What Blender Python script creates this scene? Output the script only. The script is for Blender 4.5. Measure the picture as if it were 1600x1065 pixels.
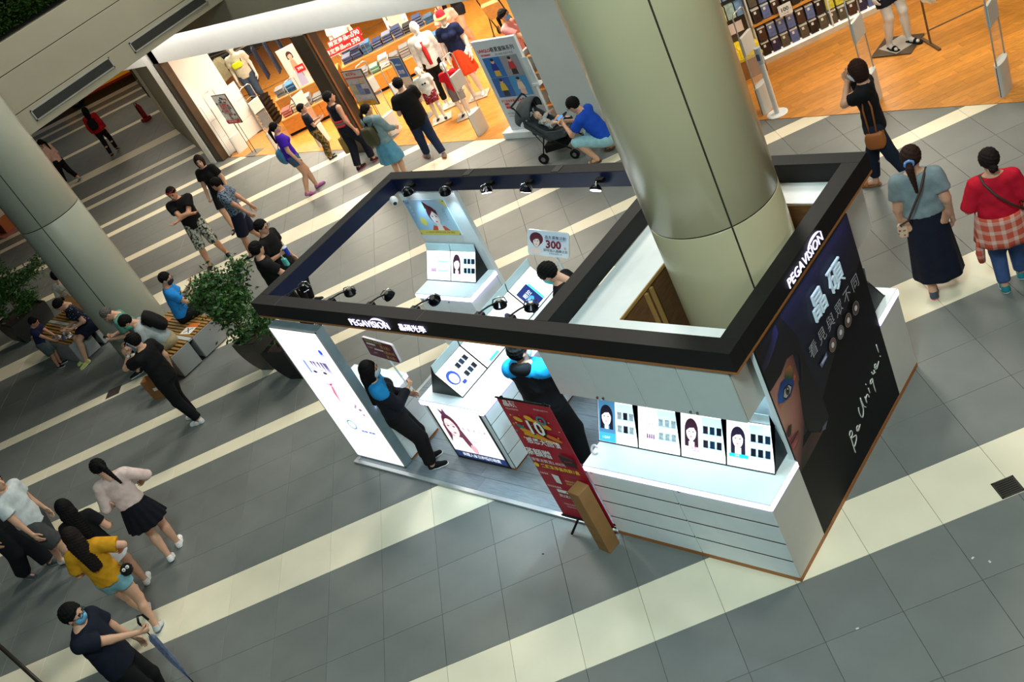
import bpy, bmesh, math, random
import numpy as np
from mathutils import Vector, Matrix
random.seed(7)
scene = bpy.context.scene
for o in list(bpy.data.objects):
    bpy.data.objects.remove(o)
COL = scene.collection
R = math.radians

# ------------------------------------------------------------------ camera
cam_d = bpy.data.cameras.new('camera')
cam_d.sensor_width = 36.0
cam_d.lens = 1617.02 / 1600 * 36.0
cam_d.clip_end = 300
camera = bpy.data.objects.new('camera', cam_d)
COL.objects.link(camera)
CAMP = Vector((3.7425, -4.1278, 6.5478))
YAW, PITCH, ROLL = 0.9330, -0.5489, 0.4983
camera.matrix_world = (Matrix.Translation(CAMP) @ Matrix.Rotation(YAW, 4, 'Z') @ Matrix.Rotation(PITCH, 4, 'X')
                       @ Matrix.Rotation(ROLL, 4, 'Y') @ Matrix.Rotation(math.pi / 2, 4, 'X'))
scene.camera = camera
bpy.context.view_layer.update()

# ------------------------------------------------------------------ light of the place
world = bpy.data.worlds.new('world')
scene.world = world
world.use_nodes = True
world.node_tree.nodes['Background'].inputs[0].default_value = (0.80, 0.90, 0.95, 1)
world.node_tree.nodes['Background'].inputs[1].default_value = 0.055

def area_light(name, loc, target, sx, sy, watts, color):
    d = bpy.data.lights.new(name, 'AREA')
    d.shape = 'RECTANGLE'; d.size = sx; d.size_y = sy; d.energy = watts; d.color = color
    o = bpy.data.objects.new(name, d); COL.objects.link(o)
    o.location = loc
    o.rotation_euler = (Vector(target) - Vector(loc)).to_track_quat('-Z', 'Y').to_euler()
    return o
def spot_light(name, loc, target, watts, color, deg=60, blend=.6, r=.04):
    d = bpy.data.lights.new(name, 'SPOT')
    d.energy = watts; d.color = color; d.spot_size = R(deg); d.spot_blend = blend; d.shadow_soft_size = r
    o = bpy.data.objects.new(name, d); COL.objects.link(o)
    o.location = loc
    o.rotation_euler = (Vector(target) - Vector(loc)).to_track_quat('-Z', 'Y').to_euler()
    return o
WARM = (1.0, .86, .66); NEUT = (1.0, .94, .82); COOL = (.52, .84, 1.0)
# atrium ceiling lamps; one tuned to fill the kiosk front, one added for the column
area_light('atrium_and_fill_light', (1.5, 4.5, 10.5), (0.0, 3.0, 0), 2.0, 2.0, 300, NEUT)
area_light('atrium_and_fill_light', (-5.5, 7.5, 9.5), (-5.5, 4.0, 0), 2.0, 2.0, 600, NEUT)
area_light('atrium_and_fill_light', (2.5, -4.5, 10.0), (-1.0, .5, 1), 2.0, 2.0, 720, (.76, 1.0, .98))  # placed, aimed and tinted to fill the kiosk front with cool light
area_light('atrium_and_fill_light', (8.5, .5, 8.0), (-.8, 1.6, 2.5), 2.0, 2.0, 150, (1.0, .93, .76))  # added fill light aimed at the central column to brighten it
area_light('atrium_and_fill_light', (-11.0, 4.8, 9.5), (-11.0, 4.6, 0), 2.0, 2.0, 400, NEUT)
# lamps under the gallery on the left
area_light('gallery_lamp', (-17.5, 4.6, 3.2), (-17.5, 4.6, 0), 2.0, 2.0, 60, WARM)
area_light('gallery_lamp', (-22.0, 7.5, 3.2), (-22.0, 7.5, 0), 2.0, 2.0, 60, WARM)
area_light('gallery_lamp', (-27.0, 10.0, 3.2), (-27.0, 10.0, 0), 2.0, 2.0, 50, WARM)
# shop ceiling lamps
for lx, ly, w in ((-18.8, 9.9, 120), (-15.5, 8.6, 170), (-12.6, 8.6, 170), (-9.8, 8.6, 150), (-14.0, 11.5, 150), (-10.5, 11.5, 150),
                  (-2.6, 8.6, 75), (-0.2, 8.8, 55), (-4.0, 10.6, 65)):
    area_light('shop_lamp', (lx, ly, 2.92), (lx, ly, 0), 1.2, 1.2, w, (1.0, .90, .72))

scene.view_settings.view_transform = 'Standard'
scene.view_settings.look = 'None'
scene.view_settings.gamma = 1.0
scene.view_settings.use_curve_mapping = False
scene.view_settings.exposure = 0.0

# ------------------------------------------------------------------ helpers
def lin1(c):
    c = c / 255.0
    return c / 12.92 if c <= .04045 else ((c + .055) / 1.055) ** 2.4
def lin(c):
    return tuple(lin1(x) for x in c[:3])
MATS = {}
def mat(name, rgb, rough=.55, metal=0.0, var=.10, scale=6.0, emit=0.0, spec=.5, bump=0.0, objrand=0.0, alpha=1.0, trans=0.0, stretch=None, pattern=None, rgb2=None):
    if name in MATS: return MATS[name]
    m = bpy.data.materials.new(name); m.use_nodes = True
    nt = m.node_tree; N = nt.nodes; L = nt.links
    b = N['Principled BSDF']
    c = lin(rgb)
    tc = N.new('ShaderNodeTexCoord')
    vec = tc.outputs['Object']
    if stretch:
        mp = N.new('ShaderNodeMapping'); mp.inputs['Scale'].default_value = stretch[:3]
        if len(stretch) > 3: mp.inputs['Rotation'].default_value = (0, 0, stretch[3])
        L.new(vec, mp.inputs['Vector']); vec = mp.outputs['Vector']
    if pattern == 'blotch':
        n = N.new('ShaderNodeTexNoise'); n.inputs['Scale'].default_value = scale; n.inputs['Detail'].default_value = 3
        L.new(vec, n.inputs['Vector'])
        r = N.new('ShaderNodeValToRGB'); r.color_ramp.interpolation = 'CONSTANT'
        r.color_ramp.elements[0].color = (*c, 1); r.color_ramp.elements[1].position = .52; r.color_ramp.elements[1].color = (*lin(rgb2), 1)
        e = r.color_ramp.elements.new(.44); e.color = tuple(.5 * (a + d) for a, d in zip(c, lin(rgb2))) + (1,)
        L.new(n.outputs['Fac'], r.inputs['Fac']); colout = r.outputs['Color']
    elif pattern == 'dots':
        n = N.new('ShaderNodeTexVoronoi'); n.inputs['Scale'].default_value = scale
        L.new(vec, n.inputs['Vector'])
        r = N.new('ShaderNodeValToRGB'); r.color_ramp.interpolation = 'CONSTANT'
        r.color_ramp.elements[0].color = (*lin(rgb2), 1); r.color_ramp.elements[1].position = .28; r.color_ramp.elements[1].color = (*c, 1)
        L.new(n.outputs['Distance'], r.inputs['Fac']); colout = r.outputs['Color']
    elif pattern == 'plaid':
        sx = N.new('ShaderNodeSeparateXYZ'); L.new(vec, sx.inputs[0])
        def band(sock, k):
            a = N.new('ShaderNodeMath'); a.operation = 'MULTIPLY'; a.inputs[1].default_value = scale * k; L.new(sock, a.inputs[0])
            f = N.new('ShaderNodeMath'); f.operation = 'FRACT'; L.new(a.outputs[0], f.inputs[0])
            g = N.new('ShaderNodeMath'); g.operation = 'GREATER_THAN'; g.inputs[1].default_value = .62; L.new(f.outputs[0], g.inputs[0])
            return g.outputs[0]
        s = N.new('ShaderNodeMath'); s.operation = 'ADD'; L.new(band(sx.outputs['X'], 1), s.inputs[0]); L.new(band(sx.outputs['Z'], 1), s.inputs[1])
        h = N.new('ShaderNodeMath'); h.operation = 'MULTIPLY'; h.inputs[1].default_value = .5; L.new(s.outputs[0], h.inputs[0])
        r = N.new('ShaderNodeValToRGB'); r.color_ramp.elements[0].color = (*c, 1); r.color_ramp.elements[1].color = (*lin(rgb2), 1)
        L.new(h.outputs[0], r.inputs['Fac']); colout = r.outputs['Color']
    elif pattern == 'slatdark':
        n = N.new('ShaderNodeTexWave'); n.inputs['Scale'].default_value = scale; n.bands_direction = 'Z'
        L.new(vec, n.inputs['Vector'])
        r = N.new('ShaderNodeValToRGB'); r.color_ramp.elements[0].color = (*c, 1); r.color_ramp.elements[1].color = (*lin(rgb2), 1)
        L.new(n.outputs['Fac'], r.inputs['Fac']); colout = r.outputs['Color']
    else:
        n = N.new('ShaderNodeTexNoise'); n.inputs['Scale'].default_value = scale; n.inputs['Detail'].default_value = 4
        L.new(vec, n.inputs['Vector'])
        r = N.new('ShaderNodeValToRGB')
        r.color_ramp.elements[0].position = .3; r.color_ramp.elements[1].position = .7
        r.color_ramp.elements[0].color = tuple(max(0, x * (1 - var)) for x in c) + (1,)
        r.color_ramp.elements[1].color = tuple(min(1, x * (1 + var)) for x in c) + (1,)
        L.new(n.outputs['Fac'], r.inputs['Fac']); colout = r.outputs['Color']
        if bump:
            bp = N.new('ShaderNodeBump'); bp.inputs['Strength'].default_value = bump; bp.inputs['Distance'].default_value = .01
            L.new(n.outputs['Fac'], bp.inputs['Height']); L.new(bp.outputs[0], b.inputs['Normal'])
    if objrand:
        oi = N.new('ShaderNodeObjectInfo')
        mr = N.new('ShaderNodeMapRange'); mr.inputs[3].default_value = 1 - objrand; mr.inputs[4].default_value = 1 + objrand
        L.new(oi.outputs['Random'], mr.inputs[0])
        mx = N.new('ShaderNodeVectorMath'); mx.operation = 'SCALE'
        L.new(colout, mx.inputs[0]); L.new(mr.outputs[0], mx.inputs['Scale']); colout = mx.outputs[0]
    L.new(colout, b.inputs['Base Color'])
    b.inputs['Roughness'].default_value = rough
    b.inputs['Metallic'].default_value = metal
    b.inputs['Specular IOR Level'].default_value = spec
    if emit:
        b.inputs['Emission Color'].default_value = (*c, 1); b.inputs['Emission Strength'].default_value = emit
    if alpha < 1: b.inputs['Alpha'].default_value = alpha
    if trans: b.inputs['Transmission Weight'].default_value = trans; b.inputs['IOR'].default_value = 1.3
    MATS[name] = m
    return m
def attr_mat(name, emit=0.0, rough=.5):
    """flat print: the colour comes from the print's own colour attribute"""
    if name in MATS: return MATS[name]
    m = bpy.data.materials.new(name); m.use_nodes = True
    N = m.node_tree.nodes; L = m.node_tree.links; b = N['Principled BSDF']
    a = N.new('ShaderNodeVertexColor'); a.layer_name = 'Col'
    L.new(a.outputs['Color'], b.inputs['Base Color']); b.inputs['Roughness'].default_value = rough
    if emit:
        L.new(a.outputs['Color'], b.inputs['Emission Color']); b.inputs['Emission Strength'].default_value = emit
    MATS[name] = m
    return m

ROOTM = {}
def tag(o, label=None, cat=None, group=None, kind=None):
    if label: o['label'] = label
    if cat: o['category'] = cat
    if group: o['group'] = group
    if kind: o['kind'] = kind
    return o
def thing(name, label, cat, loc=(0, 0, 0), rz=0.0, group=None, kind=None):
    o = bpy.data.objects.new(name, None); COL.objects.link(o)
    o.empty_display_size = .1
    o.location = loc; o.rotation_euler = (0, 0, rz)
    ROOTM[o.name] = (Matrix.Translation(loc) @ Matrix.Rotation(rz, 4, 'Z')).inverted()
    return tag(o, label, cat, group, kind)
def link_mesh(name, me, m=None, parent=None, smooth=False):
    o = bpy.data.objects.new(name, me); COL.objects.link(o)
    if m is not None and not me.materials: me.materials.append(m)
    if smooth: me.polygons.foreach_set('use_smooth', [True] * len(me.polygons))
    if parent is not None:
        o.parent = parent
        if parent.name in ROOTM: ROOTM[o.name] = ROOTM[parent.name]
    return o
class MB:
    def __init__(s): s.v = []; s.f = []; s.c = []; s.mi = []; s.col = None; s.m = 0
    def add(s, vs, fs):
        b = len(s.v); s.v += [tuple(x) for x in vs]
        for f in fs:
            s.f.append([b + i for i in f]); s.c.append(s.col); s.mi.append(s.m)
        return s
    def box(s, x0, y0, z0, x1, y1, z1):
        return s.add([(x0, y0, z0), (x1, y0, z0), (x1, y1, z0), (x0, y1, z0), (x0, y0, z1), (x1, y0, z1), (x1, y1, z1), (x0, y1, z1)],
                     [(3, 2, 1, 0), (4, 5, 6, 7), (0, 1, 5, 4), (1, 2, 6, 5), (2, 3, 7, 6), (3, 0, 4, 7)])
    def cbox(s, c, size, M=None):
        x, y, z = (k / 2 for k in size)
        vs = [Vector((i * x, j * y, k * z)) for k in (-1, 1) for j in (-1, 1) for i in (-1, 1)]
        if M is not None: vs = [M @ q for q in vs]
        vs = [q + Vector(c) for q in vs]
        return s.add(vs, [(2, 3, 1, 0), (4, 5, 7, 6), (0, 1, 5, 4), (1, 3, 7, 5), (3, 2, 6, 7), (2, 0, 4, 6)])
    def ext(s, pts, vec):
        n = len(pts); vec = Vector(vec); pts = [Vector(q) for q in pts]
        nrm = sum((pts[i].cross(pts[(i + 1) % n]) for i in range(n)), Vector())
        if nrm.dot(vec) < 0: pts = pts[::-1]
        return s.add(pts + [q + vec for q in pts], [tuple(range(n))[::-1], tuple(range(n, 2 * n))] + [(i, (i + 1) % n, n + (i + 1) % n, n + i) for i in range(n)])
    def face(s, pts): return s.add(pts, [tuple(range(len(pts)))])
    def cyl(s, p0, p1, r0, r1=None, n=16, cap=True):
        if r1 is None: r1 = r0
        p0 = Vector(p0); p1 = Vector(p1); d = (p1 - p0).normalized()
        a = d.orthogonal().normalized(); b = d.cross(a)
        vs = []
        for pp, r in ((p0, r0), (p1, r1)):
            for i in range(n):
                t = 2 * math.pi * i / n; vs.append(pp + a * r * math.cos(t) + b * r * math.sin(t))
        fs = [(i, (i + 1) % n, n + (i + 1) % n, n + i) for i in range(n)]
        if cap: fs += [tuple(range(n))[::-1], tuple(range(n, 2 * n))]
        return s.add(vs, fs)
    def tube(s, path, r, n=8, closed=False):
        path = [Vector(q) for q in path]; k = len(path); vs = []; prev = None
        for i in range(k):
            if closed: d = path[(i + 1) % k] - path[i - 1]
            else: d = path[min(i + 1, k - 1)] - path[max(i - 1, 0)]
            d.normalize()
            a = (prev - d * prev.dot(d)) if prev is not None else d.orthogonal()
            if a.length < 1e-6: a = d.orthogonal()
            a.normalize(); prev = a; b = d.cross(a)
            rr = r[i] if isinstance(r, (list, tuple)) else r
            vs += [path[i] + (a * math.cos(2 * math.pi * j / n) + b * math.sin(2 * math.pi * j / n)) * rr for j in range(n)]
        fs = []
        for i in range(k if closed else k - 1):
            i2 = (i + 1) % k
            fs += [(i * n + j, i * n + (j + 1) % n, i2 * n + (j + 1) % n, i2 * n + j) for j in range(n)]
        if not closed: fs += [tuple(range(n))[::-1], tuple(range((k - 1) * n, k * n))]
        return s.add(vs, fs)
    def lathe(s, prof, c=(0, 0, 0), n=24, a0=0, a1=2 * math.pi):
        full = abs(a1 - a0 - 2 * math.pi) < 1e-6; m = n if full else n + 1; vs = []
        for r, z in prof:
            for i in range(m):
                t = a0 + (a1 - a0) * i / n; vs.append((c[0] + r * math.cos(t), c[1] + r * math.sin(t), c[2] + z))
        fs = []
        for k in range(len(prof) - 1):
            for i in range(n):
                j = (i + 1) % m; fs.append((k * m + i, k * m + j, (k + 1) * m + j, (k + 1) * m + i))
        return s.add(vs, fs)
    def ball(s, c, r, n=12, m=8, M=None):
        rx, ry, rz = r if isinstance(r, (tuple, list)) else (r, r, r)
        vs = []
        for k in range(m + 1):
            p = math.pi * k / m
            for i in range(n):
                t = 2 * math.pi * i / n
                q = Vector((rx * math.sin(p) * math.cos(t), ry * math.sin(p) * math.sin(t), rz * math.cos(p)))
                vs.append((M @ q if M is not None else q) + Vector(c))
        return s.add(vs, [(k * n + i, (k + 1) * n + i, (k + 1) * n + (i + 1) % n, k * n + (i + 1) % n) for k in range(m) for i in range(n)])
    def mesh(s, name, inv=None):
        me = bpy.data.meshes.new(name)
        vs = [inv @ Vector(q) for q in s.v] if inv is not None else s.v
        me.from_pydata([tuple(q) for q in vs], [], s.f)
        if any(c is not None for c in s.c):
            ca = me.color_attributes.new('Col', 'FLOAT_COLOR', 'CORNER')
            buf = []
            for f, c in zip(s.f, s.c):
                if c is None: c = (255, 255, 255)
                if isinstance(c, list):                    # one colour per corner
                    for q in c: buf += [*lin(q), 1]
                else: buf += [*lin(c), 1] * len(f)
            ca.data.foreach_set('color', buf)
        return me
    def build(s, name, m, parent=None, smooth=False, bevel=0.0, world=True, mats=None):
        inv = ROOTM.get(parent.name) if (parent is not None and world) else None
        me = s.mesh(name, inv)
        if bevel:
            bm = bmesh.new(); bm.from_mesh(me)
            bmesh.ops.bevel(bm, geom=list(bm.edges), offset=bevel, segments=1, affect='EDGES', clamp_overlap=True)
            bm.to_mesh(me); bm.free()
        if mats:
            for q in mats: me.materials.append(q)
            me.polygons.foreach_set('material_index', s.mi)
        return link_mesh(name, me, m, parent, smooth)
def bx(name, m, parent, x0, y0, z0, x1, y1, z1, bevel=0.0, world=True):
    return MB().box(x0, y0, z0, x1, y1, z1).build(name, m, parent, bevel=bevel, world=world)
def struct(o): o['kind'] = 'structure'; return o
def copy_tree(o, parent=None):
    c = o.copy(); COL.objects.link(c); c.parent = parent
    for ch in list(o.children): copy_tree(ch, c)
    return c

TXT = {}
def text_mesh(s, size, align='CENTER', fat=0.0, ext=0.0):
    key = (s, size, align, fat, ext)
    if key in TXT: return TXT[key]
    cu = bpy.data.curves.new('t', 'FONT'); cu.body = s; cu.size = size; cu.align_x = align; cu.align_y = 'CENTER'
    cu.offset = fat; cu.extrude = ext; cu.resolution_u = 2
    o = bpy.data.objects.new('t', cu)
    me = o.to_mesh()
    vs = [tuple(q.co) for q in me.vertices]; fs = [tuple(q.vertices) for q in me.polygons]
    o.to_mesh_clear(); bpy.data.objects.remove(o); bpy.data.curves.remove(cu)
    TXT[key] = (vs, fs)
    return TXT[key]
class Print:
    """flat print on a plane: origin, right and up axes; later layers lie a hair prouder"""
    def __init__(s, o, u, v, z0=.0015, dz=.0006):
        s.o = Vector(o); s.u = Vector(u).normalized(); s.v = Vector(v).normalized(); s.n = s.u.cross(s.v); s.mb = MB(); s.z = z0; s.dz = dz
    def P(s, x, y, h=0): return s.o + s.u * x + s.v * y + s.n * (s.z + h)
    def step(s): s.z += s.dz
    def poly(s, pts, c):
        s.mb.col = c if not isinstance(c, list) else c
        a = sum(pts[i][0] * pts[(i + 1) % len(pts)][1] - pts[(i + 1) % len(pts)][0] * pts[i][1] for i in range(len(pts)))
        if a < 0:
            pts = pts[::-1]
            if isinstance(c, list): s.mb.col = c[::-1]
        s.mb.face([s.P(x, y) for x, y in pts]); s.step(); return s
    def rect(s, x0, y0, x1, y1, c): return s.poly([(x0, y0), (x1, y0), (x1, y1), (x0, y1)], c)
    def disc(s, x, y, rx, ry, c, n=20, rot=0, a0=0, a1=360):
        ca, sa = math.cos(rot), math.sin(rot); pts = []
        for i in range(n if a1 - a0 >= 360 else n + 1):
            t = R(a0 + (a1 - a0) * i / n); px, py = rx * math.cos(t), ry * math.sin(t)
            pts.append((x + px * ca - py * sa, y + px * sa + py * ca))
        return s.poly(pts, c)
    def ring(s, x, y, r, w, c, n=24):
        s.mb.col = c
        for i in range(n):
            t0, t1 = 2 * math.pi * i / n, 2 * math.pi * (i + 1) / n
            s.mb.face([s.P(x + q * math.cos(t), y + q * math.sin(t)) for q, t in ((r - w, t0), (r, t0), (r, t1), (r - w, t1))])
        s.step(); return s
    def stroke(s, pts, w, c):
        s.mb.col = c
        for (xa, ya), (xb, yb) in zip(pts[:-1], pts[1:]):
            dx, dy = xb - xa, yb - ya; l = math.hypot(dx, dy) or 1; nx, ny = -dy / l * w / 2, dx / l * w / 2; ex, ey = dx / l * w * .3, dy / l * w * .3
            s.mb.face([s.P(xa - nx - ex, ya - ny - ey), s.P(xb - nx + ex, yb - ny + ey), s.P(xb + nx + ex, yb + ny + ey), s.P(xa + nx - ex, ya + ny - ey)])
        s.step(); return s
    def text(s, t, x, y, size, c, align='CENTER', fat=0.0, ext=0.0, sx=1.0):
        vs, fs = text_mesh(t, size, align, fat, ext)
        s.mb.col = c; s.mb.add([s.P(x + a * sx, y + b, h + ext) for a, b, h in vs], fs); s.step(); return s
    def face_pic(s, x, y, h, hair=(40, 25, 30), skin=(250, 225, 215), lips=(205, 70, 90), eyes=(50, 35, 40), bob=1.0, top=0.0):
        """a small anonymous portrait, h = face height"""
        s.disc(x, y + .05 * h, .46 * h, (.62 + top) * h, hair)
        if bob: s.rect(x - .46 * h, y - bob * .75 * h, x - .20 * h, y, hair); s.rect(x + .20 * h, y - bob * .75 * h, x + .46 * h, y, hair)
        s.rect(x - .12 * h, y - .75 * h, x + .12 * h, y - .3 * h, tuple(int(q * .93) for q in skin))
        s.disc(x, y - .06 * h, .33 * h, .48 * h, skin)
        s.poly([(x - .34 * h, y + .02 * h), (x - .3 * h, y + .42 * h), (x + .3 * h, y + .42 * h), (x + .34 * h, y + .02 * h), (x + .18 * h, y + .24 * h), (x - .1 * h, y + .2 * h)], hair)
        for q in (-1, 1):
            s.disc(x + q * .14 * h, y + .0 * h, .065 * h, .03 * h, eyes, 10); s.rect(x + q * .14 * h - .08 * h, y + .075 * h, x + q * .14 * h + .08 * h, y + .095 * h, hair)
        s.disc(x, y - .30 * h, .09 * h, .035 * h, lips, 12)
        s.poly([(x - .02 * h, y - .02 * h), (x + .04 * h, y - .17 * h), (x - .04 * h, y - .17 * h)], tuple(int(q * .9) for q in skin))
        return s
    def build(s, name, m, parent): return s.mb.build(name, m, parent)
PRINT = attr_mat('print_ink')
GLOW = attr_mat('backlit_print', 1.0)
GLOW2 = attr_mat('backlit_print_soft', 1.0)

M_white = mat('white_laminate', (232, 238, 240), .35, var=.03)
M_whiteside = mat('warm_white_laminate', (214, 210, 202), .45, var=.03)
M_black = mat('black_laminate', (26, 27, 27), .45, var=.15, scale=30)
M_blackmetal = mat('black_metal', (16, 16, 18), .3, .4, var=.1)
M_oak = mat('oak_edge', (168, 104, 48), .5, var=.18, scale=14, stretch=(1, 8, 8))
M_ply = mat('plywood_brown', (104, 70, 38), .7, var=.25, scale=9, stretch=(1, 1, 5))
M_led = mat('led_strip', (214, 204, 255), .4, emit=4.5, var=.01)
M_chrome = mat('chrome', (190, 190, 192), .18, 1.0, var=.04)
M_dark = mat('dark_void', (10, 10, 11), .8, var=.1)
# ================================================================== the setting
TH = R(45.367); G0 = Vector((-1.2994, -1.3051)); TA = .6; TB = .5983
E1 = Vector((math.cos(TH), math.sin(TH))); E2 = Vector((-math.sin(TH), math.cos(TH)))
M_grey = mat('grey_tile', (112, 116, 113), .40, var=.06, scale=3.0, objrand=.05, spec=.45)
M_cream = mat('cream_tile', (232, 224, 198), .36, var=.04, scale=2.5, objrand=.03, spec=.45)
M_grout = mat('tile_grout', (72, 70, 64), .9, var=.1)
floor = struct(MB().box(-75, -14, -.12, 12, 45, -.006).build('floor', M_grout))
rows = [-6, -5, -4, -3, -2, -1, 0, 1, 2, 3, 4, 5, 6, 7, 8, 9, 9.45, 10.47, 11.5, 11.95, 12.97, 14, 14.43, 15.43, 16.42, 17.42, 18.42, 19.39, 20.1, 20.8, 21.2,
        22.2, 23.2, 23.68, 24.7, 25.65, 26.6, 27.05, 28.0, 28.38, 29.3, 30.2, 31.1, 31.55, 32.5, 33.0, 33.9, 34.75, 35.6, 36.7, 37.8, 38.9, 40.05, 41.2, 41.72,
        42.8, 43.9, 45.0, 46.1, 46.58, 47.4, 48.2, 48.78, 49.9, 50.9, 52]
cream = {0, 4, 9, 11.5, 14, 18.42, 20.8, 23.2, 26.6, 28.0, 31.1, 32.5, 35.6, 41.2, 46.1, 48.2, 49.9}
CI = camera.matrix_world.inverted()
def view(q):                                        # where a place lies in the picture, and how far away
    d = CI @ Vector(q)
    if d.z > -.2: return None
    return 800 + 1617.02 * d.x / -d.z, 532.5 - 1617.02 * d.y / -d.z, -d.z
tiles = []
for ri in range(len(rows) - 1):
    j0, j1 = rows[ri], rows[ri + 1]
    for i in range(-34, 16):
        c = G0 + E1 * ((i + .5) * TA) + E2 * ((j0 + j1) / 2 * TB)
        w = view((c.x, c.y, 0))
        if w is None or not (-130 < w[0] < 1730 and -130 < w[1] < 1195): continue
        if c.y > 7.45 and c.x > -18.2: continue
        if -5.2 < c.x < -.45 and .45 < c.y < 2.0: continue
        hid = c.y > 7.0 and c.x > -18.2 or w[1] < 0 or w[0] < 0 or w[0] > 1600 or w[1] > 1065
        tiles.append((w[2] + (50 if hid else 0), i, j0, j1, c, j0 in cream))
tiles.sort(key=lambda q: q[0])
def tile_geo(mb, c, hx, hy, ang):
    ca, sa = math.cos(ang), math.sin(ang); g = .0012; ch = .002
    vs = []
    for z, e in ((-.006, g), (-ch, g), (0, g + ch)):
        for sx, sy in ((-1, -1), (1, -1), (1, 1), (-1, 1)):
            x, y = sx * (hx - e), sy * (hy - e); vs.append((c[0] + x * ca - y * sa, c[1] + x * sa + y * ca, z))
    mb.add(vs, [(8, 9, 10, 11)] + [(k * 4 + a, k * 4 + (a + 1) % 4, k * 4 + 4 + (a + 1) % 4, k * 4 + 4 + a) for k in (0, 1) for a in range(4)])
TILEM = {}
field = MB()
for n, (_, i, j0, j1, c, cr) in enumerate(tiles):
    if n < 300:
        key = (round(j1 - j0, 2), cr)
        if key not in TILEM:
            mb = MB(); tile_geo(mb, (0, 0), TA / 2, (j1 - j0) * TB / 2, 0); TILEM[key] = mb.mesh('tile')
            TILEM[key].materials.append(M_cream if cr else M_grey)
        o = bpy.data.objects.new('tile', TILEM[key]); COL.objects.link(o); o.location = (c.x, c.y, 0); o.rotation_euler = (0, 0, TH); o.parent = floor
    else:
        field.m = 1 if cr else 0; tile_geo(field, c, TA / 2, (j1 - j0) * TB / 2, TH)
field.build('tile_field', None, floor, mats=[M_grey, M_cream])['kind'] = 'stuff'

# shop floor: warm planks running with the tiles
def clip(poly, f):
    out = []
    for k in range(len(poly)):
        a, b = poly[k], poly[(k + 1) % len(poly)]; fa, fb = f(a), f(b)
        if fa >= 0: out.append(a)
        if fa * fb < 0: t = fa / (fa - fb); out.append((a[0] + (b[0] - a[0]) * t, a[1] + (b[1] - a[1]) * t))
    return out
M_wood = mat('shop_plank', (206, 138, 58), .38, var=.22, scale=7, objrand=.16, stretch=(1.0, 9.0, 1.0, 0))
def plank_stuff_mat():
    m = M_wood.copy(); m.name = 'shop_plank_field'; return m
shop_floor = struct(MB().ext([(-17.5, 7.0, -.02), (9, 7.0, -.02), (9, 16, -.02), (-24, 16, -.02), (-24, 9.6, -.02), (-22.4, 8.93, -.02), (-17.5, 8.0, -.02)], (0, 0, .021)).build('floor_store', mat('plank_gap', (96, 60, 24), .8)))
planks = []
PW, PL = .118, .95
for r in range(-90, 220):
    off = random.random() * PL
    for k in range(-25, 30):
        a0, a1 = k * PL + off, (k + 1) * PL + off; b0, b1 = r * PW, (r + 1) * PW
        org = Vector((-8, 7))
        mid = org + E1 * ((a0 + a1) / 2) + E2 * ((b0 + b1) / 2)
        if mid.y < 6.4 or mid.y > 15.8 or mid.x > 5 or mid.x < -24 or (mid.x < -17.6 and mid.y < 8.45 + (-17.6 - mid.x) * .2): continue
        w = view((mid.x, mid.y, 0))
        if w is None or not (-120 < w[0] < 1760 and -110 < w[1] < 400): continue
        g = .0012
        loc = [(a0 + g, b0 + g), (a1 - g, b0 + g), (a1 - g, b1 - g), (a0 + g, b1 - g)]
        pw = [tuple(org + E1 * p[0] + E2 * p[1]) for p in loc]
        pw = clip(pw, lambda p: p[1] - 7.0)
        if len(pw) < 3: continue
        planks.append((w[2] + (0 if (0 < w[0] < 1600 and 0 < w[1] < 1065) else 40), mid, pw))
planks.sort(key=lambda q: q[0])
for n, (_, mid, pw) in enumerate(planks):
    if n >= 300: break
    ca, sa = math.cos(-TH), math.sin(-TH)
    lp = [((p[0] - mid.x) * ca - (p[1] - mid.y) * sa, (p[0] - mid.x) * sa + (p[1] - mid.y) * ca) for p in pw]
    mb = MB().ext([(x, y, 0) for x, y in lp], (0, 0, .006))
    o = mb.build('plank', M_wood, shop_floor, world=False); o.location = (mid.x, mid.y, 0.001); o.rotation_euler = (0, 0, TH)
M_wood2 = mat('shop_plank_far', (206, 138, 58), .38, var=.3, scale=5, stretch=(1.2, 8.0, 1.0, -TH))
pf = MB()
for _, mid, pw in planks[300:]: pf.ext([(x, y, .001) for x, y in pw], (0, 0, .006))
pf.build('plank_field', M_wood2, shop_floor)['kind'] = 'stuff'

# shop shell
M_wallw = mat('shop_wall_white', (228, 226, 220), .6, var=.02)
M_pier = mat('pier_grey', (222, 226, 224), .55, var=.03, scale=2)
M_beige = mat('mall_beige_panel', (132, 129, 112), .6, var=.04, scale=2)
M_bronze = mat('bronze_frame', (84, 72, 58), .35, .5, var=.08)
w = struct(MB().box(-17.72, 7.06, 0, -17.5, 8.0, 3.0).build('wall_left', M_wallw))
for k in range(3):
    z0 = .02 + k * .42
    bx('panel', mat('wall_tile_white', (232, 230, 224), .4, var=.02), w, -17.5, 7.12 + .0, z0, -17.488, 8.2, z0 + .41, .002)
struct(bx('trim_1', M_bronze, None, -17.74, 6.86, 0, -17.48, 7.05, 3.0, .004))
struct(bx('wall_back', mat('shop_back_wall', (120, 88, 58), .7), None, -24, 15.8, 0, 9, 16, 3.0))
struct(bx('ceiling', mat('shop_ceiling', (200, 196, 188), .7), None, -24, 7.1, 3.0, 9, 16, 3.1))
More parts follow.
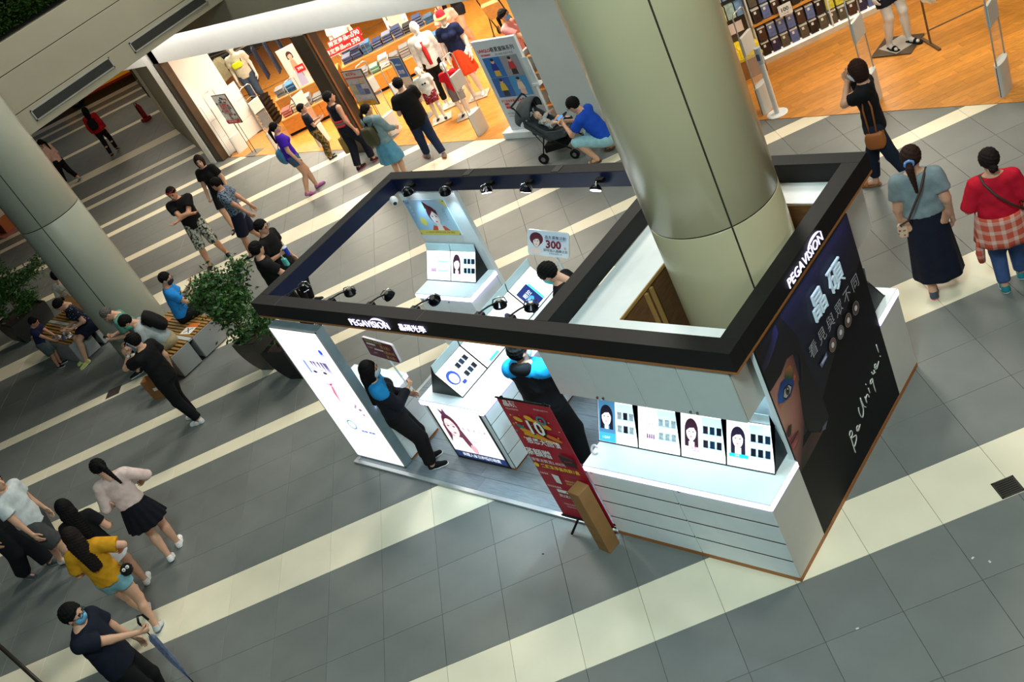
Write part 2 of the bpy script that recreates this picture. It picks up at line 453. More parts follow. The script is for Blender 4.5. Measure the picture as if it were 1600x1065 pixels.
# bulkhead over the shop front, with the slab edge in front of it
struct(bx('wall_bulkhead', mat('bulkhead_white', (214, 214, 210), .5, var=.02), None, -19.6, 6.86, 2.50, 6, 7.05, 3.6, .003))
struct(bx('wall_slab_edge', M_beige, None, -15.4, 6.2, 3.24, 9, 6.5, 6.0, .003))
cove = bx('trim_2', mat('cove_led', (255, 248, 232), .4, emit=4.0, var=.01), None, -19.4, 6.56, 3.27, -8.0, 6.60, 3.29); struct(cove)
area_light('cove_lamp', (-13.6, 6.55, 3.33), (-13.6, 6.86, 2.75), 10.5, .12, 135, (1, .98, .94))
# dark metal post between the shop's openings and the pale pier right of it
p = struct(MB().box(-12.62, 6.84, 0, -12.2, 7.14, 2.5).build('trim_3', M_bronze, bevel=.006))
bx('trim_edge', mat('copper_edge', (150, 104, 70), .3, .6), p, -12.2, 6.9, 0, -12.17, 6.94, 2.5)
struct(bx('wall_pier', M_pier, None, -7.33, 7.0, 0, -4.75, 7.9, 5.5, .006))
struct(bx('trim_4', mat('shop_jamb_wood', (170, 120, 66), .5), None, -4.75, 7.02, 0, -4.66, 7.9, 3.0, .003))
# slanted beige wall left of the shop, cream return and the dark frame beyond it
mb = MB().ext([(-17.75, 6.86, 0), (-17.98, 6.90, 0), (-22.4, 8.73, 0), (-22.4, 8.9, 0), (-17.75, 8.0, 0)], (0, 0, 3.6)); struct(mb.build('wall_beige', M_beige))
struct(MB().ext([(-17.74, 6.80, 0), (-18.02, 6.84, 0), (-18.02, 6.88, 0), (-17.74, 6.84, 0)], (0, 0, 3.4)).build('trim_5', M_wallw))
struct(MB().ext([(-22.4, 8.72, 0), (-22.85, 8.86, 0), (-27.2, 11.0, 0), (-27.2, 11.3, 0), (-22.4, 8.92, 0)], (0, 0, 3.6)).build('wall_cream', mat('cream_wall', (214, 206, 184), .6, var=.03)))
sw = bx('wall_switch', mat('switch_grey', (120, 116, 104), .5), bpy.data.objects['wall_cream'], -22.95, 8.84, 1.25, -22.82, 8.87, 1.45, .003)
struct(MB().ext([(-27.2, 10.95, 0), (-32.6, 13.5, 0), (-32.6, 13.9, 0), (-27.2, 11.4, 0)], (0, 0, 3.6)).build('wall_dark', mat('dark_wall', (40, 34, 28), .6)))
struct(MB().box(-75, -14, 0, -74.8, 45, 6).build('wall_far', M_dark))
road = struct(MB().ext([tuple(E1 * q[0] + E2 * q[1]) + (.0,) for q in ((-60, 30.5), (25, 30.5), (25, 70), (-60, 70))], (0, 0, .004)).build('floor_road', mat('asphalt', (34, 30, 28), .8, var=.3, scale=20)))

# gallery edge above on the left: panelled fascia, air vents, planted top
XB = -12.85
def band_panel(n, y0, y1, z0, z1): return bx(n, M_beige, gal, XB, y0 + .006, z0 + .006, XB + .03, y1 - .006, z1 - .006, .003)
gal = struct(bx('wall_gallery', mat('gallery_joint', (84, 80, 68), .8), None, XB - .5, -12, 3.62, XB, 7.2, 4.93))
for k in range(1):
    y0 = -9.9
    band_panel('panel', y0, y0 + 17.05, 4.53, 4.93); band_panel('panel', y0, y0 + 17.05, 3.98, 4.53); band_panel('panel', y0, y0 + 17.05, 3.62, 3.98)
struct(bx('ceiling_gallery', mat('gallery_soffit', (120, 114, 100), .8), None, -74, -12, 3.62, XB - .5, 7.2, 3.7))
M_slat = mat('vent_slat', (62, 64, 62), .5, .3); M_vframe = mat('vent_frame', (150, 154, 150), .4, .4)
for k, (y0, y1) in enumerate(((2.16, 3.72), (4.2, 5.85))):
    t = thing('air_vent', ['long slatted air vent in the gallery edge nearer the round column', 'long slatted air vent in the gallery edge nearer the clothing shop'][k], 'vent', (XB + .03, (y0 + y1) / 2, 3.78), group='air vents in the gallery edge')
    bx('backing', M_dark, t, XB + .031, y0, 3.76, XB + .034, y1, 3.90)
    f = MB()
    f.box(XB + .03, y0 - .02, 3.74, XB + .05, y1 + .02, 3.76).box(XB + .03, y0 - .02, 3.90, XB + .05, y1 + .02, 3.92).box(XB + .03, y0 - .02, 3.74, XB + .05, y0, 3.92).box(XB + .03, y1, 3.74, XB + .05, y1 + .02, 3.92)
    f.build('frame', M_vframe, t)
    for q in range(8): bx('slat', M_slat, t, XB + .034, y0, 3.764 + q * .0175, XB + .046, y1, 3.772 + q * .0175)
def leaf_cloud(mb, pts, size, rnd, flat=.4):
    for c in pts:
        d = Vector((rnd.uniform(-1, 1), rnd.uniform(-1, 1), rnd.uniform(-.6, .8))).normalized(); s = size * rnd.uniform(.6, 1.25)
        a = d.orthogonal().normalized(); a = Matrix.Rotation(rnd.uniform(0, 6.28), 3, d) @ a
        c = Vector(c); n = d.cross(a)
        mb.add([c - d * s, c + a * s * flat + n * s * .08, c + d * s, c - a * s * flat + n * s * .08], [(0, 1, 2, 3)])
rh = random.Random(3)
hd = MB(); leaf_cloud(hd, [(XB - rh.uniform(.02, .45), rh.uniform(1.4, 6.1), 5.0 + abs(rh.gauss(.08, .13))) for _ in range(9000)], .045, rh)
tag(hd.build('hedge', mat('hedge_leaf', (22, 40, 12), .95, spec=.05, var=.5, scale=30)), 'dark green hedge growing along the top of the gallery edge', 'hedge', kind='stuff')

# the two clad columns
M_col = mat('column_cladding', (188, 178, 144), .24, .0, var=.03, scale=1.5, spec=.6)
M_col2 = mat('column_cladding_grey', (150, 154, 140), .38, .0, var=.05, scale=1.5)
def column(name, c, r, zs, angs, m):
    core = struct(MB().lathe([(r - .012, 0), (r - .012, zs[-1])], (c[0], c[1], 0), 64).build(name, mat('column_joint', (60, 54, 38), .7), smooth=True))
    for z0, z1 in zip(zs[:-1], zs[1:]):
        for a0, a1 in angs:
            g = .007 / r; zb, zt = z0 + .007, z1 - .007
            mb = MB().lathe([(r - .010, zb), (r - .002, zb), (r, zb + .003), (r, zt - .003), (r - .002, zt), (r - .010, zt)], (c[0], c[1], 0), 40, R(a0) + g, R(a1) - g)
            mb.build('panel', m, core, smooth=False)
            core.children[-1].data.polygons.foreach_set('use_smooth', [True] * len(core.children[-1].data.polygons))
    return core
column('column_central', (-.798, 1.615), .5285, [0, 2.5, 5.5], [(-44, 76), (76, 196), (196, 316)], M_col)
column('column_rear', (-12.4, 1.24), .496, [0, 2.62, 5.2], [(-42, 58), (58, 188), (188, 318)], M_col2)

# drain grate and a floor hatch
t = thing('drain_grate', 'square slotted metal drain grate in the cream stripe', 'grate', (1.14, 1.30, 0), R(45.4))
f = MB(); s_ = .09
f.box(-s_, -s_, 0, s_, -s_ + .015, .004).box(-s_, s_ - .015, 0, s_, s_, .004).box(-s_, -s_, 0, -s_ + .015, s_, .004).box(s_ - .015, -s_, 0, s_, s_, .004)
f.build('frame', mat('grate_steel', (70, 68, 64), .4, .7), t, world=False)
MB().box(-s_, -s_, 0, s_, s_, .001).build('pit', M_dark, t, world=False)
for k in range(7): MB().box(-s_ + .015, -.068 + k * .021, .001, s_ - .015, -.058 + k * .021, .004).build('bar', mat('grate_steel', (70, 68, 64)), t, world=False)
t = thing('floor_hatch', 'small dark square cover in the cream stripe by the bench', 'hatch', (-11.9, .13, 0), R(45.4))
MB().box(-.11, -.11, 0, .11, .11, .003).build('lid', mat('hatch_dark', (58, 50, 46), .6), t, world=False)
f = MB()
for q in (-1, 1): f.box(-.12, q * .115 - .006, 0, .12, q * .115 + .006, .004).box(q * .115 - .006, -.12, 0, q * .115 + .006, .12, .004)
f.build('rim', mat('hatch_rim', (96, 90, 82), .4, .5), t, world=False)
# ================================================================== the contact-lens kiosk
XL, XR, YF, YB, ZB, ZT, BW = -5.943, -.011, .2188, 2.667, 2.004, 2.2, .1535
M_fasc = mat('charcoal_laminate', (17, 18, 18), .55, var=.18, scale=22, stretch=(1, 1, 6), spec=.25)
M_fascin = mat('inner_black_gloss', (10, 14, 26), .35, var=.1)
M_sign = mat('sign_letter_white', (236, 226, 255), .4, emit=6.5, var=.01)
M_signside = mat('sign_letter_return', (150, 130, 190), .4, emit=.8, var=.01)
# platform
plat = thing('kiosk_platform', 'low grey wood-look platform under the white kiosk counters', 'platform', (-3.7, 1.2, 0))
bx('base', mat('platform_core', (60, 62, 64), .7), plat, -5.62, .03, 0, -1.82, 2.52, .018)
M_plank = mat('platform_plank', (128, 136, 142), .42, var=.16, scale=6, objrand=.08, stretch=(1.2, 9, 1))
rp = random.Random(5); PLK = {}
for r in range(14):
    x = -5.60 - rp.random() * .8
    while x < -1.84:
        x1 = min(x + 1.22, -1.84); x0 = max(x, -5.60)
        if x1 - x0 > .05: bx('plank', M_plank, plat, x0 + .0015, .05 + r * .175 + .0015, .018, x1 - .0015, .05 + (r + 1) * .175 - .0015, .024)
        x += 1.22
M_alu = mat('alu_trim', (196, 200, 200), .35, .5, var=.03)
bx('edge_trim', M_alu, plat, -5.645, 0, 0, -1.80, .05, .027, .003); bx('edge_trim', M_alu, plat, -5.645, .05, 0, -5.60, 2.52, .027, .003)
# canopy
M_bluespill = mat('canopy_blue_spill', (22, 30, 58), .3, var=.08)  # blue LED spill on the inner beam faces, put into the colour
can = thing('kiosk_canopy', 'black rectangular canopy frame with white lit lettering over the kiosk', 'canopy', (-3, 1.45, ZB))
zs = ZB + .022
for nm, (x0, y0, x1, y1) in dict(f=(XL, YF, XR, YF + BW), b=(XL, YB - BW, XR, YB), l=(XL, YF + BW, XL + BW, YB - BW), r=(XR - BW, YF + BW, XR, YB - BW), m=(-1.93, YF + BW, -1.78, YB - BW)).items():
    bx('beam', M_fasc, can, x0, y0, zs, x1, y1, ZT, .002)
MB().box(XL, YF, ZB, XR, YF + .03, zs).build('oak_edge', M_oak, can); MB().box(XR - .03, YF + .03, ZB, XR, YB, zs).build('oak_edge', M_oak, can)
MB().box(XL, YF + .03, ZB, XL + .03, YB, zs).build('oak_edge', M_oak, can)
for x0, y0, x1, y1 in ((XL + BW, YF + BW, XL + BW + .004, YB - BW), (XL + BW, YB - BW - .004, -1.93, YB - BW), (XL + BW, YF + BW, -1.93, YF + BW + .004), (-1.934, YF + BW, -1.93, YB - BW)): bx('lining', M_bluespill, can, x0, y0, zs, x1, y1, ZT - .004)  # thin sheets added over the black beams to carry the painted blue spill
M_joint = mat('beam_joint', (70, 70, 66), .6)
for x in (-5.5, -3.25): bx('joint', M_joint, can, x, YF, ZT, x + .006, YF + BW, ZT + .0012)
for x in (-4.6, -3.3): bx('joint_plate', mat('joint_plate', (44, 44, 42), .4), can, x, YB - BW + .02, ZT, x + .10, YB - .02, ZT + .006, .002)
def lit_sign(o, u, v, items, parent, name):
    P = Print(o, u, v, .004, 0)
    for t, x, y, s, sx in items: P.text(t, x, y, s, (255, 255, 255), 'LEFT', .0022, .009, sx)
    return P
M_letter = mat('letter_lit', (228, 218, 255), .4, emit=1.15, var=.005)
def letters(o, u, v, items, arc=None):
    for t, x, y, s, sx in items:
        P = Print(o, u, v, .004, 0); P.text(t, x, y, s, None, 'LEFT', -.0006, .004, sx); P.build('letters', M_letter, can)
    if arc:
        x, y, rx, ry = arc; P = Print(o, u, v, .004, 0)
        for k in range(14):
            a0, a1 = R(165 - k * 11), R(165 - (k + 1) * 11); w0 = .012 * math.sin((k + .3) / 14 * math.pi) + .003; w1 = .012 * math.sin((k + 1.3) / 14 * math.pi) + .003
            q = [(x + rx * math.cos(a0), y + ry * math.sin(a0)), (x + rx * math.cos(a1), y + ry * math.sin(a1)), (x + rx * math.cos(a1), y + (ry - w1) * math.sin(a1)), (x + rx * math.cos(a0), y + (ry - w0) * math.sin(a0))]
            P.mb.ext([P.P(a, b) for a, b in q], P.n * .012)
        P.build('logo_arc', M_letter, can)
letters((0, YF, 0), (1, 0, 0), (0, 0, 1), [('PEGAVISION', -4.285, 2.093, .115, .93), ('晶碩光學', -3.55, 2.098, .088, 1.07)], (-3.83, 2.120, .115, .062))
letters((XR, 0, 0), (0, 1, 0), (0, 0, 1), [('PEGAVISION', 1.09, 2.093, .118, .93)], (1.575, 2.118, .118, .062))

# feature wall at the end (x = 0) with its printed picture
wal = thing('feature_wall', 'black end wall with a printed face and lit characters', 'wall', (-.03, 1.28, 0))
bx('panel', mat('wall_print_black', (12, 12, 15), .6, var=.1, spec=.25), wal, -.012, .46, .045, 0, 2.105, ZB - .001, .001); bx('backing', M_white, wal, -.05, .46, .045, -.012, 2.105, ZB - .001)
bx('skirting', M_oak, wal, -.05, .46, 0, .002, 2.105, .045)
P = Print((0, 0, 0), (0, 1, 0), (0, 0, 1), .0008, .0005)
P.poly([(.461, 2.0), (2.104, 2.0), (2.104, 1.55), (.9, .95), (.461, 1.0)], [(26, 26, 58), (26, 26, 58), (14, 14, 20), (13, 13, 17), (18, 18, 34)])
def cl(pts): return [(min(max(a, .461), 2.104), min(b, 2.003)) for a, b in pts]
SK = [((.461, 1.62), (172, 118, 104)), ((.56, 1.625), (170, 116, 102)), ((.66, 1.64), (158, 104, 92)), ((.76, 1.66), (136, 84, 74)), ((.86, 1.63), (96, 54, 48)),
      ((.461, 1.45), (190, 136, 120)), ((.56, 1.45), (184, 130, 114)), ((.66, 1.45), (166, 112, 98)), ((.76, 1.45), (140, 88, 76)), ((.84, 1.45), (100, 58, 50)),
      ((.461, 1.27), (198, 146, 130)), ((.55, 1.27), (186, 132, 116)), ((.65, 1.27), (172, 116, 100)), ((.74, 1.27), (140, 88, 76)), ((.81, 1.27), (92, 52, 46)),
      ((.461, 1.10), (170, 116, 102)), ((.53, 1.10), (176, 120, 106)), ((.61, 1.10), (156, 102, 90)), ((.68, 1.10), (118, 72, 62)), ((.745, 1.10), (70, 40, 36)),
      ((.461, .95), (146, 96, 84)), ((.51, .95), (140, 90, 80)), ((.55, .95), (120, 74, 66)), ((.59, .95), (96, 58, 50)), ((.62, .95), (70, 42, 36)),
      ((.461, .77), (60, 38, 34)), ((.466, .77), (60, 38, 34)), ((.47, .77), (54, 34, 30)), ((.475, .77), (50, 30, 28)), ((.48, .77), (44, 28, 26))]
for r_ in range(5):
    for c_ in range(4):
        q_ = [SK[r_ * 5 + c_], SK[r_ * 5 + c_ + 1], SK[r_ * 5 + 6 + c_], SK[r_ * 5 + 5 + c_]]; z_ = P.z; P.poly([k_[0] for k_ in q_], [k_[1] for k_ in q_]); P.z = z_
P.step()
P.poly(cl([(.747, .917), (.853, .812), (1.007, .801), (.712, .77), (.461, .765), (.575, .91)]), [(60, 34, 32), (80, 48, 42), (96, 60, 52), (50, 30, 28), (24, 16, 16), (74, 44, 40)])
P.poly([(1.0, .815), (.96, .86), (.88, .80), (.93, .77)], (92, 98, 118))
P.poly(cl([(.858, 2.01), (.987, 1.694), (.987, 1.39), (.835, 1.375), (.907, 1.524), (.863, 1.624), (.784, 1.665), (.652, 1.621), (.467, 1.617), (.461, 1.787), (.461, 2.003)]), (13, 11, 16))
P.poly(cl([(.987, 1.39), (1.024, 1.088), (1.026, .808), (.835, .829), (.719, .962), (.717, 1.093), (.77, 1.264), (.812, 1.40), (.84, 1.38)]), (12, 10, 14))
P.poly(cl([(.783, 1.986), (.781, 1.903), (.681, 1.846), (.538, 1.799), (.463, 1.803), (.468, 1.863), (.548, 1.892), (.67, 1.927), (.733, 1.986)]),
       [(40, 38, 92), (46, 44, 104), (40, 38, 84), (44, 38, 72), (30, 26, 48), (18, 15, 26), (24, 21, 46), (20, 18, 38), (18, 16, 36)])
P.poly([(.498, 1.462), (.527, 1.526), (.607, 1.572), (.689, 1.557), (.766, 1.47), (.746, 1.427), (.659, 1.386), (.561, 1.418)], [(40, 92, 170), (34, 84, 160), (20, 44, 110), (24, 70, 90), (30, 60, 120), (26, 50, 120), (26, 56, 130), (40, 90, 150)])
P.poly([(.672, 1.572), (.719, 1.604), (.779, 1.595), (.799, 1.531), (.757, 1.478), (.693, 1.522)], [(30, 80, 60), (150, 130, 30), (190, 96, 40), (40, 120, 60), (24, 80, 50), (24, 70, 60)])
P.poly([(.784, 1.499), (.805, 1.465), (.767, 1.439), (.756, 1.464)], (190, 84, 50)); P.poly([(.498, 1.462), (.53, 1.43), (.50, 1.42)], (200, 110, 50))
P.poly([(.571, 1.454), (.615, 1.503), (.686, 1.491), (.718, 1.438), (.671, 1.405), (.597, 1.413)], (12, 12, 16))
P.poly([(.58, 1.453), (.618, 1.492), (.680, 1.482), (.706, 1.440), (.667, 1.414), (.603, 1.422)], (186, 180, 176))
P.disc(.648, 1.455, .030, .037, (70, 68, 62), 16); P.disc(.648, 1.455, .014, .018, (12, 12, 12), 12); P.disc(.655, 1.467, .006, .007, (235, 235, 235), 8)
P.poly(cl([(.461, 1.2), (.514, 1.221), (.556, 1.203), (.505, 1.143), (.461, 1.146)]), [(60, 34, 30), (44, 24, 22), (96, 56, 50), (70, 40, 36), (30, 16, 16)])
P.poly(cl([(.461, 1.114), (.512, 1.112), (.606, 1.09), (.568, 1.031), (.504, 1.015), (.461, 1.018)]), [(130, 44, 50), (140, 50, 56), (70, 30, 32), (150, 66, 70), (190, 96, 98), (186, 90, 92)])
P.poly(cl([(.461, 1.085), (.60, 1.088), (.506, 1.070), (.468, 1.072)]), (40, 14, 18))
P.poly([(.928, 1.642), (.931, 1.518), (.855, 1.372), (.85, 1.375), (.922, 1.524)], (44, 28, 34))
P.poly([(1.119, 1.286), (1.255, 1.298), (1.249, 1.255), (1.135, 1.243)], (112, 124, 168)); P.rect(1.15, 1.262, 1.235, 1.282, (206, 212, 230))
for k, x in enumerate((1.361, 1.513, 1.661, 1.811)):
    P.disc(x, 1.279, .058, .058, (40, 30, 34)); P.ring(x, 1.279, .058, .006, (150, 130, 130)); P.ring(x, 1.279, .048, .020, [(120, 92, 84), (120, 118, 130), (110, 82, 70), (84, 66, 66)][k]); P.disc(x, 1.279, .024, .024, (226, 222, 220), 14)
for k, ch in enumerate('看見與眾不同'): P.text(ch, 1.095 + k * .161, 1.462, .135, (176, 178, 184), fat=-.0006)
P.build('printed_picture', attr_mat('wall_print', 0, .6), wal)
sc = MB()
for st in ([(1.209, .411), (1.206, .336), (1.203, .268), (1.203, .225)], [(1.199, .428), (1.225, .451), (1.248, .435), (1.246, .402), (1.215, .388), (1.259, .361), (1.289, .346), (1.277, .314), (1.243, .292), (1.214, .286), (1.203, .318)],
           [(1.315, .369), (1.357, .362), (1.358, .389), (1.331, .395), (1.32, .364), (1.345, .349), (1.39, .372)],
           [(1.443, .516), (1.432, .485), (1.434, .43), (1.453, .392), (1.482, .409), (1.502, .452), (1.503, .528), (1.509, .563), (1.512, .512), (1.524, .449), (1.548, .42)],
           [(1.577, .512), (1.578, .439), (1.579, .48), (1.617, .5), (1.633, .474), (1.632, .454)], [(1.662, .532), (1.664, .472)], [(1.644, .594), (1.646, .583)],
           [(1.762, .549), (1.723, .555), (1.712, .531), (1.741, .522), (1.765, .541), (1.752, .487), (1.751, .404)], [(1.78, .606), (1.787, .573), (1.815, .567), (1.819, .591), (1.832, .549)],
           [(1.839, .598), (1.876, .584), (1.874, .612), (1.851, .617), (1.847, .576), (1.879, .566), (1.93, .593)], [(1.966, .749), (1.968, .658)], [(1.974, .613), (1.976, .603)]):
    pts = [Vector((.004, a, b)) for a, b in st]; fine = []
    for i in range(len(pts) - 1):
        p0, p1, p2, p3 = pts[max(i - 1, 0)], pts[i], pts[i + 1], pts[min(i + 2, len(pts) - 1)]
        for t in (0, .34, .67): fine.append(.5 * ((2 * p1) + (p2 - p0) * t + (2 * p0 - 5 * p1 + 4 * p2 - p3) * t * t + (3 * p1 - p0 - 3 * p2 + p3) * t ** 3))
    fine.append(pts[-1]); sc.tube(fine, .0048, 6)
sc.build('script_lettering', mat('script_white', (214, 214, 208), .5), wal, smooth=True)
for ch, y in (('晶', 1.345), ('碩', 1.665)):
    Q = Print((0, 0, 0), (0, 1, 0), (0, 0, 1), .012, 0); Q.text(ch, y, 1.705, .255, None, fat=-.0012, ext=.009); o = Q.build('lit_character', mat('character_lit', (186, 206, 216), .3, emit=.30, var=.01), wal)
wall_wash = area_light('wall_wash_strip', (.06, 1.35, 1.985), (.01, 1.35, 1.7), 1.4, .02, .6, (.45, .45, 1.0))

# drawer counters either side of the feature wall
M_gap = mat('drawer_gap', (20, 15, 12), .95)
M_lock = mat('lock_steel', (120, 122, 124), .3, .9)
def led_top(t, x0, y0, x1, y1, z, edges):
    bx('countertop', M_white, t, x0, y0, z - .03, x1, y1, z, .002)
    for e in edges:
        if e == 'f': bx('led_edge', M_led, t, x0, y0 - .007, z - .062, x1, y0 - .0005, z - .014)
        if e == 'r': bx('led_edge', M_led, t, x1 + .0005, y0, z - .062, x1 + .007, y1, z - .014)
        if e == 'b': bx('led_edge', M_led, t, x0, y1 + .0005, z - .062, x1, y1 + .007, z - .014)
        if e == 'l': bx('led_edge', M_led, t, x0 - .004, y0, z - .062, x0 - .0005, y1, z - .014)
M_band = mat('drawer_edge_band', (74, 52, 40), .8)
ctr = thing('drawer_counter', 'white counter with eight drawers below the row of four lit displays', 'counter', (-.9, .3, 0))
bx('carcass', M_gap, ctr, -1.775, .045, .045, -.012, .62, .862)
bx('side_panel', M_whiteside, ctr, -.012, .006, .045, 0, .46, .862); bx('side_panel', M_whiteside, ctr, -1.79, .006, .045, -1.775, .62, .862)
bx('plinth', M_oak, ctr, -1.79, .002, 0, .002, .62, .045, .001)
led_top(ctr, -1.79, 0, 0, .46, .9, 'fr'); bx('countertop_back', M_white, ctr, -1.79, .46, .87, -.052, .64, .9)
for k in range(2):
    for j in range(4):
        x0 = -1.786 + k * .893; d = bx('drawer', M_white, ctr, x0 + .004, 0, .05 + j * .204, x0 + .887, .016, .05 + j * .204 + .190, .0015)
        bx('edge_band', M_band, d, x0 + .004, .0008, .05 + j * .204 + .1902, x0 + .887, .016, .05 + j * .204 + .193)
        if j == 3: MB().cyl((x0 + .06, .004, .83), (x0 + .06, -.006, .83), .011, n=12).build('lock', M_lock, d)
bx('back_panel', M_white, ctr, -1.79, .60, .9, -.052, .645, 1.499)
rear = thing('rear_counter', 'white counter behind the black wall with a lit top edge', 'counter', (-.9, 2.3, 0))
bx('side_panel', M_whiteside, rear, -.05, 2.107, .045, 0, 2.52, .862, .001); bx('carcass', M_whiteside, rear, -1.79, 2.226, .045, -.05, 2.52, .862, .001); bx('plinth', M_oak, rear, -1.79, 2.226, 0, -.05, 2.525, .045); bx('plinth', M_oak, rear, -.05, 2.107, 0, .002, 2.525, .045)
led_top(rear, -.27, 2.107, .002, 2.53, .9, 'r'); bx('countertop_back', M_white, rear, -1.79, 2.226, .87, -.27, 2.53, .9); bx('back_panel', M_white, rear, -1.79, 2.224, .9, -.30, 2.24, 1.498)
# upper cabinets
cab = thing('wall_cabinet', 'white four-door cabinet hanging above the row of lit displays', 'cabinet', (-1.0, .44, 1.5))
bx('carcass', M_whiteside, cab, -1.905, .256, 1.50, -.105, .645, ZB - .001, .001)
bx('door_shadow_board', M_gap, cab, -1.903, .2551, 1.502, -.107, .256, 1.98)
for k in range(4):
    x0 = -1.905 + k * .45; d = bx('door', mat('cabinet_door_white', (206, 214, 212), .4, var=.02), cab, x0 + .0035, .238, 1.498, x0 + .4465, .255, 1.985, .001)
    kx = x0 + (.42 if k % 2 == 0 else .03); MB().cyl((kx, .239, 1.53), (kx, .226, 1.53), .009, .011, 12).build('knob', M_lock, d)
rcab = thing('rear_cabinet', 'white cabinet hanging under the canopy behind the black wall', 'cabinet', (-1, 2.4, 1.5))
bx('carcass', M_whiteside, rcab, -1.905, 2.226, 1.50, -.105, 2.60, ZB - .001, .001)
for k in range(4): bx('door', M_white, rcab, -1.905 + k * .45 + .002, 2.60, 1.498, -1.905 + k * .45 + .448, 2.615, 1.985, .001)
# closed top boards and plywood lining round the column shaft
top = thing('cabinet_top', 'white boards closing the cabinet tops around the column shaft', 'boards', (-1, 1.4, 2.0))
bx('board', M_white, top, -1.78, YF + BW, ZB + .003, -1.31, YB - BW, ZB + .014); bx('board', M_white, top, -1.31, YF + BW, ZB + .003, XR - BW, .655, ZB + .014)
bx('board', M_white, top, -1.31, 2.22, ZB + .003, XR - BW, YB - BW, ZB + .014); bx('board', M_white, top, -.28, .655, ZB + .003, XR - BW, 2.22, ZB + .014)
lin_ = thing('shaft_lining', 'brown plywood lining with shelves inside the column shaft', 'lining', (-1, 1.4, 0))
bx('board', M_ply, lin_, -1.325, .66, 0, -1.31, 2.22, ZB); bx('board', M_ply, lin_, -1.31, .66, 0, -.30, .672, ZB); bx('board', M_ply, lin_, -1.31, 2.205, 0, -.30, 2.22, ZB)
bx('board', M_ply, lin_, -.30, .66, 0, -.285, 2.22, ZB)
for y in (1.02, 1.10, 1.62): bx('upright', mat('ply_edge', (172, 132, 74), .6), lin_, -1.31, y, 0, -1.285, y + .03, ZB - .03)
for z in (.75, 1.3): bx('shelf', mat('ply_edge', (172, 132, 74), .6), lin_, -1.31, 1.14, z, -1.28, 1.61, z + .02)
bx('edge_strip', mat('ply_edge', (172, 132, 74), .6), lin_, -1.312, .66, ZB - .012, -1.30, 2.22, ZB + .016)
sto = thing('storage_unit', 'tall white storage unit behind the staff in the black hoodie', 'cabinet', (-1.6, 1.4, 0))
bx('carcass', M_white, sto, -1.79, .65, 0, -1.33, 2.10, ZB - .002, .001)
for k in range(3): bx('door', M_white, sto, -1.806, .655 + k * .482, .06, -1.792, .655 + k * .482 + .476, ZB - .02, .001)

# sloped lit display boxes (front = -y in their own axes)
M_pack = [mat('pack_%d' % k, c, .35, var=.3, scale=60) for k, c in enumerate(((28, 36, 52), (60, 44, 58), (30, 60, 92), (206, 214, 222)))]
def display(label, loc, rz, w, prof, art, group):
    t = thing('display_box', label, 'display', loc, rz, group)
    B_, C_, D_, A_ = prof
    side = [(0, 0), C_, D_, (A_[0], A_[1] + .02), (A_[0], 0)] if A_[0] < .3 else [(0, 0), C_, D_, (A_[0], 0)]
    MB().ext([(.004, a + .006, b) for a, b in side], (w - .008, 0, 0)).build('case', M_black, t, world=False)
    sl = Vector((0, C_[0], C_[1])); ln = sl.length; n = Vector((0, -C_[1], C_[0])) / ln
    P = Print((0, 0, 0) + Vector() if False else Vector((0, 0, 0)), (1, 0, 0), sl, .002, .0007)
    P.rect(.006, .006, w - .006, ln - .004, (255, 255, 255)); art(P, w, ln)
    P.build('lit_panel', GLOW, t) if False else P.mb.build('lit_panel', GLOW, t, world=False)
    fr = MB()
    for x in (0, w - .006): fr.ext([(x, 0, 0), (x, C_[0], C_[1]), (x, C_[0] + .004, C_[1] + .002), (x, .012, 0)], (.006, 0, 0))
    fr.box(0, -.004, 0, w, .008, .008); fr.build('frame', M_blackmetal, t, world=False)
    gl = MB().ext([(.006, C_[0], C_[1]), (w - .006, C_[0], C_[1]), (w - .006, D_[0], D_[1]), (.006, D_[0], D_[1])], (0, .006, 0)); gl.build('header', mat('header_glass', (170, 196, 200), .15, emit=.25, var=.04), t, world=False)
    return t, P
def packs(t, w, ln, prof, x0, rowsz, cols, cset, rnd):
    C_ = prof[1]; sl = Vector((0, C_[0], C_[1])).normalized(); n = Vector((0, -sl.z, sl.y))
    for r in rowsz:
        for c in range(3):
            p0 = Vector((x0 + c * .062, 0, 0)) + sl * r + n * .012
            M3 = Matrix(((1, 0, 0), (0, sl.y, n.y), (0, sl.z, n.z)))
            M_ = Matrix((Vector((1, 0, 0)), sl, n)).transposed()
            MB().cbox(p0, (.040, .060, .02), M_).build('lens_pack', cset[(c + int(r * 50)) % len(cset)], t, world=False)
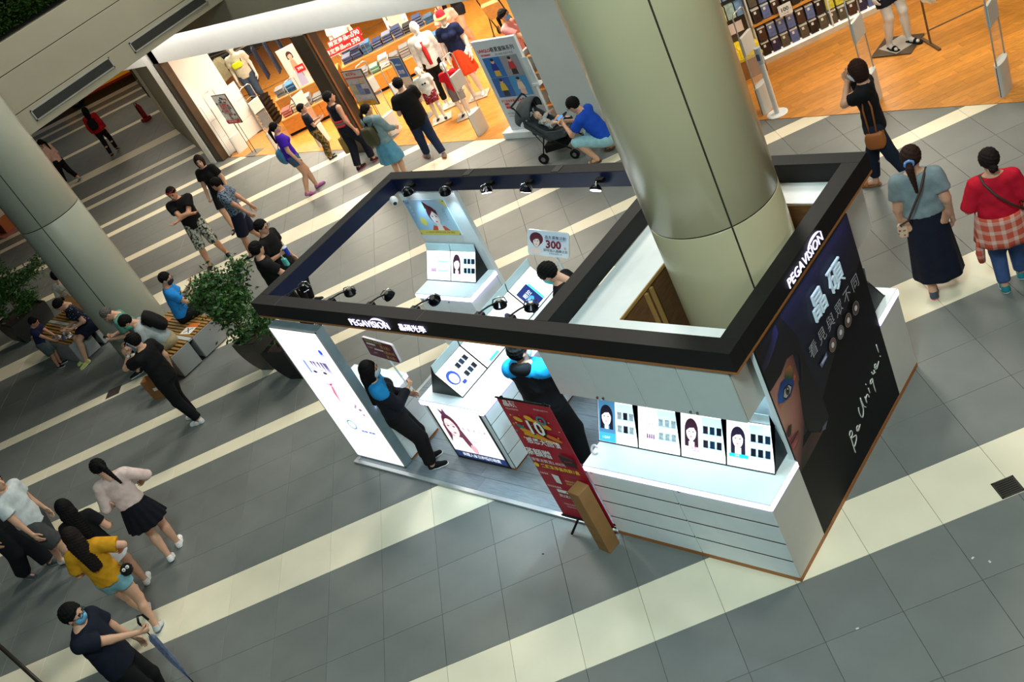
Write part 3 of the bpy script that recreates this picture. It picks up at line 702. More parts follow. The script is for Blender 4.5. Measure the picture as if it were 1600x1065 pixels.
def art_front(kind):
    def f(P, w, ln):
        if kind == 0:
            P.rect(.01, .01, w * .45, ln - .01, (70, 130, 170)); P.rect(.01, .01, w * .45, .09, (60, 170, 210)); P.face_pic(w * .23, ln * .62, .15, (16, 22, 36), (252, 246, 246), (210, 120, 130)); P.text('1-DAY', w * .22, .05, .03, (255, 255, 255))
        if kind == 1:
            P.face_pic(w * .33, ln * .62, .11, (214, 222, 240), (255, 250, 250), (230, 170, 190), bob=.6); P.rect(.06, .12, .17, .125, (230, 80, 180)); P.text('NEW', .09, .14, .022, (230, 80, 170))
            for k in range(4): P.rect(.10 + k * .022, .11, .112 + k * .022, .15, (90, 60, 110))
        if kind == 2:
            P.face_pic(w * .25, ln * .60, .14, (52, 28, 44), (255, 250, 248), (214, 100, 120), bob=1.2, top=.1); P.text('晶采', w * .30, .10, .035, (190, 60, 120)); P.rect(.12, .075, .20, .08, (226, 90, 150))
        if kind == 3:
            P.face_pic(w * .25, ln * .62, .14, (34, 26, 50), (255, 252, 250), (210, 110, 130), bob=1.25); P.rect(.03, .085, .20, .115, (40, 190, 206)); P.text('自然', .10, .10, .022, (255, 255, 255))
        for k in range(3): P.text('···', .06 + k * .05, .045, .02, (90, 70, 90))
        P.rect(w * .50, .10, w - .02, ln - .015, (206, 232, 240))
        for z in (.12, .23): P.rect(w * .51, z, w - .03, z + .012, (150, 190, 206))
    return f
PF = [(0, 0), (.20, .325), (.18, .45), (.23, 0)]
rk = random.Random(9)
dl = ['lit lens display with a blue portrait, leftmost on the drawer counter', 'lit lens display with a very pale portrait, second on the drawer counter', 'lit lens display with a brown-haired portrait, third on the drawer counter', 'lit lens display with a long-haired portrait and cyan strip, nearest the black wall']
for k in range(4):
    t, P = display(dl[k], (-1.80 + k * .4275, .29, .9), 0, .425, PF, art_front(k), 'lit displays on the drawer counter')
    packs(t, .425, .38, PF, .25, (.15, .265), 3, [[M_pack[0], M_pack[3]], [M_pack[3]], [M_pack[0], M_pack[1], M_pack[2]], [M_pack[2], M_pack[0], M_pack[0]]][k], rk)
t, P = display('dark lit display box on the rear counter behind the black wall', (-.06, 2.42, .9), R(180), .425, PF, art_front(3), 'lit displays on the rear counter')
# ---- left front light box, its side counter
lb = thing('light_box', 'tall white light box with an eye poster at the front left corner', 'light box', (-5.24, .15, 0))
bx('case', mat('lightbox_alu', (150, 168, 176), .35, .3), lb, -5.66, .103, .03, -4.80, .21, 2.0, .002)
P = Print((0, .102, 0), (1, 0, 0), (0, 0, 1), .001, .0005)
P.rect(-5.645, .045, -4.815, 1.985, (255, 255, 255))
P.poly([(-5.42, 1.55), (-5.005, 1.558), (-5.02, 1.375), (-5.41, 1.37)], [(246, 244, 250), (236, 232, 246), (255, 255, 255), (255, 255, 255)])
P.poly([(-5.425, 1.552), (-5.385, 1.552), (-5.385, 1.37), (-5.415, 1.37)], (120, 146, 214))
for x, b in ((-5.28, 1.47), (-5.23, 1.45), (-5.16, 1.45), (-5.10, 1.40), (-5.05, 1.37), (-5.02, 1.36)): P.poly([(x - .022, 1.557), (x + .022, 1.557), (x + .012, b)], (104, 90, 138))
for x in (-5.312, -5.138): P.disc(x, 1.40, .036, .018, (72, 62, 112), 14); P.disc(x, 1.40, .014, .015, (20, 20, 50), 10); P.rect(x - .05, 1.435, x + .05, 1.443, (150, 130, 170))
P.poly([(-5.288, 1.246), (-5.19, 1.21), (-5.093, 1.276), (-5.19, 1.235)], (226, 120, 170)); P.poly([(-5.19, 1.22), (-5.16, 1.20), (-5.215, .945), (-5.23, 1.10)], (216, 110, 140)); P.disc(-5.17, 1.235, .018, .018, (150, 60, 90), 8)
P.disc(-5.50, .97, .07, .10, (238, 226, 244), 16, .4); P.ring(-5.46, .90, .05, .006, (150, 190, 210))
for x, y in ((-4.964, .956), (-4.99, .93), (-4.936, .90), (-4.915, .90), (-4.917, .826)): P.disc(x, y, .014, .018, (120, 60, 110), 8)
P.ring(-5.474, .609, .072, .008, (150, 206, 214)); P.ring(-5.294, .613, .072, .014, (40, 130, 160))
for x in (-5.523, -5.41, -5.294, -5.18, -5.059): P.ring(x, .389, .06, .006, (150, 214, 214))
for x in (-5.118, -4.99): P.rect(x - .05, .53, x + .05, .555, (40, 80, 200)); P.text('NEW', x, .542, .018, (255, 255, 255))
P.disc(-4.93, 1.73, .03, .036, (40, 80, 200), 12); P.text('晶碩', -4.93, 1.685, .04, (40, 80, 200))
P.build('lit_poster', attr_mat('lightbox_poster', 1.15), lb)
fr = MB().box(-5.66, .095, .03, -5.645, .103, 2.0).box(-4.815, .095, .03, -4.80, .103, 2.0).box(-5.66, .095, .03, -4.80, .103, .045).box(-5.66, .095, 1.985, -4.80, .103, 2.0); fr.build('frame', M_alu, lb)
bx('plinth', mat('plinth_dark', (80, 76, 84), .5), lb, -5.60, .12, 0, -4.82, .21, .03)
sidec = thing('side_counter', 'white counter behind the tall light box', 'counter', (-5.2, .45, 0))
bx('carcass', M_white, sidec, -5.66, .215, .06, -4.79, .70, .862, .001); bx('plinth', M_oak, sidec, -5.64, .23, .024, -4.80, .70, .06)
led_top(sidec, -5.67, .212, -4.775, .715, .9, 'r')
for k in range(3): d = bx('drawer', M_white, sidec, -4.789, .222, .07 + k * .264, -4.777, .692, .07 + k * .264 + .256, .001)
tb = bx('tablet', M_blackmetal, None, -5.06, .40, .902, -4.90, .55, .914, .003); tag(tb, 'small black tablet lying on the counter behind the light box', 'tablet')
# ---- tall poster panel at the back left, its counter and two displays
bp = thing('backdrop', 'tall white panel carrying a framed portrait at the back left', 'panel', (-5.3, 2.53, 0))
bx('board', M_white, bp, -5.80, 2.50, 0, -4.83, 2.56, 2.0, .002)
po = thing('framed_poster', 'pale blue portrait poster with yellow strip on the tall white panel', 'poster', (-5.4, 2.49, 1.67))
bx('backing', mat('poster_acrylic', (200, 226, 236), .15, var=.02), po, -5.762, 2.484, 1.415, -5.045, 2.494, 1.925, .001)
P = Print((0, 2.483, 0), (1, 0, 0), (0, 0, 1), .0006, .0004)
P.rect(-5.757, 1.42, -5.05, 1.92, [(150, 186, 216), (190, 220, 236), (176, 208, 228), (158, 190, 220)])
P.rect(-5.757, 1.42, -5.05, 1.485, (226, 204, 92)); P.text('人人都適用 晶碩隱形眼鏡 透氧 保濕', -5.40, 1.452, .032, (120, 100, 30)); P.disc(-5.58, 1.61, .05, .06, (222, 208, 96)); P.poly([(-5.16, 1.92), (-5.05, 1.92), (-5.05, 1.80)], (230, 214, 120))
P.poly([(-5.50, 1.486), (-5.44, 1.56), (-5.36, 1.54), (-5.26, 1.55), (-5.19, 1.486)], (206, 84, 52)); P.poly([(-5.40, 1.486), (-5.36, 1.60), (-5.30, 1.60), (-5.29, 1.486)], (244, 220, 214))
P.disc(-5.36, 1.715, .085, .125, (84, 26, 40)); P.poly([(-5.44, 1.80), (-5.43, 1.905), (-5.30, 1.79)], (84, 26, 40)); P.disc(-5.345, 1.675, .072, .105, (248, 226, 222))
P.poly([(-5.42, 1.69), (-5.42, 1.78), (-5.27, 1.78), (-5.272, 1.70), (-5.34, 1.765)], (84, 26, 40))
for x in (-5.378, -5.315): P.disc(x, 1.685, .014, .008, (60, 30, 40), 8); P.rect(x - .018, 1.703, x + .018, 1.708, (90, 40, 50))
P.disc(-5.345, 1.615, .020, .008, (220, 60, 70), 10)
for y in (1.82, 1.77, 1.72): P.ring(-5.68, y, .013, .004, (255, 255, 255))
P.text('晶碩', -5.69, 1.885, .036, (90, 110, 150))
for y in (1.79, 1.76, 1.72, 1.69, 1.65): P.text('人氣', -5.13, y, .02, (60, 150, 200))
P.build('print', PRINT, po)
for x in (-5.742, -5.065):
    for z in (1.435, 1.905): MB().cyl((x, 2.484, z), (x, 2.474, z), .008, n=10).build('standoff', M_chrome, po)
bc = thing('back_counter', 'white counter in front of the tall poster panel', 'counter', (-5.3, 2.2, 0))
bx('carcass', M_white, bc, -5.76, 2.0, .06, -4.84, 2.49, .862, .001); bx('plinth', M_oak, bc, -5.74, 2.02, .0, -4.86, 2.49, .06)
led_top(bc, -5.78, 1.985, -4.82, 2.495, .9, 'fr')
for k in range(2): d = bx('drawer', M_white, bc, -5.75 + k * .46, 1.988, .60, -5.75 + k * .46 + .45, 1.999, .855, .001); MB().cyl((-5.70 + k * .46, 1.988, .80), (-5.70 + k * .46, 1.98, .80), .01, n=10).build('lock', M_lock, d)
PB = [(0, 0), (.21, .30), (.235, .385), (.24, 0)]
for k in range(2):
    t, P = display(['left of the two lit displays under the framed portrait', 'right of the two lit displays under the framed portrait'][k], (-5.79 + k * .43, 2.245, .9), 0, .43, PB, art_front(1 if k == 0 else 2), 'lit displays under the framed portrait')
    if k == 1: packs(t, .43, .36, PB, .27, (.14, .25), 3, [M_pack[2], M_pack[0]], rk)
# ---- island counter with poster front and drawers facing the aisle
isl = thing('island_counter', 'white island counter with a backlit portrait on its front end', 'counter', (-3.8, 1.3, 0))
bx('carcass', M_white, isl, -4.235, .395, .06, -3.356, 2.30, .862, .001); bx('drawer_recess', M_gap, isl, -3.356, .40, .062, -3.3535, 2.295, .86); bx('plinth', M_oak, isl, -4.22, .40, .024, -3.36, 2.29, .06)
led_top(isl, -4.25, .375, -3.332, 2.32, .9, 'fr')
for k in range(3):
    for j in range(4):
        d = bx('drawer', M_white, isl, -3.352, .405 + k * .635, .062 + j * .205, -3.340, .405 + k * .635 + .629, .062 + j * .205 + .198, .001)
        bx('edge_band', M_band, d, -3.352, .405 + k * .635, .062 + j * .205 + .1982, -3.3408, .405 + k * .635 + .629, .062 + j * .205 + .2005)
        if j == 3: MB().cyl((-3.341, .45 + k * .635, .84), (-3.333, .45 + k * .635, .84), .010, n=10).build('lock', M_lock, d)
P = Print((0, .393, 0), (1, 0, 0), (0, 0, 1), .002, .0006)
P.rect(-4.175, .07, -3.43, .85, (250, 246, 248)); P.rect(-4.175, .07, -3.43, .165, (34, 52, 96)); P.text('美瞳人氣日拋隱形眼鏡', -3.80, .117, .056, (235, 240, 250), fat=.0008)
P.disc(-3.98, .55, .115, .18, (92, 40, 62)); P.poly([(-3.92, .62), (-3.86, .50), (-3.80, .25), (-3.84, .17), (-3.90, .30), (-3.95, .50)], (110, 52, 76)); P.poly([(-4.08, .60), (-4.06, .40), (-4.12, .30), (-4.11, .55)], (110, 52, 76))
P.poly([(-4.03, .70), (-4.05, .80), (-4.0, .76), (-3.97, .81), (-3.95, .72)], (96, 44, 84)); P.disc(-3.99, .53, .085, .135, (255, 236, 236)); P.poly([(-4.08, .17), (-4.03, .40), (-3.94, .40), (-3.88, .17)], (255, 238, 236)); P.disc(-3.82, .24, .045, .07, (240, 180, 190), 14)
for x in (-4.03, -3.945): P.disc(x, .555, .02, .01, (80, 40, 60), 10); P.rect(x - .026, .585, x + .026, .59, (130, 80, 100))
P.disc(-3.98, .46, .022, .011, (210, 70, 100), 10)
for k, ch in enumerate('REVIA'): P.text(ch, -3.80 + k * .078, .55, .055, (150, 120, 140))
P.text('MOIST', -3.74, .37, .035, (160, 140, 170))
P.build('lit_poster', attr_mat('island_poster', .85), isl)
fr = MB().box(-4.195, .386, .05, -4.175, .395, .87).box(-3.43, .386, .05, -3.41, .395, .87).box(-4.175, .386, .05, -3.43, .395, .07).box(-4.175, .386, .85, -3.43, .395, .87); fr.build('poster_frame', M_blackmetal, isl)
PI_ = [(0, 0), (.23, .29), (.21, .40), (.45, 0)]
def art_isl(kind):
    def f(P, w, ln):
        if kind == 0:
            P.disc(w * .24, ln * .55, .07, .085, (40, 70, 160), 16); P.disc(w * .24, ln * .52, .045, .06, (255, 255, 255)); P.rect(w * .30, ln * .2, w * .42, ln * .3, (50, 60, 140)); P.text('水潤', w * .3, .06, .03, (90, 190, 220))
        if kind == 1: P.rect(w * .2, .02, w * .55, .05, (70, 200, 220)); P.text('BLUE', w * .4, ln * .7, .03, (60, 170, 210))
        if kind == 2: P.disc(w * .45, ln * .5, .04, .05, (30, 40, 70)); P.text('DAY', w * .5, ln * .25, .03, (120, 150, 180))
        if kind == 3: P.rect(w * .06, .03, w * .5, ln * .75, (16, 34, 96)); P.disc(w * .25, ln * .35, .05, .03, (70, 150, 230)); P.text('眼控', w * .28, ln * .5, .06, (230, 240, 255)); P.rect(w * .5, .03, w * .56, ln * .7, (60, 200, 230))
    return f
il = ['lit display at the front end of the island, with a blue-haired portrait', 'second lit display on the island, with a cyan strip', 'third lit display on the island, mostly white', 'lit display with a dark blue panel at the back end of the island']
for k in range(4):
    t, P = display(il[k], (-3.69, .50 + k * .44, .9), R(90), .435, PI_, art_isl(k), 'lit displays on the island')
    if k == 0: packs(t, .435, .37, PI_, .24, (.13, .25), 3, [M_pack[0], M_pack[2], M_pack[0]], rk)
st = thing('paper_stack', 'stacked white leaflets beside the dark blue display on the island', 'leaflets', (-3.55, 2.1, .9))
for k in range(4): bx('sheet', mat('paper_white', (240, 244, 246), .5, var=.02), st, -3.62 + .01 * k, 1.98 - .012 * k, .901 + k * .004, -3.42 + .006 * k, 2.25, .9048 + k * .004)
# ---- track spotlights along the canopy
def spotlamp(label, base, head, aim, watts, group):
    t = thing('track_spotlight', label, 'spotlight', base, 0, group)
    b, h = Vector(base), Vector(head); d = (Vector(aim) - h).normalized()
    MB().cbox(b, (.09, .05, .035)).build('adapter', M_blackmetal, t)
    up = h - d * .05; MB().tube([b, b + Vector((0, 0, .02)), (b + up) / 2 + Vector((0, 0, .02)), up], .008, 8).build('arm', M_blackmetal, t, smooth=True)
    hd_ = MB().cyl(h - d * .055, h - d * .02, .030, .062, 24).cyl(h - d * .02, h, .062, .064, 24); hd_.build('head', mat('lamp_black_gloss', (22, 24, 30), .18, .6), t, smooth=False)
    MB().cyl(h - d * .068, h - d * .055, .018, .024, 16).build('driver', mat('lamp_grey', (120, 118, 108), .3, .6), t)
    yk = h - d * .02; sd = d.orthogonal().normalized()
    MB().tube([yk + sd * .068, yk + sd * .05 - d * .06, yk - d * .075, yk - sd * .05 - d * .06, yk - sd * .068], .006, 6).build('yoke', M_chrome, t, smooth=True)
    MB().cyl(h, h + d * .003, .054, n=24).build('lens', mat('lamp_lens', (236, 244, 255), .3, emit=10, var=.01), t)
    l = spot_light('spot_beam', h + d * .012, aim, watts, COOL, 75); return t
fx = [(-5.47, (-5.3, .5, .9)), (-4.70, (-5.1, .55, .9)), (-4.07, (-3.9, .9, .9)), (-3.42, (-3.7, 1.1, .9)), (-2.57, (-3.0, .35, 0)), (-2.20, (-2.75, .25, 0))]
fl = ['track spotlight at the left end of the front canopy beam', 'second track spotlight on the front beam, above the red handheld sign', 'third track spotlight on the front beam', 'fourth track spotlight on the front beam, by the white counter', 'fifth track spotlight on the front beam, over the island', 'sixth track spotlight on the front beam, next to the cross beam']
for k, (x, aim) in enumerate(fx): spotlamp(fl[k], (x - .06, YF + BW + .05, 2.15), (x, .62, 2.09), aim, 80 if k > 3 else 22, 'spotlights on the front beam')
bl_ = ['track spotlight at the left end of the back beam over the portrait', 'second track spotlight on the back beam over the portrait', 'third track spotlight on the back beam', 'fourth track spotlight on the back beam', 'lit track spotlight on the back beam nearest the round column']
for k, (x, aim) in enumerate(((-5.47, (-5.5, 2.3, 1.2)), (-4.84, (-5.1, 2.3, 1.1)), (-4.19, (-4.0, 1.7, .9)), (-3.62, (-3.8, 1.6, .9)), (-2.69, (-2.6, .3, 0)))): spotlamp(bl_[k], (x + .05, YB - BW - .05, 2.14), (x, 2.40, 2.06), aim, 22, 'spotlights on the back beam')
dome = thing('security_camera', 'small white dome camera under the back left canopy corner', 'camera', (-5.75, 2.37, 2.0)); MB().ball((-5.75, 2.37, 2.0), (.05, .05, .055), 16, 10).build('dome', M_white, dome, smooth=True); MB().ball((-5.72, 2.345, 1.975), .024, 12, 8).build('lens', M_blackmetal, dome, smooth=True)
# light under the shelf of the upper cabinet
area_light('shelf_strip', (-.95, .50, 1.49), (-.95, .30, .9), 1.6, .05, 5, COOL)
# ---- red banner stand, cardboard box, handheld signs
ban = thing('banner_stand', 'tall red banner stand with a large white 10 beside the counter', 'banner', (-2.05, -.05, 0))
bx('sheet', mat('banner_red', (176, 22, 44), .5, var=.05), ban, -2.335, -.056, .17, -1.735, -.053, 1.66)
P = Print((-2.035, -.0562, 0), (1, 0, 0), (0, 0, 1), .0005, .0004); rb_ = random.Random(4)
P.text('晶碩', -.18, 1.605, .078, (255, 250, 250), fat=.001); P.text('PEGAVISION', -.18, 1.545, .026, (250, 230, 232)); P.text('即日起-2020.7.31', .17, 1.59, .022, (250, 220, 224))
for k in range(26): P.disc(rb_.uniform(-.27, .27), rb_.uniform(1.19, 1.50), rb_.uniform(.005, .014), rb_.uniform(.005, .014), rb_.choice([(240, 180, 50), (250, 210, 90), (230, 90, 120), (40, 150, 150)]), 8)
for x, y, a, b, c in ((-.16, 1.44, .05, .028, (240, 176, 46)), (-.02, 1.475, .05, .03, (244, 186, 52)), (.10, 1.42, .10, .035, (240, 172, 44)), (-.17, 1.35, .05, .02, (30, 130, 130)), (-.05, 1.27, .16, .035, (236, 160, 44)), (.16, 1.27, .09, .025, (222, 120, 40))): P.disc(x, y, a, b, c, 18, -.35)
P.ring(.125, 1.475, .052, .02, (36, 140, 148))
P.text('10', .008, 1.352, .225, (20, 14, 16), fat=.007, sx=.95); P.text('10', -.004, 1.358, .225, (255, 255, 250), fat=.004, sx=.95)
P.poly([(-.17, 1.29), (.17, 1.23), (.16, 1.195), (-.18, 1.255)], (238, 170, 40)); P.text('感恩大回饋', .0, 1.185, .078, (255, 255, 255), fat=.001)
P.text('滿額贈', -.14, 1.03, .105, (255, 255, 255), fat=.0015); P.poly([(.10, 1.06), (.26, 1.03), (.26, .93), (.11, .95)], (38, 16, 22)); P.text('BLACK', .185, .995, .03, (210, 40, 50)); P.poly([(.10, 1.06), (.26, 1.03), (.245, 1.05), (.12, 1.075)], (80, 40, 46))
P.text('單筆消費滿2,400元', -.07, .935, .048, (255, 236, 238)); P.disc(-.245, .868, .028, .028, (250, 214, 40)); P.text('黑鑽潔淨晶亮飲1盒', .03, .868, .052, (252, 220, 50), fat=.0008)
P.rect(-.25, .795, .27, .797, (214, 90, 104)); P.text('加購優惠', -.21, .765, .026, (255, 240, 240)); P.poly([(-.12, .78), (-.04, .77), (-.05, .66), (-.11, .67)], (236, 234, 230)); P.text('購買指定商品加價購', .13, .72, .026, (252, 220, 160)); P.text('超值優惠價只要99元', .13, .685, .026, (252, 214, 60))
P.text('指定商品優惠', -.17, .60, .028, (255, 240, 240)); P.rect(-.16, .535, -.04, .575, (244, 238, 234)); P.rect(.06, .535, .18, .575, (244, 238, 234)); P.text('買2送1', -.10, .49, .045, (255, 255, 255)); P.text('2盒85折', .13, .49, .045, (255, 255, 255))
P.text('詳情請洽現場服務人員', -.05, .38, .024, (240, 200, 206)); P.text('活動辦法依現場公告為準', -.03, .345, .022, (240, 200, 206)); P.rect(-.30, .17, .30, .20, (18, 18, 20)); P.text('晶碩光學', .05, .185, .02, (240, 240, 240))
P.build('print', attr_mat('banner_print'), ban)
for z in (1.665, .165): MB().cyl((-2.345, -.055, z), (-1.725, -.055, z), .009, n=10).build('rail', M_blackmetal, ban)
MB().tube([(-2.03, -.045, 1.66), (-2.03, .0, .9), (-2.03, -.03, .12)], .008, 8).build('pole', M_blackmetal, ban)
for s_ in (-1, 1):
    for e in (-1, 1): MB().tube([(-2.03 + s_ * .12, -.05, .17), (-2.03 + s_ * .22, -.05 + e * .13 * (1 if e > 0 else .7), .012)], .012, 8).build('foot', M_blackmetal, ban)
for x in (-2.28, -1.80): bx('hook', M_blackmetal, ban, x, -.062, 1.655, x + .03, -.048, 1.69, .002)
cb = thing('cardboard_box', 'tall narrow brown cardboard box leaning by the drawer counter', 'box', (-1.86, -.14, 0), R(-8))
MBc = mat('cardboard', (150, 108, 62), .8, var=.08, scale=12)
o = MB().box(-.02, -.07, 0, .12, .07, .76).build('carton', MBc, cb, world=False, bevel=.003)
MB().ext([(-.02, -.07, .758), (-.075, -.075, .70), (-.073, .065, .70), (-.02, .07, .758)], (.002, 0, .006)).build('flap', mat('cardboard_dark', (118, 82, 44), .8), cb, world=False)
MB().box(-.021, -.0715, .33, .121, -.0705, .334).build('crease', mat('cardboard_dark', (118, 82, 44)), cb, world=False); MB().box(-.021, -.0715, .12, .121, -.0705, .124).build('crease', mat('cardboard_dark', (118, 82, 44)), cb, world=False)
def round_board(P, w, h, r, n=6):
    pts = []
    for cx, cy, a in ((w / 2 - r, h / 2 - r, 0), (-w / 2 + r, h / 2 - r, 90), (-w / 2 + r, -h / 2 + r, 180), (w / 2 - r, -h / 2 + r, 270)):
        pts += [(cx + r * math.cos(R(a + 90 * k / n)), cy + r * math.sin(R(a + 90 * k / n))) for k in range(n + 1)]
    return pts
rs = thing('handheld_sign', 'dark red promotion sign on a white stick held by the staff woman', 'sign', (-4.40, .40, 1.05))
u = Vector((.99, 0, -.14)).normalized(); v = Vector((.14, 0, .99)).normalized()
P = Print((-4.405, .40, 1.545), u, v, .0, .0005); pts = round_board(P, .45, .26, .025)
MB().ext([P.P(a, b) for a, b in pts], Vector((0, .022, 0))).build('board', mat('sign_edge_white', (236, 234, 244), .4, var=.02), rs)
P.step(); P.poly(round_board(P, .435, .245, .02), (112, 18, 36)); P.text('指定商品 優惠活動', -.06, .098, .03, (240, 220, 150)); P.rect(-.18, .045, -.05, .07, (240, 236, 230)); P.text('買2送1', .09, .05, .05, (236, 190, 90)); P.text('1-DAY', -.15, .005, .028, (240, 236, 230)); P.rect(-.09, -.012, .04, .008, (240, 236, 230)); P.text('2盒85折', .12, -.015, .048, (236, 190, 90)); P.text('SOFT', -.10, -.06, .026, (240, 236, 230)); P.text('買3送1', .12, -.08, .05, (236, 190, 90))
P.build('print', PRINT, rs); MB().cyl((-4.39, .412, 1.43), (-4.33, .412, .98), .010, n=10).build('stick', mat('stick_white', (220, 236, 240), .4), rs)
s3 = thing('desk_sign', 'white sign reading 300 with a smiling portrait behind the masked man', 'sign', (-3.4, 2.16, .9))
n3 = Vector((.3, -.9, .3)).normalized(); u3 = Vector((.43, .10, -.125)); u3 = (u3 - n3 * u3.dot(n3)).normalized(); v3 = n3.cross(u3)
P = Print((-3.391, 2.161, 1.574), u3, v3, 0, .0005); pts = round_board(P, .46, .275, .03); MB().ext([P.P(a, b) for a, b in pts], -n3 * .02).build('board', M_white, s3)
P.step(); P.poly(round_board(P, .445, .26, .025), [(206, 224, 240)] * 14 + [(236, 244, 250)] * 14)
P.disc(-.13, .045, .075, .07, (96, 36, 52)); P.face_pic(-.13, .02, .11, (100, 40, 54), (252, 230, 224), (210, 90, 100), bob=0); P.disc(-.14, -.09, .07, .035, (250, 228, 222)); P.text('晶友募集活動', .085, .072, .04, (46, 70, 120)); P.rect(-.04, .045, .20, .048, (90, 110, 150)); P.text('300', .06, -.005, .115, (122, 20, 52), fat=.004); P.text('元', .19, -.03, .03, (122, 20, 52)); P.text('即可加入晶碩之友', .085, -.068, .034, (46, 60, 100)); P.text('詳情請洽服務人員', .085, -.1, .018, (110, 130, 170))
P.build('print', PRINT, s3); MB().cyl((-3.39, 2.18, 1.45), (-3.40, 2.22, .915), .012, n=10).build('post', mat('stick_white', (220, 236, 240), .4), s3); MB().cyl((-3.40, 2.22, .9), (-3.40, 2.22, .915), .07, n=24).build('foot', M_white, s3)
hk = MB(); hk.tube([(-1.745 + .035 * math.cos(R(a)), .16 + .02 * math.sin(R(a)), .935 + .035 * math.sin(R(a))) for a in range(30, 331, 20)], .009, 8)
tag(hk.build('tape_ring', mat('tape_white', (232, 232, 240), .4), smooth=True), 'white open ring standing on the left end of the drawer counter', 'tape')
# ================================================================== people: one continuous body each, clothes as parts
def nets(F, org, h):
    """surface nets over a signed-distance grid"""
    ins = F < 0
    nx, ny, nz = F.shape
    c8 = [(i, j, k) for i in (0, 1) for j in (0, 1) for k in (0, 1)]
    def sub(A, o): return A[o[0]:nx - 1 + o[0], o[1]:ny - 1 + o[1], o[2]:nz - 1 + o[2]]
    cnt = sum(sub(ins, o).astype(np.int8) for o in c8)
    act = (cnt > 0) & (cnt < 8)
    idx = np.argwhere(act)
    if len(idx) == 0: return np.zeros((0, 3)), np.zeros((0, 4), int)
    vals = {o: F[idx[:, 0] + o[0], idx[:, 1] + o[1], idx[:, 2] + o[2]] for o in c8}
    acc = np.zeros((len(idx), 3)); n = np.zeros(len(idx))
    for a in c8:
        for ax in range(3):
            if a[ax]: continue
            b = list(a); b[ax] = 1; b = tuple(b)
            va, vb = vals[a], vals[b]; m = (va < 0) != (vb < 0)
            t = np.where(m, va / np.where(m, va - vb, 1), 0)
            for q in range(3): acc[:, q] += np.where(m, a[q] + (t if q == ax else 0), 0)
            n += m
    V = (idx + acc / n[:, None]) * h + np.array(org)
    ID = -np.ones((nx - 1, ny - 1, nz - 1), int); ID[act] = np.arange(len(idx))
    Q = []
    for ax in range(3):
        o1 = [0, 0, 0]; o1[ax] = 1
        sl0 = [slice(None)] * 3; sl1 = [slice(None)] * 3
        sl0[ax] = slice(0, -1); sl1[ax] = slice(1, None)
        A, B = ins[tuple(sl0)], ins[tuple(sl1)]
        e = np.argwhere(A != B); u, v = [(1, 2), (2, 0), (0, 1)][ax]
        ok = (e[:, u] > 0) & (e[:, v] > 0) & (e[:, u] < F.shape[u] - 1) & (e[:, v] < F.shape[v] - 1); e = e[ok]
        fl = ins[e[:, 0], e[:, 1], e[:, 2]]
        def cell(du, dv):
            q = e.copy(); q[:, u] -= du; q[:, v] -= dv
            return ID[q[:, 0], q[:, 1], q[:, 2]]
        q = np.stack([cell(1, 1), cell(0, 1), cell(0, 0), cell(1, 0)], 1)
        q[~fl] = q[~fl][:, ::-1]
        Q.append(q)
    Q = np.concatenate(Q)
    return V, Q[(Q >= 0).all(1)]
def smin(a, b, k):
    k = np.float32(k); h = np.maximum(k - np.abs(a - b), 0)
    return np.minimum(a, b) - h * h * (np.float32(.25) / k)
SQ = [None, None]
def cone(P, a, b, ra, rb):
    a = np.asarray(a, np.float32); ba = np.asarray(b, np.float32) - a
    if SQ[0] is not P: SQ[0] = P; SQ[1] = np.einsum('...i,...i', P, P)
    F = P.reshape(-1, 3); sh = P.shape[:-1]; bb = max(float(ba @ ba), 1e-9)
    qb = (F @ ba).reshape(sh); qb -= np.float32(a @ ba)
    qq = (F @ (a * np.float32(-2))).reshape(sh); qq += SQ[1]; qq += np.float32(a @ a)
    t = np.clip(qb * np.float32(1 / bb), 0, 1)
    qq -= t * (2 * qb - t * np.float32(bb))
    np.maximum(qq, 0, out=qq); np.sqrt(qq, out=qq)
    qq -= np.float32(rb - ra) * t; qq -= np.float32(ra)
    return qq
def ellip(P, c, r):
    q = (P - np.asarray(c, np.float32)) / np.asarray(r, np.float32); k0 = np.sqrt(np.einsum('...i,...i', q, q)); q = q / np.asarray(r, np.float32); k1 = np.sqrt(np.einsum('...i,...i', q, q))
    return k0 * (k0 - 1) / np.maximum(k1, 1e-6)
def grid(lo, hi, h):
    n = [int(math.ceil((b - a) / h)) + 1 for a, b in zip(lo, hi)]
    ax = [np.float32(a) + np.arange(k, dtype=np.float32) * np.float32(h) for a, k in zip(lo, n)]
    return np.stack(np.meshgrid(*ax, indexing='ij'), -1)
def np_mesh(name, V, Q, smooth=True):
    me = bpy.data.meshes.new(name)
    me.vertices.add(len(V)); me.vertices.foreach_set('co', np.asarray(V, np.float32).ravel())
    me.loops.add(len(Q) * 4); me.loops.foreach_set('vertex_index', np.asarray(Q, np.int32).ravel())
    me.polygons.add(len(Q)); me.polygons.foreach_set('loop_start', np.arange(len(Q), dtype=np.int32) * 4)
    me.polygons.foreach_set('use_smooth', np.ones(len(Q), bool))
    me.update(calc_edges=True); me.validate()
    return me
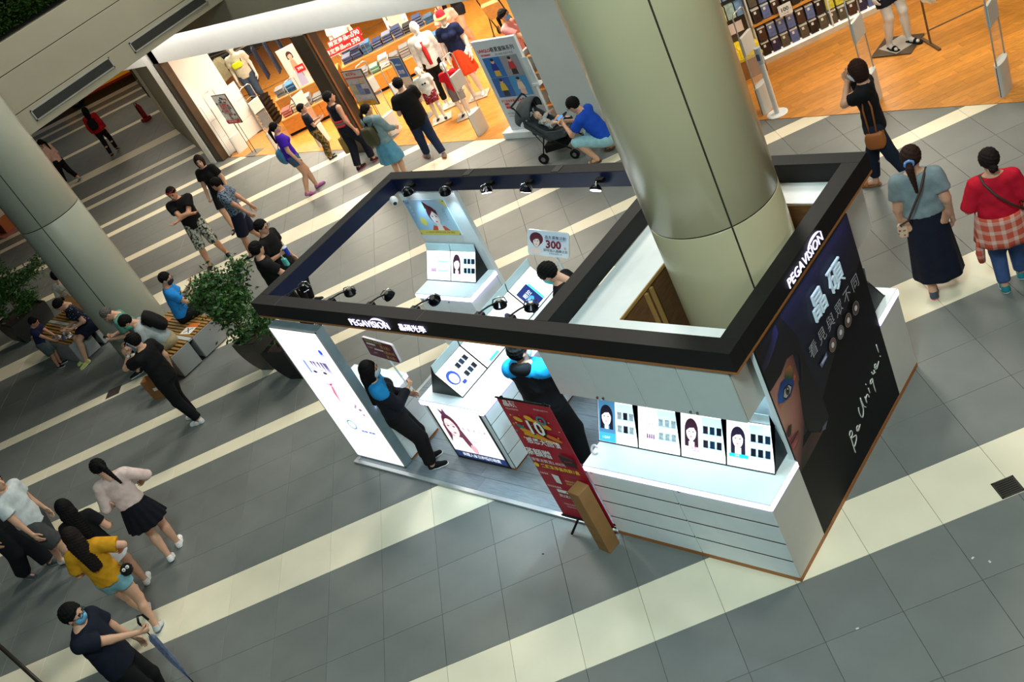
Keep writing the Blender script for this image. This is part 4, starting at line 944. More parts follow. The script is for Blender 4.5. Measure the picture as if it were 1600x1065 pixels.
# canonical head, hair, mask, hand and shoe shapes (unit: body height = 1)
def head_shape():
    h = .0042; P = grid((-.07, -.085, -.125), (.07, .085, .085), h)
    d = ellip(P, (0, -.006, .014), (.046, .056, .053)); d = smin(d, ellip(P, (0, .012, -.020), (.037, .041, .047)), .02)
    d = smin(d, ellip(P, (0, .028, -.052), (.018, .018, .014)), .02)
    d = smin(d, cone(P, (0, .050, .004), (0, .060, -.018), .005, .0085), .008)
    for s in (-1, 1):
        d = smin(d, ellip(P, (s * .047, -.006, -.008), (.006, .012, .018)), .004)
        d = np.maximum(d, -(np.sqrt(((P - np.array((s * .019, .064, .002), np.float32)) ** 2).sum(-1)) - .013))
    d = smin(d, ellip(P, (0, .051, -.034), (.013, .006, .005)), .006)
    d = smin(d, cone(P, (0, -.014, -.035), (0, -.020, -.115), .030, .034), .018)
    return nets(d, (-.07, -.085, -.125), h)
def hair_shape(style):
    h = .0046; lo, hi = (-.085, -.13, -.34), (.085, .08, .10)
    if style in ('short', 'crop', 'bun', 'grey'): lo = (-.085, -.11, -.09)
    if style == 'bob': lo = (-.085, -.11, -.13)
    P = grid(lo, hi, h); x, y, z = P[..., 0], P[..., 1], P[..., 2]
    skull = lambda k: ellip(P, (0, -.010, .017), (.046 + k, .054 + k, .052 + k))
    wob = .0016 * (np.sin(x * 260) * np.sin(y * 230 + 1) + np.sin(z * 300 + x * 120))
    if style in ('short', 'crop', 'grey'):
        k = .013 if style == 'short' else .008
        d = skull(k) + wob; d = np.maximum(d, -(z - (.030 + (y - .05) * .92)))
        d = np.maximum(d, -np.maximum(.030 - np.abs(y - .045) * 0 - (.055 - y) * .55 - np.abs(z) * 0, -.02)) if False else d
        d = np.maximum(d, -ellip(P, (0, .058, -.010), (.041, .030, .052)))
        for s in (-1, 1): d = np.maximum(d, -ellip(P, (s * .05, .006, -.016), (.014, .018, .024)))
    else:
        d = skull(.010) + wob
        if style in ('bob', 'long'):
            c = ellip(P, (0, -.014, -.008), (.060, .058, .095)); d = smin(d, c, .012)
            d = np.maximum(d, -(z + (.072 if style == 'bob' else .085)))
        else: d = np.maximum(d, -(z - (.020 + (y - .05) * .62)))
        d = np.maximum(d, -np.minimum(ellip(P, (0, .064, -.020), (.038, .050, .058)), ellip(P, (0, .06, -.07), (.036, .06, .05))))
        if style == 'long':
            Pf = P * np.array((.62, 1.25, 1), np.float32); d = smin(d, cone(Pf, (0, -.062, -.04), (0, -.085, -.25), .040, .026) + wob, .02)
        if style == 'pony':
            d = smin(d, cone(P, (0, -.066, .012), (0, -.092, -.02), .015, .020), .008); d = smin(d, cone(P, (0, -.092, -.02), (.008, -.090, -.17), .021, .010) + wob, .01)
        if style == 'bun': d = smin(d, ellip(P, (0, -.072, -.022), (.026, .022, .024)) + wob, .006)
    return nets(d, lo, h)
def mask_shape():
    h = .0042; P = grid((-.06, 0, -.085), (.06, .09, .02), h); y, z = P[..., 1], P[..., 2]
    o = smin(ellip(P, (0, .014, -.024), (.042, .048, .048)), ellip(P, (0, .052, -.018), (.012, .020, .018)), .016)
    d = np.maximum(o, -(y - .020)); d = np.maximum(d, -(z + .062)); d = np.maximum(d, z + .004)
    return nets(d, (-.06, 0, -.085), h)
def hand_shape(grip):
    h = .0029; lo, hi = (-.065, -.045, -.125), (.03, .065, .03); P = grid(lo, hi, h)
    d = cone(P, (0, 0, .03), (0, 0, -.006), .017, .0155)
    Pf = P * np.array((1.5, 1, 1), np.float32)
    d = smin(d, cone(Pf, (0, -.002, -.012), (0, 0, -.045), .017, .021) / 1.2, .012)
    for i in range(4):
        y0 = (1.5 - i) * .0112; L1, L2 = [(.028, .022), (.032, .025), (.030, .024), (.023, .018)][i]
        a = np.array((0, y0, -.048)); d1 = np.array((-.9, .02, -.45)) if grip else np.array((-.28, .05 * (1.5 - i), -1)); d2 = np.array((-.35, 0, .9)) if grip else np.array((-.72, 0, -.75))
        d1 = d1 / np.linalg.norm(d1); d2 = d2 / np.linalg.norm(d2); b = a + d1 * L1; c = b + d2 * L2
        f = smin(cone(P, a, b, .0062, .0056), cone(P, b, c, .0056, .0046), .003); d = smin(d, f, .0035)
    a, b, c = np.array((-.002, .014, -.014)), np.array((-.010, .032, -.034)), np.array((-.020 if not grip else -.032, .036 if not grip else .024, -.056 if not grip else -.048))
    d = smin(d, smin(cone(P, a, b, .0085, .0070), cone(P, b, c, .0070, .0055), .003), .006)
    return nets(d, lo, h)
def shoe_shape(part):
    h = .0046; lo, hi = (-.04, -.06, -.012), (.04, .13, .075); P = grid(lo, hi, h); z = P[..., 2]
    Pf = P * np.array((1, 1, 1.0), np.float32)
    g = .0025 if part == 'sole' else 0
    d = smin(cone(Pf, (0, -.022, .018), (0, .030, .020), .023 + g, .024 + g), cone(Pf, (0, .03, .016), (0, .085, .011), .026 + g, .022 + g), .012)
    if part == 'shoe': d = smin(d, cone(P, (0, -.018, .02), (0, -.016, .05), .023, .022), .01); d = np.maximum(d, z - .052)
    d = np.maximum(d, -z)
    if part == 'sole': d = np.maximum(d, z - .013)
    if part == 'strap': d = np.maximum(np.minimum(np.abs(P[..., 1] - .055) - .012, np.abs(P[..., 1] + .005) - .010), d - .001)
    return nets(d, lo, h)
SHAPE = {}
def shape(key):
    if key not in SHAPE:
        k = key.split(':')
        SHAPE[key] = {'head': head_shape, 'mask': mask_shape}[k[0]]() if k[0] in ('head', 'mask') else hair_shape(k[1]) if k[0] == 'hair' else hand_shape(k[1] == 'grip') if k[0] == 'hand' else shoe_shape(k[1])
    return SHAPE[key]
def rotm(axis, deg): return np.array(Matrix.Rotation(R(deg), 3, axis))
def ik(a, t, l1, l2, pole):
    a = np.array(a, float); t = np.array(t, float); d = t - a; L = np.linalg.norm(d); mx = (l1 + l2) * .999
    if L > mx: t = a + d / L * mx; d = t - a; L = mx
    u = d / L; x = (l1 * l1 - l2 * l2 + L * L) / (2 * L); hh = math.sqrt(max(l1 * l1 - x * x, 0))
    pl = np.array(pole, float); pl = pl - u * (pl @ u); pl = pl / (np.linalg.norm(pl) or 1)
    return a + u * x + pl * hh, t
SKINS = {'a': (206, 158, 130), 'b': (188, 136, 108), 'c': (222, 182, 158)}
M_hairblack = mat('hair_black', (13, 11, 11), .75, var=.35, scale=60, spec=.15, bump=.5)
M_eye = mat('eye_dark', (24, 18, 16), .2); M_lip = mat('lips', (164, 86, 80), .5)
def cloth(rgb, **k): return mat('cloth_%02x%02x%02x%s' % (*rgb, k.get('pattern', '')), rgb, k.pop('rough', .85), var=k.pop('var', .14), scale=k.pop('scale', 14), spec=.2, **k)
PEOPLE = {}
def person(label, loc, face, H, name='person', cat='person', group=None, skin='a', fem=False, heavy=1.0, pelvis=(0, 0, .53), lean=(0, 0), twist=0, head=(0, 0), fl=(-.055, 0, .042, 8), fr=(.055, 0, .042, -8),
           hl=None, hr=None, hlw=None, hrw=None, gl=False, gr=False, el=(-.4, -1, -.3), er=(.4, -1, -.3), kl=(0, 1, 0), kr=(0, 1, 0), top=None, bottom=None, shoes=((30, 30, 32), (220, 220, 216)), hair='short', haircol=None, mask=None, glasses=None, headscale=1.0, facefeat=True, h=None):
    rz = R(face - 90); t = thing(name, label, cat, (loc[0], loc[1], loc[2] if len(loc) > 2 else 0), rz, group)
    inv = ROOTM[t.name]
    hs = H if h is None else h
    A = lambda v: np.array(v, float) * H
    pel = A(pelvis); up = rotm('X', -lean[0]) @ rotm('Y', lean[1]) @ np.array((0, 0, 1.)); up /= np.linalg.norm(up)
    rt = np.array((1., 0, 0)); rt = rt - up * (rt @ up); rt /= np.linalg.norm(rt); fw = np.cross(up, rt)
    rtt = rt * math.cos(R(twist)) + fw * math.sin(R(twist)); fwt = np.cross(up, rtt)
    w = heavy; sh = (.098 if fem else .110) * (.9 + .1 * w)
    S = {s: pel + up * .272 * H + rtt * s * sh * H for s in (-1, 1)}
    HP = {s: pel + rt * s * .050 * H - np.array((0, 0, .012 * H)) for s in (-1, 1)}
    neck = pel + up * .305 * H
    feet = {-1: fl, 1: fr}; hands = {-1: hl, 1: hr}; hw = {-1: hlw, 1: hrw}; kp = {-1: kl, 1: kr}; ep = {-1: el, 1: er}; grip = {-1: gl, 1: gr}
    K, AN, EL, WR, TO = {}, {}, {}, {}, {}
    for s in (-1, 1):
        AN[s] = A(feet[s][:3]); K[s], AN[s] = ik(HP[s], AN[s], .245 * H, .243 * H, kp[s])
        ya = R(feet[s][3]); pt = R(feet[s][4]) if len(feet[s]) > 4 else 0
        fd = np.array((math.sin(-ya) * math.cos(pt), math.cos(ya) * math.cos(pt), -math.sin(pt))); TO[s] = fd
        tgt = hands[s]
        if hw[s] is not None: tgt = np.array(inv @ Vector(hw[s]))
        elif tgt is None: tgt = S[s] + np.array((s * .035 * H, .02 * H, -.30 * H))
        else: tgt = A(tgt)
        EL[s], WR[s] = ik(S[s], tgt, .165 * H, .145 * H, ep[s])
    # torso pieces, flattened front to back
    FR = np.stack([rt, fw * (1 / .70), up], 0); FRT = np.stack([rtt, fwt * (1 / .66), up], 0)
    def torso(P, g, hem=None):
        q = (P - pel.astype(np.float32)) @ FR.T.astype(np.float32); q2 = (P - pel.astype(np.float32)) @ FRT.T.astype(np.float32)
        hip = (.096 if fem else .088) * w; wst = (.070 if fem else .078) * w; ch = (.082 if fem else .090) * (.6 + .4 * w)
        d = cone(q, (0, 0, -.012 * H), (0, 0, .045 * H), hip * H + g, (hip + wst) / 2 * H + g) * .8
        d = smin(d, cone(q, (0, 0, .05 * H), (0, 0, .15 * H), wst * H + g, ch * H + g) * .8, .03 * H)
        d = smin(d, cone(q2, (0, 0, .17 * H), (0, 0, .235 * H), ch * H + g, ch * 1.02 * H + g) * .8, .03 * H)
        d = smin(d, cone(P, S[-1] + rtt * .025 * H, S[1] - rtt * .025 * H, .036 * H + g, .036 * H + g), .03 * H)
        d = smin(d, cone(P, pel + up * .27 * H, neck + up * .03 * H, .050 * H, .032 * H), .02 * H) if hem is None else d
        if hem is not None: d = smin(d, cone(q, (0, 0, hem - .06 * H), (0, 0, .06 * H), max(hip, wst) * 1.02 * H + g, wst * 1.03 * H + g) * .8, .03 * H)
        if fem:
            for s in (-1, 1): d = smin(d, ellip(P, pel + up * .215 * H + rtt * s * .038 * H + fwt * .050 * H, (.036 * H + g,) * 3), .02 * H)
        return d
    def arm(P, s, g, g2=None):
        g2 = g if g2 is None else g2
        return smin(cone(P, S[s], EL[s], .034 * H * (.7 + .3 * w) + g, .026 * H * (.7 + .3 * w) + g), cone(P, EL[s], WR[s], .0255 * H + g2, .0165 * H + g2), .01 * H)
    def leg(P, s, g):
        calf = K[s] + (AN[s] - K[s]) * .32 - fw * .008 * H
        d = cone(P, HP[s], K[s], .056 * H * (.6 + .4 * w) + g, .037 * H + g)
        d = smin(d, cone(P, K[s], AN[s], .036 * H + g, .022 * H + g), .015 * H)
        return smin(d, cone(P, calf, K[s] + (AN[s] - K[s]) * .7, .034 * H * (.8 + .2 * w) + g, .022 * H + g), .02 * H)
    allp = np.array([pel, neck, pel - np.array((0, 0, .08 * H))] + [v for d_ in (S, HP, K, AN, EL, WR) for v in d_.values()] + [AN[s] + TO[s] * .08 * H for s in (-1, 1)])
    vox = max(.0125, .0105 * H) * (1.0 if H > .8 else .8)
    lo = allp.min(0) - .115 * H; hi = allp.max(0) + .115 * H
    P = grid(lo, hi, vox)
    d = torso(P, 0)
    for s in (-1, 1):
        d = smin(d, arm(P, s, 0), .022 * H); d = smin(d, leg(P, s, 0), .025 * H)
        d = smin(d, cone(P, AN[s] - np.array((0, 0, .012 * H)), AN[s] + TO[s] * .085 * H - np.array((0, 0, .022 * H)), .022 * H, .015 * H), .012 * H)
    V, Q = nets(d, lo, vox); VS, QS, n = [V], [Q], len(V)
    # head (finer) on the neck
    up_h = up * .55 + np.array((0, 0, .45)); up_h /= np.linalg.norm(up_h)
    r0 = rtt - up_h * (rtt @ up_h); r0 /= np.linalg.norm(r0)
    B0 = np.stack([r0, np.cross(up_h, r0), up_h], 1)
    HB = B0 @ rotm('Z', head[0]) @ rotm('X', head[1])
    hc = neck + up_h * .045 * H + HB @ np.array((0, .014, .052)) * hs * headscale
    HSc = hs * headscale
    def onhead(key):
        V, Q = shape(key); return V * HSc @ HB.T + hc, Q
    V, Q = onhead('head'); VS.append(V); QS.append(Q + n); n += len(V)
    for s in (-1, 1):
        V, Q = shape('hand:' + ('grip' if grip[s] else 'open')); V = V.copy()
        if s < 0: V[:, 0] *= -1; Q = Q[:, ::-1]
        z = -(WR[s] - EL[s]); z /= np.linalg.norm(z); f = fwt * .8 + up * (.6 if abs(z @ fwt) > .6 else 0); f = f - z * (f @ z); f /= np.linalg.norm(f)
        HM = np.stack([np.cross(f, z), f, z], 1); V = V * H * 1.0 @ HM.T + WR[s]; VS.append(V); QS.append(Q + n); n += len(V)
    sk = skin if not isinstance(skin, str) else mat('skin_' + skin, SKINS[skin], .5, var=.05, scale=9)
    body = link_mesh('body', np_mesh('body', np.concatenate(VS), np.concatenate(QS)), sk, t)
    J = dict(t=t, S=S, K=K, AN=AN, EL=EL, WR=WR, pel=pel, up=up, rt=rtt, fw=fwt, neck=neck, hc=hc, HB=HB, H=H, HS=HSc)
    def put(nm, V, Q, m, parent=t): return link_mesh(nm, np_mesh(nm, V, Q), m, parent)
    cv = max(.0115, .0088 * H)
    if top:
        g = top.get('g', .012) ; hem = top.get('hem', -.035) * H; sl = top.get('sleeve', .6); tl = A((.12, .12, .12))
        pts = np.array([pel + up * hem, neck, S[-1], S[1]] + ([EL[-1], EL[1]] if sl > 0 else []) + ([WR[-1], WR[1]] if sl > 1 else []))
        lo = pts.min(0) - .13 * H; hi = pts.max(0) + .13 * H; P = grid(lo, hi, cv); d = torso(P, g, hem)
        d = np.maximum(d, -((P - (pel + up * hem).astype(np.float32)) @ up.astype(np.float32)))
        d = np.maximum(d, (P - (neck + up * .012 * H).astype(np.float32)) @ up.astype(np.float32))
        if sl > 0:
            for s in (-1, 1):
                a = arm(P, s, g * 1.1, g * .9)
                if sl <= 1: c, dr = S[s] + (EL[s] - S[s]) * sl, EL[s] - S[s]; a = cone(P, S[s], c + dr * .2, .035 * H * (.7 + .3 * w) + g * .9, .033 * H * (.7 + .3 * w) + g * 1.5)
                else: c, dr = EL[s] + (WR[s] - EL[s]) * (sl - 1), WR[s] - EL[s]
                dr = dr / np.linalg.norm(dr); a = np.maximum(a, (P - c.astype(np.float32)) @ dr.astype(np.float32)); d = smin(d, a, .014 * H)
        else:
            for s in (-1, 1): d = np.maximum(d, -cone(P, S[s] + rtt * s * .03 * H, S[s] + rtt * s * .025 * H - up * .03 * H, .042 * H, .042 * H))
        d = np.maximum(d, -cone(P, neck - up * .01 * H, neck + up * .08 * H, .040 * H, .036 * H))
        # gentle folds
        d = d + .0022 * np.sin(P[..., 2] * 55 + P[..., 0] * 30) * np.sin(P[..., 0] * 40 + 1)
        o = put(top.get('name', 'shirt'), *nets(d, lo, cv), top['m'])
        J['shirt'] = o
        if top.get('yoke'):
            yk = top['yoke']; d2 = np.maximum(d - .003, -((P - (pel + up * .280 * H).astype(np.float32)) @ up.astype(np.float32) + np.abs((P - pel.astype(np.float32)) @ rtt.astype(np.float32)) * .35)); put('yoke', *nets(d2, lo, cv), yk, o)
        if top.get('hood'):
            P2 = grid(neck - .11 * H, neck + .11 * H, cv); hd2 = ellip(P2, neck - fwt * .045 * H + up * .008 * H, (.075 * H, .045 * H, .05 * H)); hd2 = np.maximum(hd2, -ellip(P2, neck - fwt * .01 * H + up * .06 * H, (.05 * H, .045 * H, .05 * H))); put('hood', *nets(hd2, neck - .11 * H, cv), top['m'], o)
    if bottom:
        kind = bottom['kind']; g = bottom.get('g', .012)
        if kind in ('trousers', 'shorts'):
            cut = bottom.get('cut', 1.92 if kind == 'trousers' else .8)
            pts = np.array([pel + up * .08 * H] + [HP[s] for s in (-1, 1)] + [K[s] for s in (-1, 1)] + ([AN[s] for s in (-1, 1)] if cut > 1 else [])); lo = pts.min(0) - .12 * H; hi = pts.max(0) + .12 * H
            P = grid(lo, hi, cv); d = np.maximum(torso(P, g * .6), (P - (pel + up * .062 * H).astype(np.float32)) @ up.astype(np.float32))
            for s in (-1, 1):
                gg = g * bottom.get('flare', 1.0); a = smin(cone(P, HP[s], K[s], .058 * H * (.6 + .4 * w) + g, .040 * H + gg), cone(P, K[s], AN[s], .040 * H + gg, .028 * H + gg * 1.2), .015 * H)
                if cut > 1: c, dr = K[s] + (AN[s] - K[s]) * (cut - 1), AN[s] - K[s]
                else: c, dr = HP[s] + (K[s] - HP[s]) * cut, K[s] - HP[s]; a = cone(P, HP[s], c + dr * .15, .058 * H * (.6 + .4 * w) + g, .050 * H + gg * 1.3)
                dr = dr / np.linalg.norm(dr); pln = (P - c.astype(np.float32)) @ dr.astype(np.float32)
                if cut > 1: a = smin(cone(P, HP[s], K[s], .058 * H * (.6 + .4 * w) + g, .040 * H + gg), np.maximum(cone(P, K[s], AN[s], .040 * H + gg, .028 * H + gg * 1.2), pln), .015 * H)
                else: a = np.maximum(a, pln)
                d = smin(d, a, .016 * H)
            J['pants'] = put('trousers' if cut > 1.5 else 'shorts', *nets(d, lo, cv), bottom['m'])
        else:
            z1 = pel[2] + .06 * H; z0 = bottom.get('hemz', .25) * H; r1 = bottom.get('r1', .10) * H; c = pel; lo = np.array((pel[0] - r1 - .08 * H, pel[1] - r1 - .08 * H, z0 - .03)); hi = np.array((pel[0] + r1 + .08 * H, pel[1] + r1 + .08 * H, z1 + .03))
            P = grid(lo, hi, cv); x, y, z = (P[..., 0] - pel[0]), (P[..., 1] - pel[1]) / .82, P[..., 2]; tt = np.clip((z1 - z) / (z1 - z0), 0, 1); th = np.arctan2(y, x)
            r = (.074 + .006 * (w - 1)) * H * w + g + (r1 - .074 * H) * (tt ** .75) + bottom.get('pleat', .004) * tt * np.sin(th * bottom.get('n', 9))
            d = (np.sqrt(x * x + y * y) - r) * .7; d = np.maximum(np.maximum(d, z - z1), z0 - z); J['pants'] = put('skirt', *nets(d, lo, cv), bottom['m'])
    if hair:
        hm = M_hairblack if haircol is None else mat('hair_%02x%02x%02x' % haircol, haircol, .75, var=.3, scale=60, spec=.15, bump=.5)
        put('hair', *onhead('hair:' + hair), hm)
    if mask: put('face_mask', *onhead('mask'), mat('mask_%02x%02x%02x' % mask, mask, .8, var=.03))
    if facefeat:
        for s in (-1, 1):
            e = MB().ball(tuple(hc + HB @ np.array((s * .019, .0505, .001)) * HSc), (.0075 * HSc, .004 * HSc, .0042 * HSc), 10, 6, Matrix(HB.tolist())); e.build('eye', M_eye, t, world=False, smooth=True)
            b = MB().cbox(tuple(hc + HB @ np.array((s * .020, .0525, .0125)) * HSc), (.020 * HSc, .004 * HSc, .0032 * HSc), Matrix(HB.tolist())); b.build('eyebrow', M_hairblack, t, world=False)
        if not mask: MB().ball(tuple(hc + HB @ np.array((0, .0545, -.034)) * HSc), (.0115 * HSc, .0035 * HSc, .0036 * HSc), 10, 6, Matrix(HB.tolist())).build('mouth', M_lip, t, world=False, smooth=True)
    if glasses:
        gm = mat('glasses_%02x%02x%02x' % glasses[0], glasses[0], .2, .3); gz = glasses[1]; mb = MB(); gy = .062 if gz < .03 else .052
        for s in (-1, 1):
            mb.tube([tuple(hc + HB @ np.array((s * .020 + .016 * math.cos(a), gy, gz + .011 * math.sin(a))) * HSc) for a in np.linspace(0, 6.28, 12)[:-1]], .0016 * HSc, 5, True)
            mb.tube([tuple(hc + HB @ np.array(q) * HSc) for q in ((s * .036, gy, gz), (s * .049, gy - .03, gz + .002), (s * .050, -.004, gz - .002))], .0016 * HSc, 5)
        mb.tube([tuple(hc + HB @ np.array((q, gy + .002, gz)) * HSc) for q in (-.006, .006)], .0014 * HSc, 5); mb.build('glasses', gm, t, world=False)
        if gz > .03:
            for s in (-1, 1): MB().ball(tuple(hc + HB @ np.array((s * .020, gy, gz)) * HSc), (.016 * HSc, .003 * HSc, .011 * HSc), 12, 6, Matrix(HB.tolist())).build('lens', gm, t, world=False, smooth=True)
    if shoes:
        for s in (-1, 1):
            fd = TO[s]; z = np.array((0, 0, 1.)) if abs(fd[2]) < .01 else None
            x = np.cross(fd, (0, 0, 1.)); x /= np.linalg.norm(x); z = np.cross(x, fd); MM = np.stack([x, fd, z], 1)
            org = AN[s] - z * .042 * H + fd * .012 * H
            kind = 'shoe:strap' if len(shoes) > 2 else 'shoe:shoe'
            V, Q = shape(kind); o = put('shoe' if len(shoes) < 3 else 'sandal', V * H @ MM.T + org, Q, cloth(shoes[0], rough=.6))
            V, Q = shape('shoe:sole'); put('sole', V * H @ MM.T + org, Q, cloth(shoes[1], rough=.6), o)
    PEOPLE[label] = J
    return J
def wpt(J, v):          # a point in the person's own axes, in world metres
    return (J['t'].matrix_basis @ Vector(v))
# ================================================================== who stands where
K_ = cloth((18, 18, 20)); NAVY = cloth((24, 30, 52)); DENIM = cloth((46, 58, 84)); WHITE = cloth((218, 220, 216)); KHAKI = cloth((150, 138, 108)); BLK = ((26, 26, 28), (222, 222, 220)); WHT = ((226, 226, 224), (236, 236, 234))
def tee(m, **k): d = dict(m=m, sleeve=.62, g=.014); d.update(k); return d
def trs(m, **k): d = dict(kind='trousers', m=m); d.update(k); return d
def shs(m, **k): d = dict(kind='shorts', m=m, cut=.85, g=.016); d.update(k); return d
def walk(a=.13, swing=1): return dict(fl=(-.045, a * swing, .042, 5), fr=(.045, -a * swing, .055, -5, 18))
# --- kiosk staff
J_sw = person('staff woman in dark jacket with blue yoke holding up the red sign', (-4.52, .20, .024), 52, 1.50, fem=True, head=(-14, -6), twist=4, fl=(-.055, .01, .042, 6), fr=(.06, .03, .042, -14), hrw=(-4.345, .39, 1.03), gr=True, er=(.8, -.5, -.6), hl=(-.13, .12, .56), top=tee(cloth((20, 24, 32)), name='jacket', sleeve=1.92, g=.026, hem=-.06, yoke=cloth((30, 130, 190))), bottom=trs(cloth((16, 16, 18)), g=.022), shoes=((18, 18, 20), (230, 230, 230)), hair='long', mask=(170, 190, 200))
J_sh = person('staff member in black hoodie with bright blue shoulders seen from behind', (-2.66, .62, .024), 98, 1.63, head=(-34, 0), hl=(-.12, .22, .62), hr=(.12, .24, .62), top=tee(cloth((16, 17, 20)), name='jacket', sleeve=1.92, g=.034, hem=-.07, yoke=cloth((30, 150, 214)), hood=True), bottom=trs(cloth((15, 15, 17)), g=.026), mask=(190, 210, 220), heavy=1.1)
J_mg = person('masked man with a bowl haircut reading behind the island displays', (-3.02, 1.84, .024), 205, 1.62, head=(0, -30), lean=(8, 0), top=tee(K_, sleeve=1.9), bottom=trs(K_), mask=(80, 196, 204), hlw=(-3.32, 1.70, 1.0), hrw=(-3.32, 1.95, 1.02))
# --- right side
J_bm = person('masked woman in black tee with brown shoulder bag and hand at her face', (-1.33, 5.35), 192, 1.60, fem=True, head=(0, -8), hair='bob', haircol=(44, 24, 18), mask=(206, 220, 230), top=tee(cloth((14, 15, 19)), hem=-.05), bottom=trs(cloth((24, 32, 48)), g=.008, cut=1.85), shoes=((168, 112, 60), (140, 92, 50), 1), fl=(-.04, -.17, .06, 4, 25), fr=(.045, .10, .042, -4), hr=(.05, .10, .86), hl=(.03, .11, .845), er=(.5, .2, -.8), el=(-.6, .2, -.8))
J_gr = person('woman in grey tee and long navy skirt with ponytail and small bag', (-.14, 3.60), 112, 1.62, fem=True, heavy=1.22, hair='pony', haircol=(44, 26, 20), head=(-10, 0), top=tee(cloth((120, 136, 142)), hem=.05, g=.018), bottom=dict(kind='skirt', m=cloth((22, 26, 42)), hemz=.13, r1=.118, pleat=.008, n=8), fl=(-.05, -.06, .042, 2), fr=(.05, .14, .045, -8), shoes=((70, 78, 96), (230, 120, 120)))
J_rd = person('woman in red top with a plaid shirt tied round her waist', (.50, 3.66), 118, 1.52, fem=True, heavy=1.25, hair='bun', haircol=(28, 20, 18), head=(6, 0), top=tee(cloth((190, 22, 46)), sleeve=1.0, hem=.0), bottom=trs(cloth((62, 84, 130)), g=.012, cut=1.86), hr=(.10, .14, .62), hl=(-.12, .14, .64), fl=(-.05, .0, .042, 4), fr=(.06, .10, .042, -6), shoes=((40, 130, 140), (210, 220, 222)))
sq = person('man in royal blue tee squatting beside the pushchair with a phone', (-6.02, 6.30), 192, 1.62, pelvis=(0, -.06, .20), lean=(26, 0), head=(0, -12), hair='short', glasses=((20, 20, 22), .003), fl=(-.10, .05, .042, 10), fr=(.09, -.02, .05, -8, 14), kl=(-.3, 1, 1), kr=(.3, 1, .6), hl=(-.035, .27, .40), hr=(.04, .27, .40), gl=True, gr=True, er=(.6, -.4, -.6), el=(-.6, -.4, -.6), top=tee(cloth((22, 70, 176)), g=.02, hem=-.02), bottom=dict(kind='trousers', m=cloth((150, 196, 206)), cut=1.08, g=.014), shoes=((120, 96, 70), (90, 70, 50), 1))
# --- shop front walkers
J_bt = person('man in loose black tee and dark jeans walking past the shop', (-9.95, 6.50), 158, 1.58, hair='short', heavy=1.12, head=(-10, 0), top=tee(cloth((12, 12, 14)), g=.03, hem=-.10), bottom=trs(cloth((28, 40, 66)), g=.018), shoes=((120, 120, 120), (190, 96, 60)), hl=(-.10, .17, .60), hr=(.10, .17, .60), **walk(.14))
J_bk = person('woman in pale hoodie and blue skirt carrying an olive backpack', (-10.28, 5.88), 96, 1.48, fem=True, heavy=1.12, hair='pony', haircol=(24, 18, 18), head=(-30, 0), top=tee(cloth((130, 154, 160)), sleeve=1.85, g=.024, hem=-.02, hood=True), bottom=dict(kind='skirt', m=cloth((96, 156, 184)), hemz=.27, r1=.15, pleat=.010, n=7), shoes=BLK, hl=(-.10, .16, .58), hr=(.10, .18, .58))
J_tk = person('person in black tank top with a red waist sash holding a tan bag', (-11.78, 6.36), 82, 1.56, hair='short', head=(-30, 0), skin='b', top=dict(m=cloth((20, 22, 34)), sleeve=0, g=.010, hem=-.04), bottom=trs(cloth((18, 22, 34)), g=.020), shoes=((30, 30, 34), (200, 70, 80)), hl=(-.15, -.02, .47), gl=True, **walk(.09, -1))
J_cp = person('boy in dark tee and camouflage trousers by the shop entrance', (-13.25, 6.68), 62, 1.22, hair='short', head=(-20, 0), headscale=1.12, top=tee(cloth((24, 30, 44))), bottom=trs(cloth((150, 120, 70), pattern='blotch', rgb2=(70, 60, 36), scale=22), g=.020), hl=(-.06, .16, .66), hr=(.08, .17, .66), shoes=BLK)
J_pu = person('woman in purple tee and denim shorts with a blue tote bag', (-12.58, 5.55), 66, 1.50, fem=True, heavy=1.15, hair='pony', head=(-20, 0), top=tee(cloth((64, 30, 168)), hem=-.03), bottom=shs(cloth((70, 96, 120)), cut=.42), shoes=((170, 96, 150), (130, 70, 120)), **walk(.08))
# --- trio on the left
J_cs = person('man in camouflage shorts with folded arms and red sunglasses on his head', (-13.08, 3.42), 318, 1.62, skin='b', hair='crop', head=(-8, -14), glasses=((190, 40, 30), .045), fl=(-.10, -.04, .042, 18), fr=(.10, .08, .042, -14), hl=(.085, .14, .665), hr=(-.085, .155, .675), el=(-1, .2, -.5), er=(1, .2, -.5), top=tee(cloth((16, 16, 18)), g=.026, hem=-.05), bottom=shs(cloth((34, 36, 32), pattern='blotch', rgb2=(170, 172, 160), scale=26), cut=1.12, g=.022), shoes=((22, 22, 24), (210, 210, 208)))
J_rs = person('woman with short dark hair in black tee walking behind the patterned shirt', (-13.72, 4.50), 300, 1.55, fem=True, hair='bob', haircol=(36, 22, 20), head=(20, 0), top=tee(cloth((16, 15, 17)), g=.02, hem=-.05), bottom=shs(K_, cut=.9), hr=(.15, .07, .46), gr=True, shoes=((30, 30, 34), (220, 210, 200)), **walk(.12, -1))
J_pt = person('man in blue leaf-pattern tee and navy shorts looking left', (-12.06, 3.72), 222, 1.56, skin='b', hair='crop', head=(-16, -6), top=tee(cloth((28, 36, 52), pattern='blotch', rgb2=(104, 120, 138), scale=34), g=.022, hem=-.06), bottom=shs(cloth((22, 26, 44)), cut=.95, g=.022), hl=(-.10, -.16, .50), hr=(.10, -.16, .50), shoes=BLK, **walk(.12))
J_c1 = person('man with glasses holding a blue drink cup', (-9.25, 2.50), 24, 1.58, hair='short', glasses=((60, 60, 64), .003), top=tee(K_, g=.02), bottom=trs(K_), hrw=(-9.02, 2.42, 1.05), gr=True, shoes=BLK, head=(0, -10))
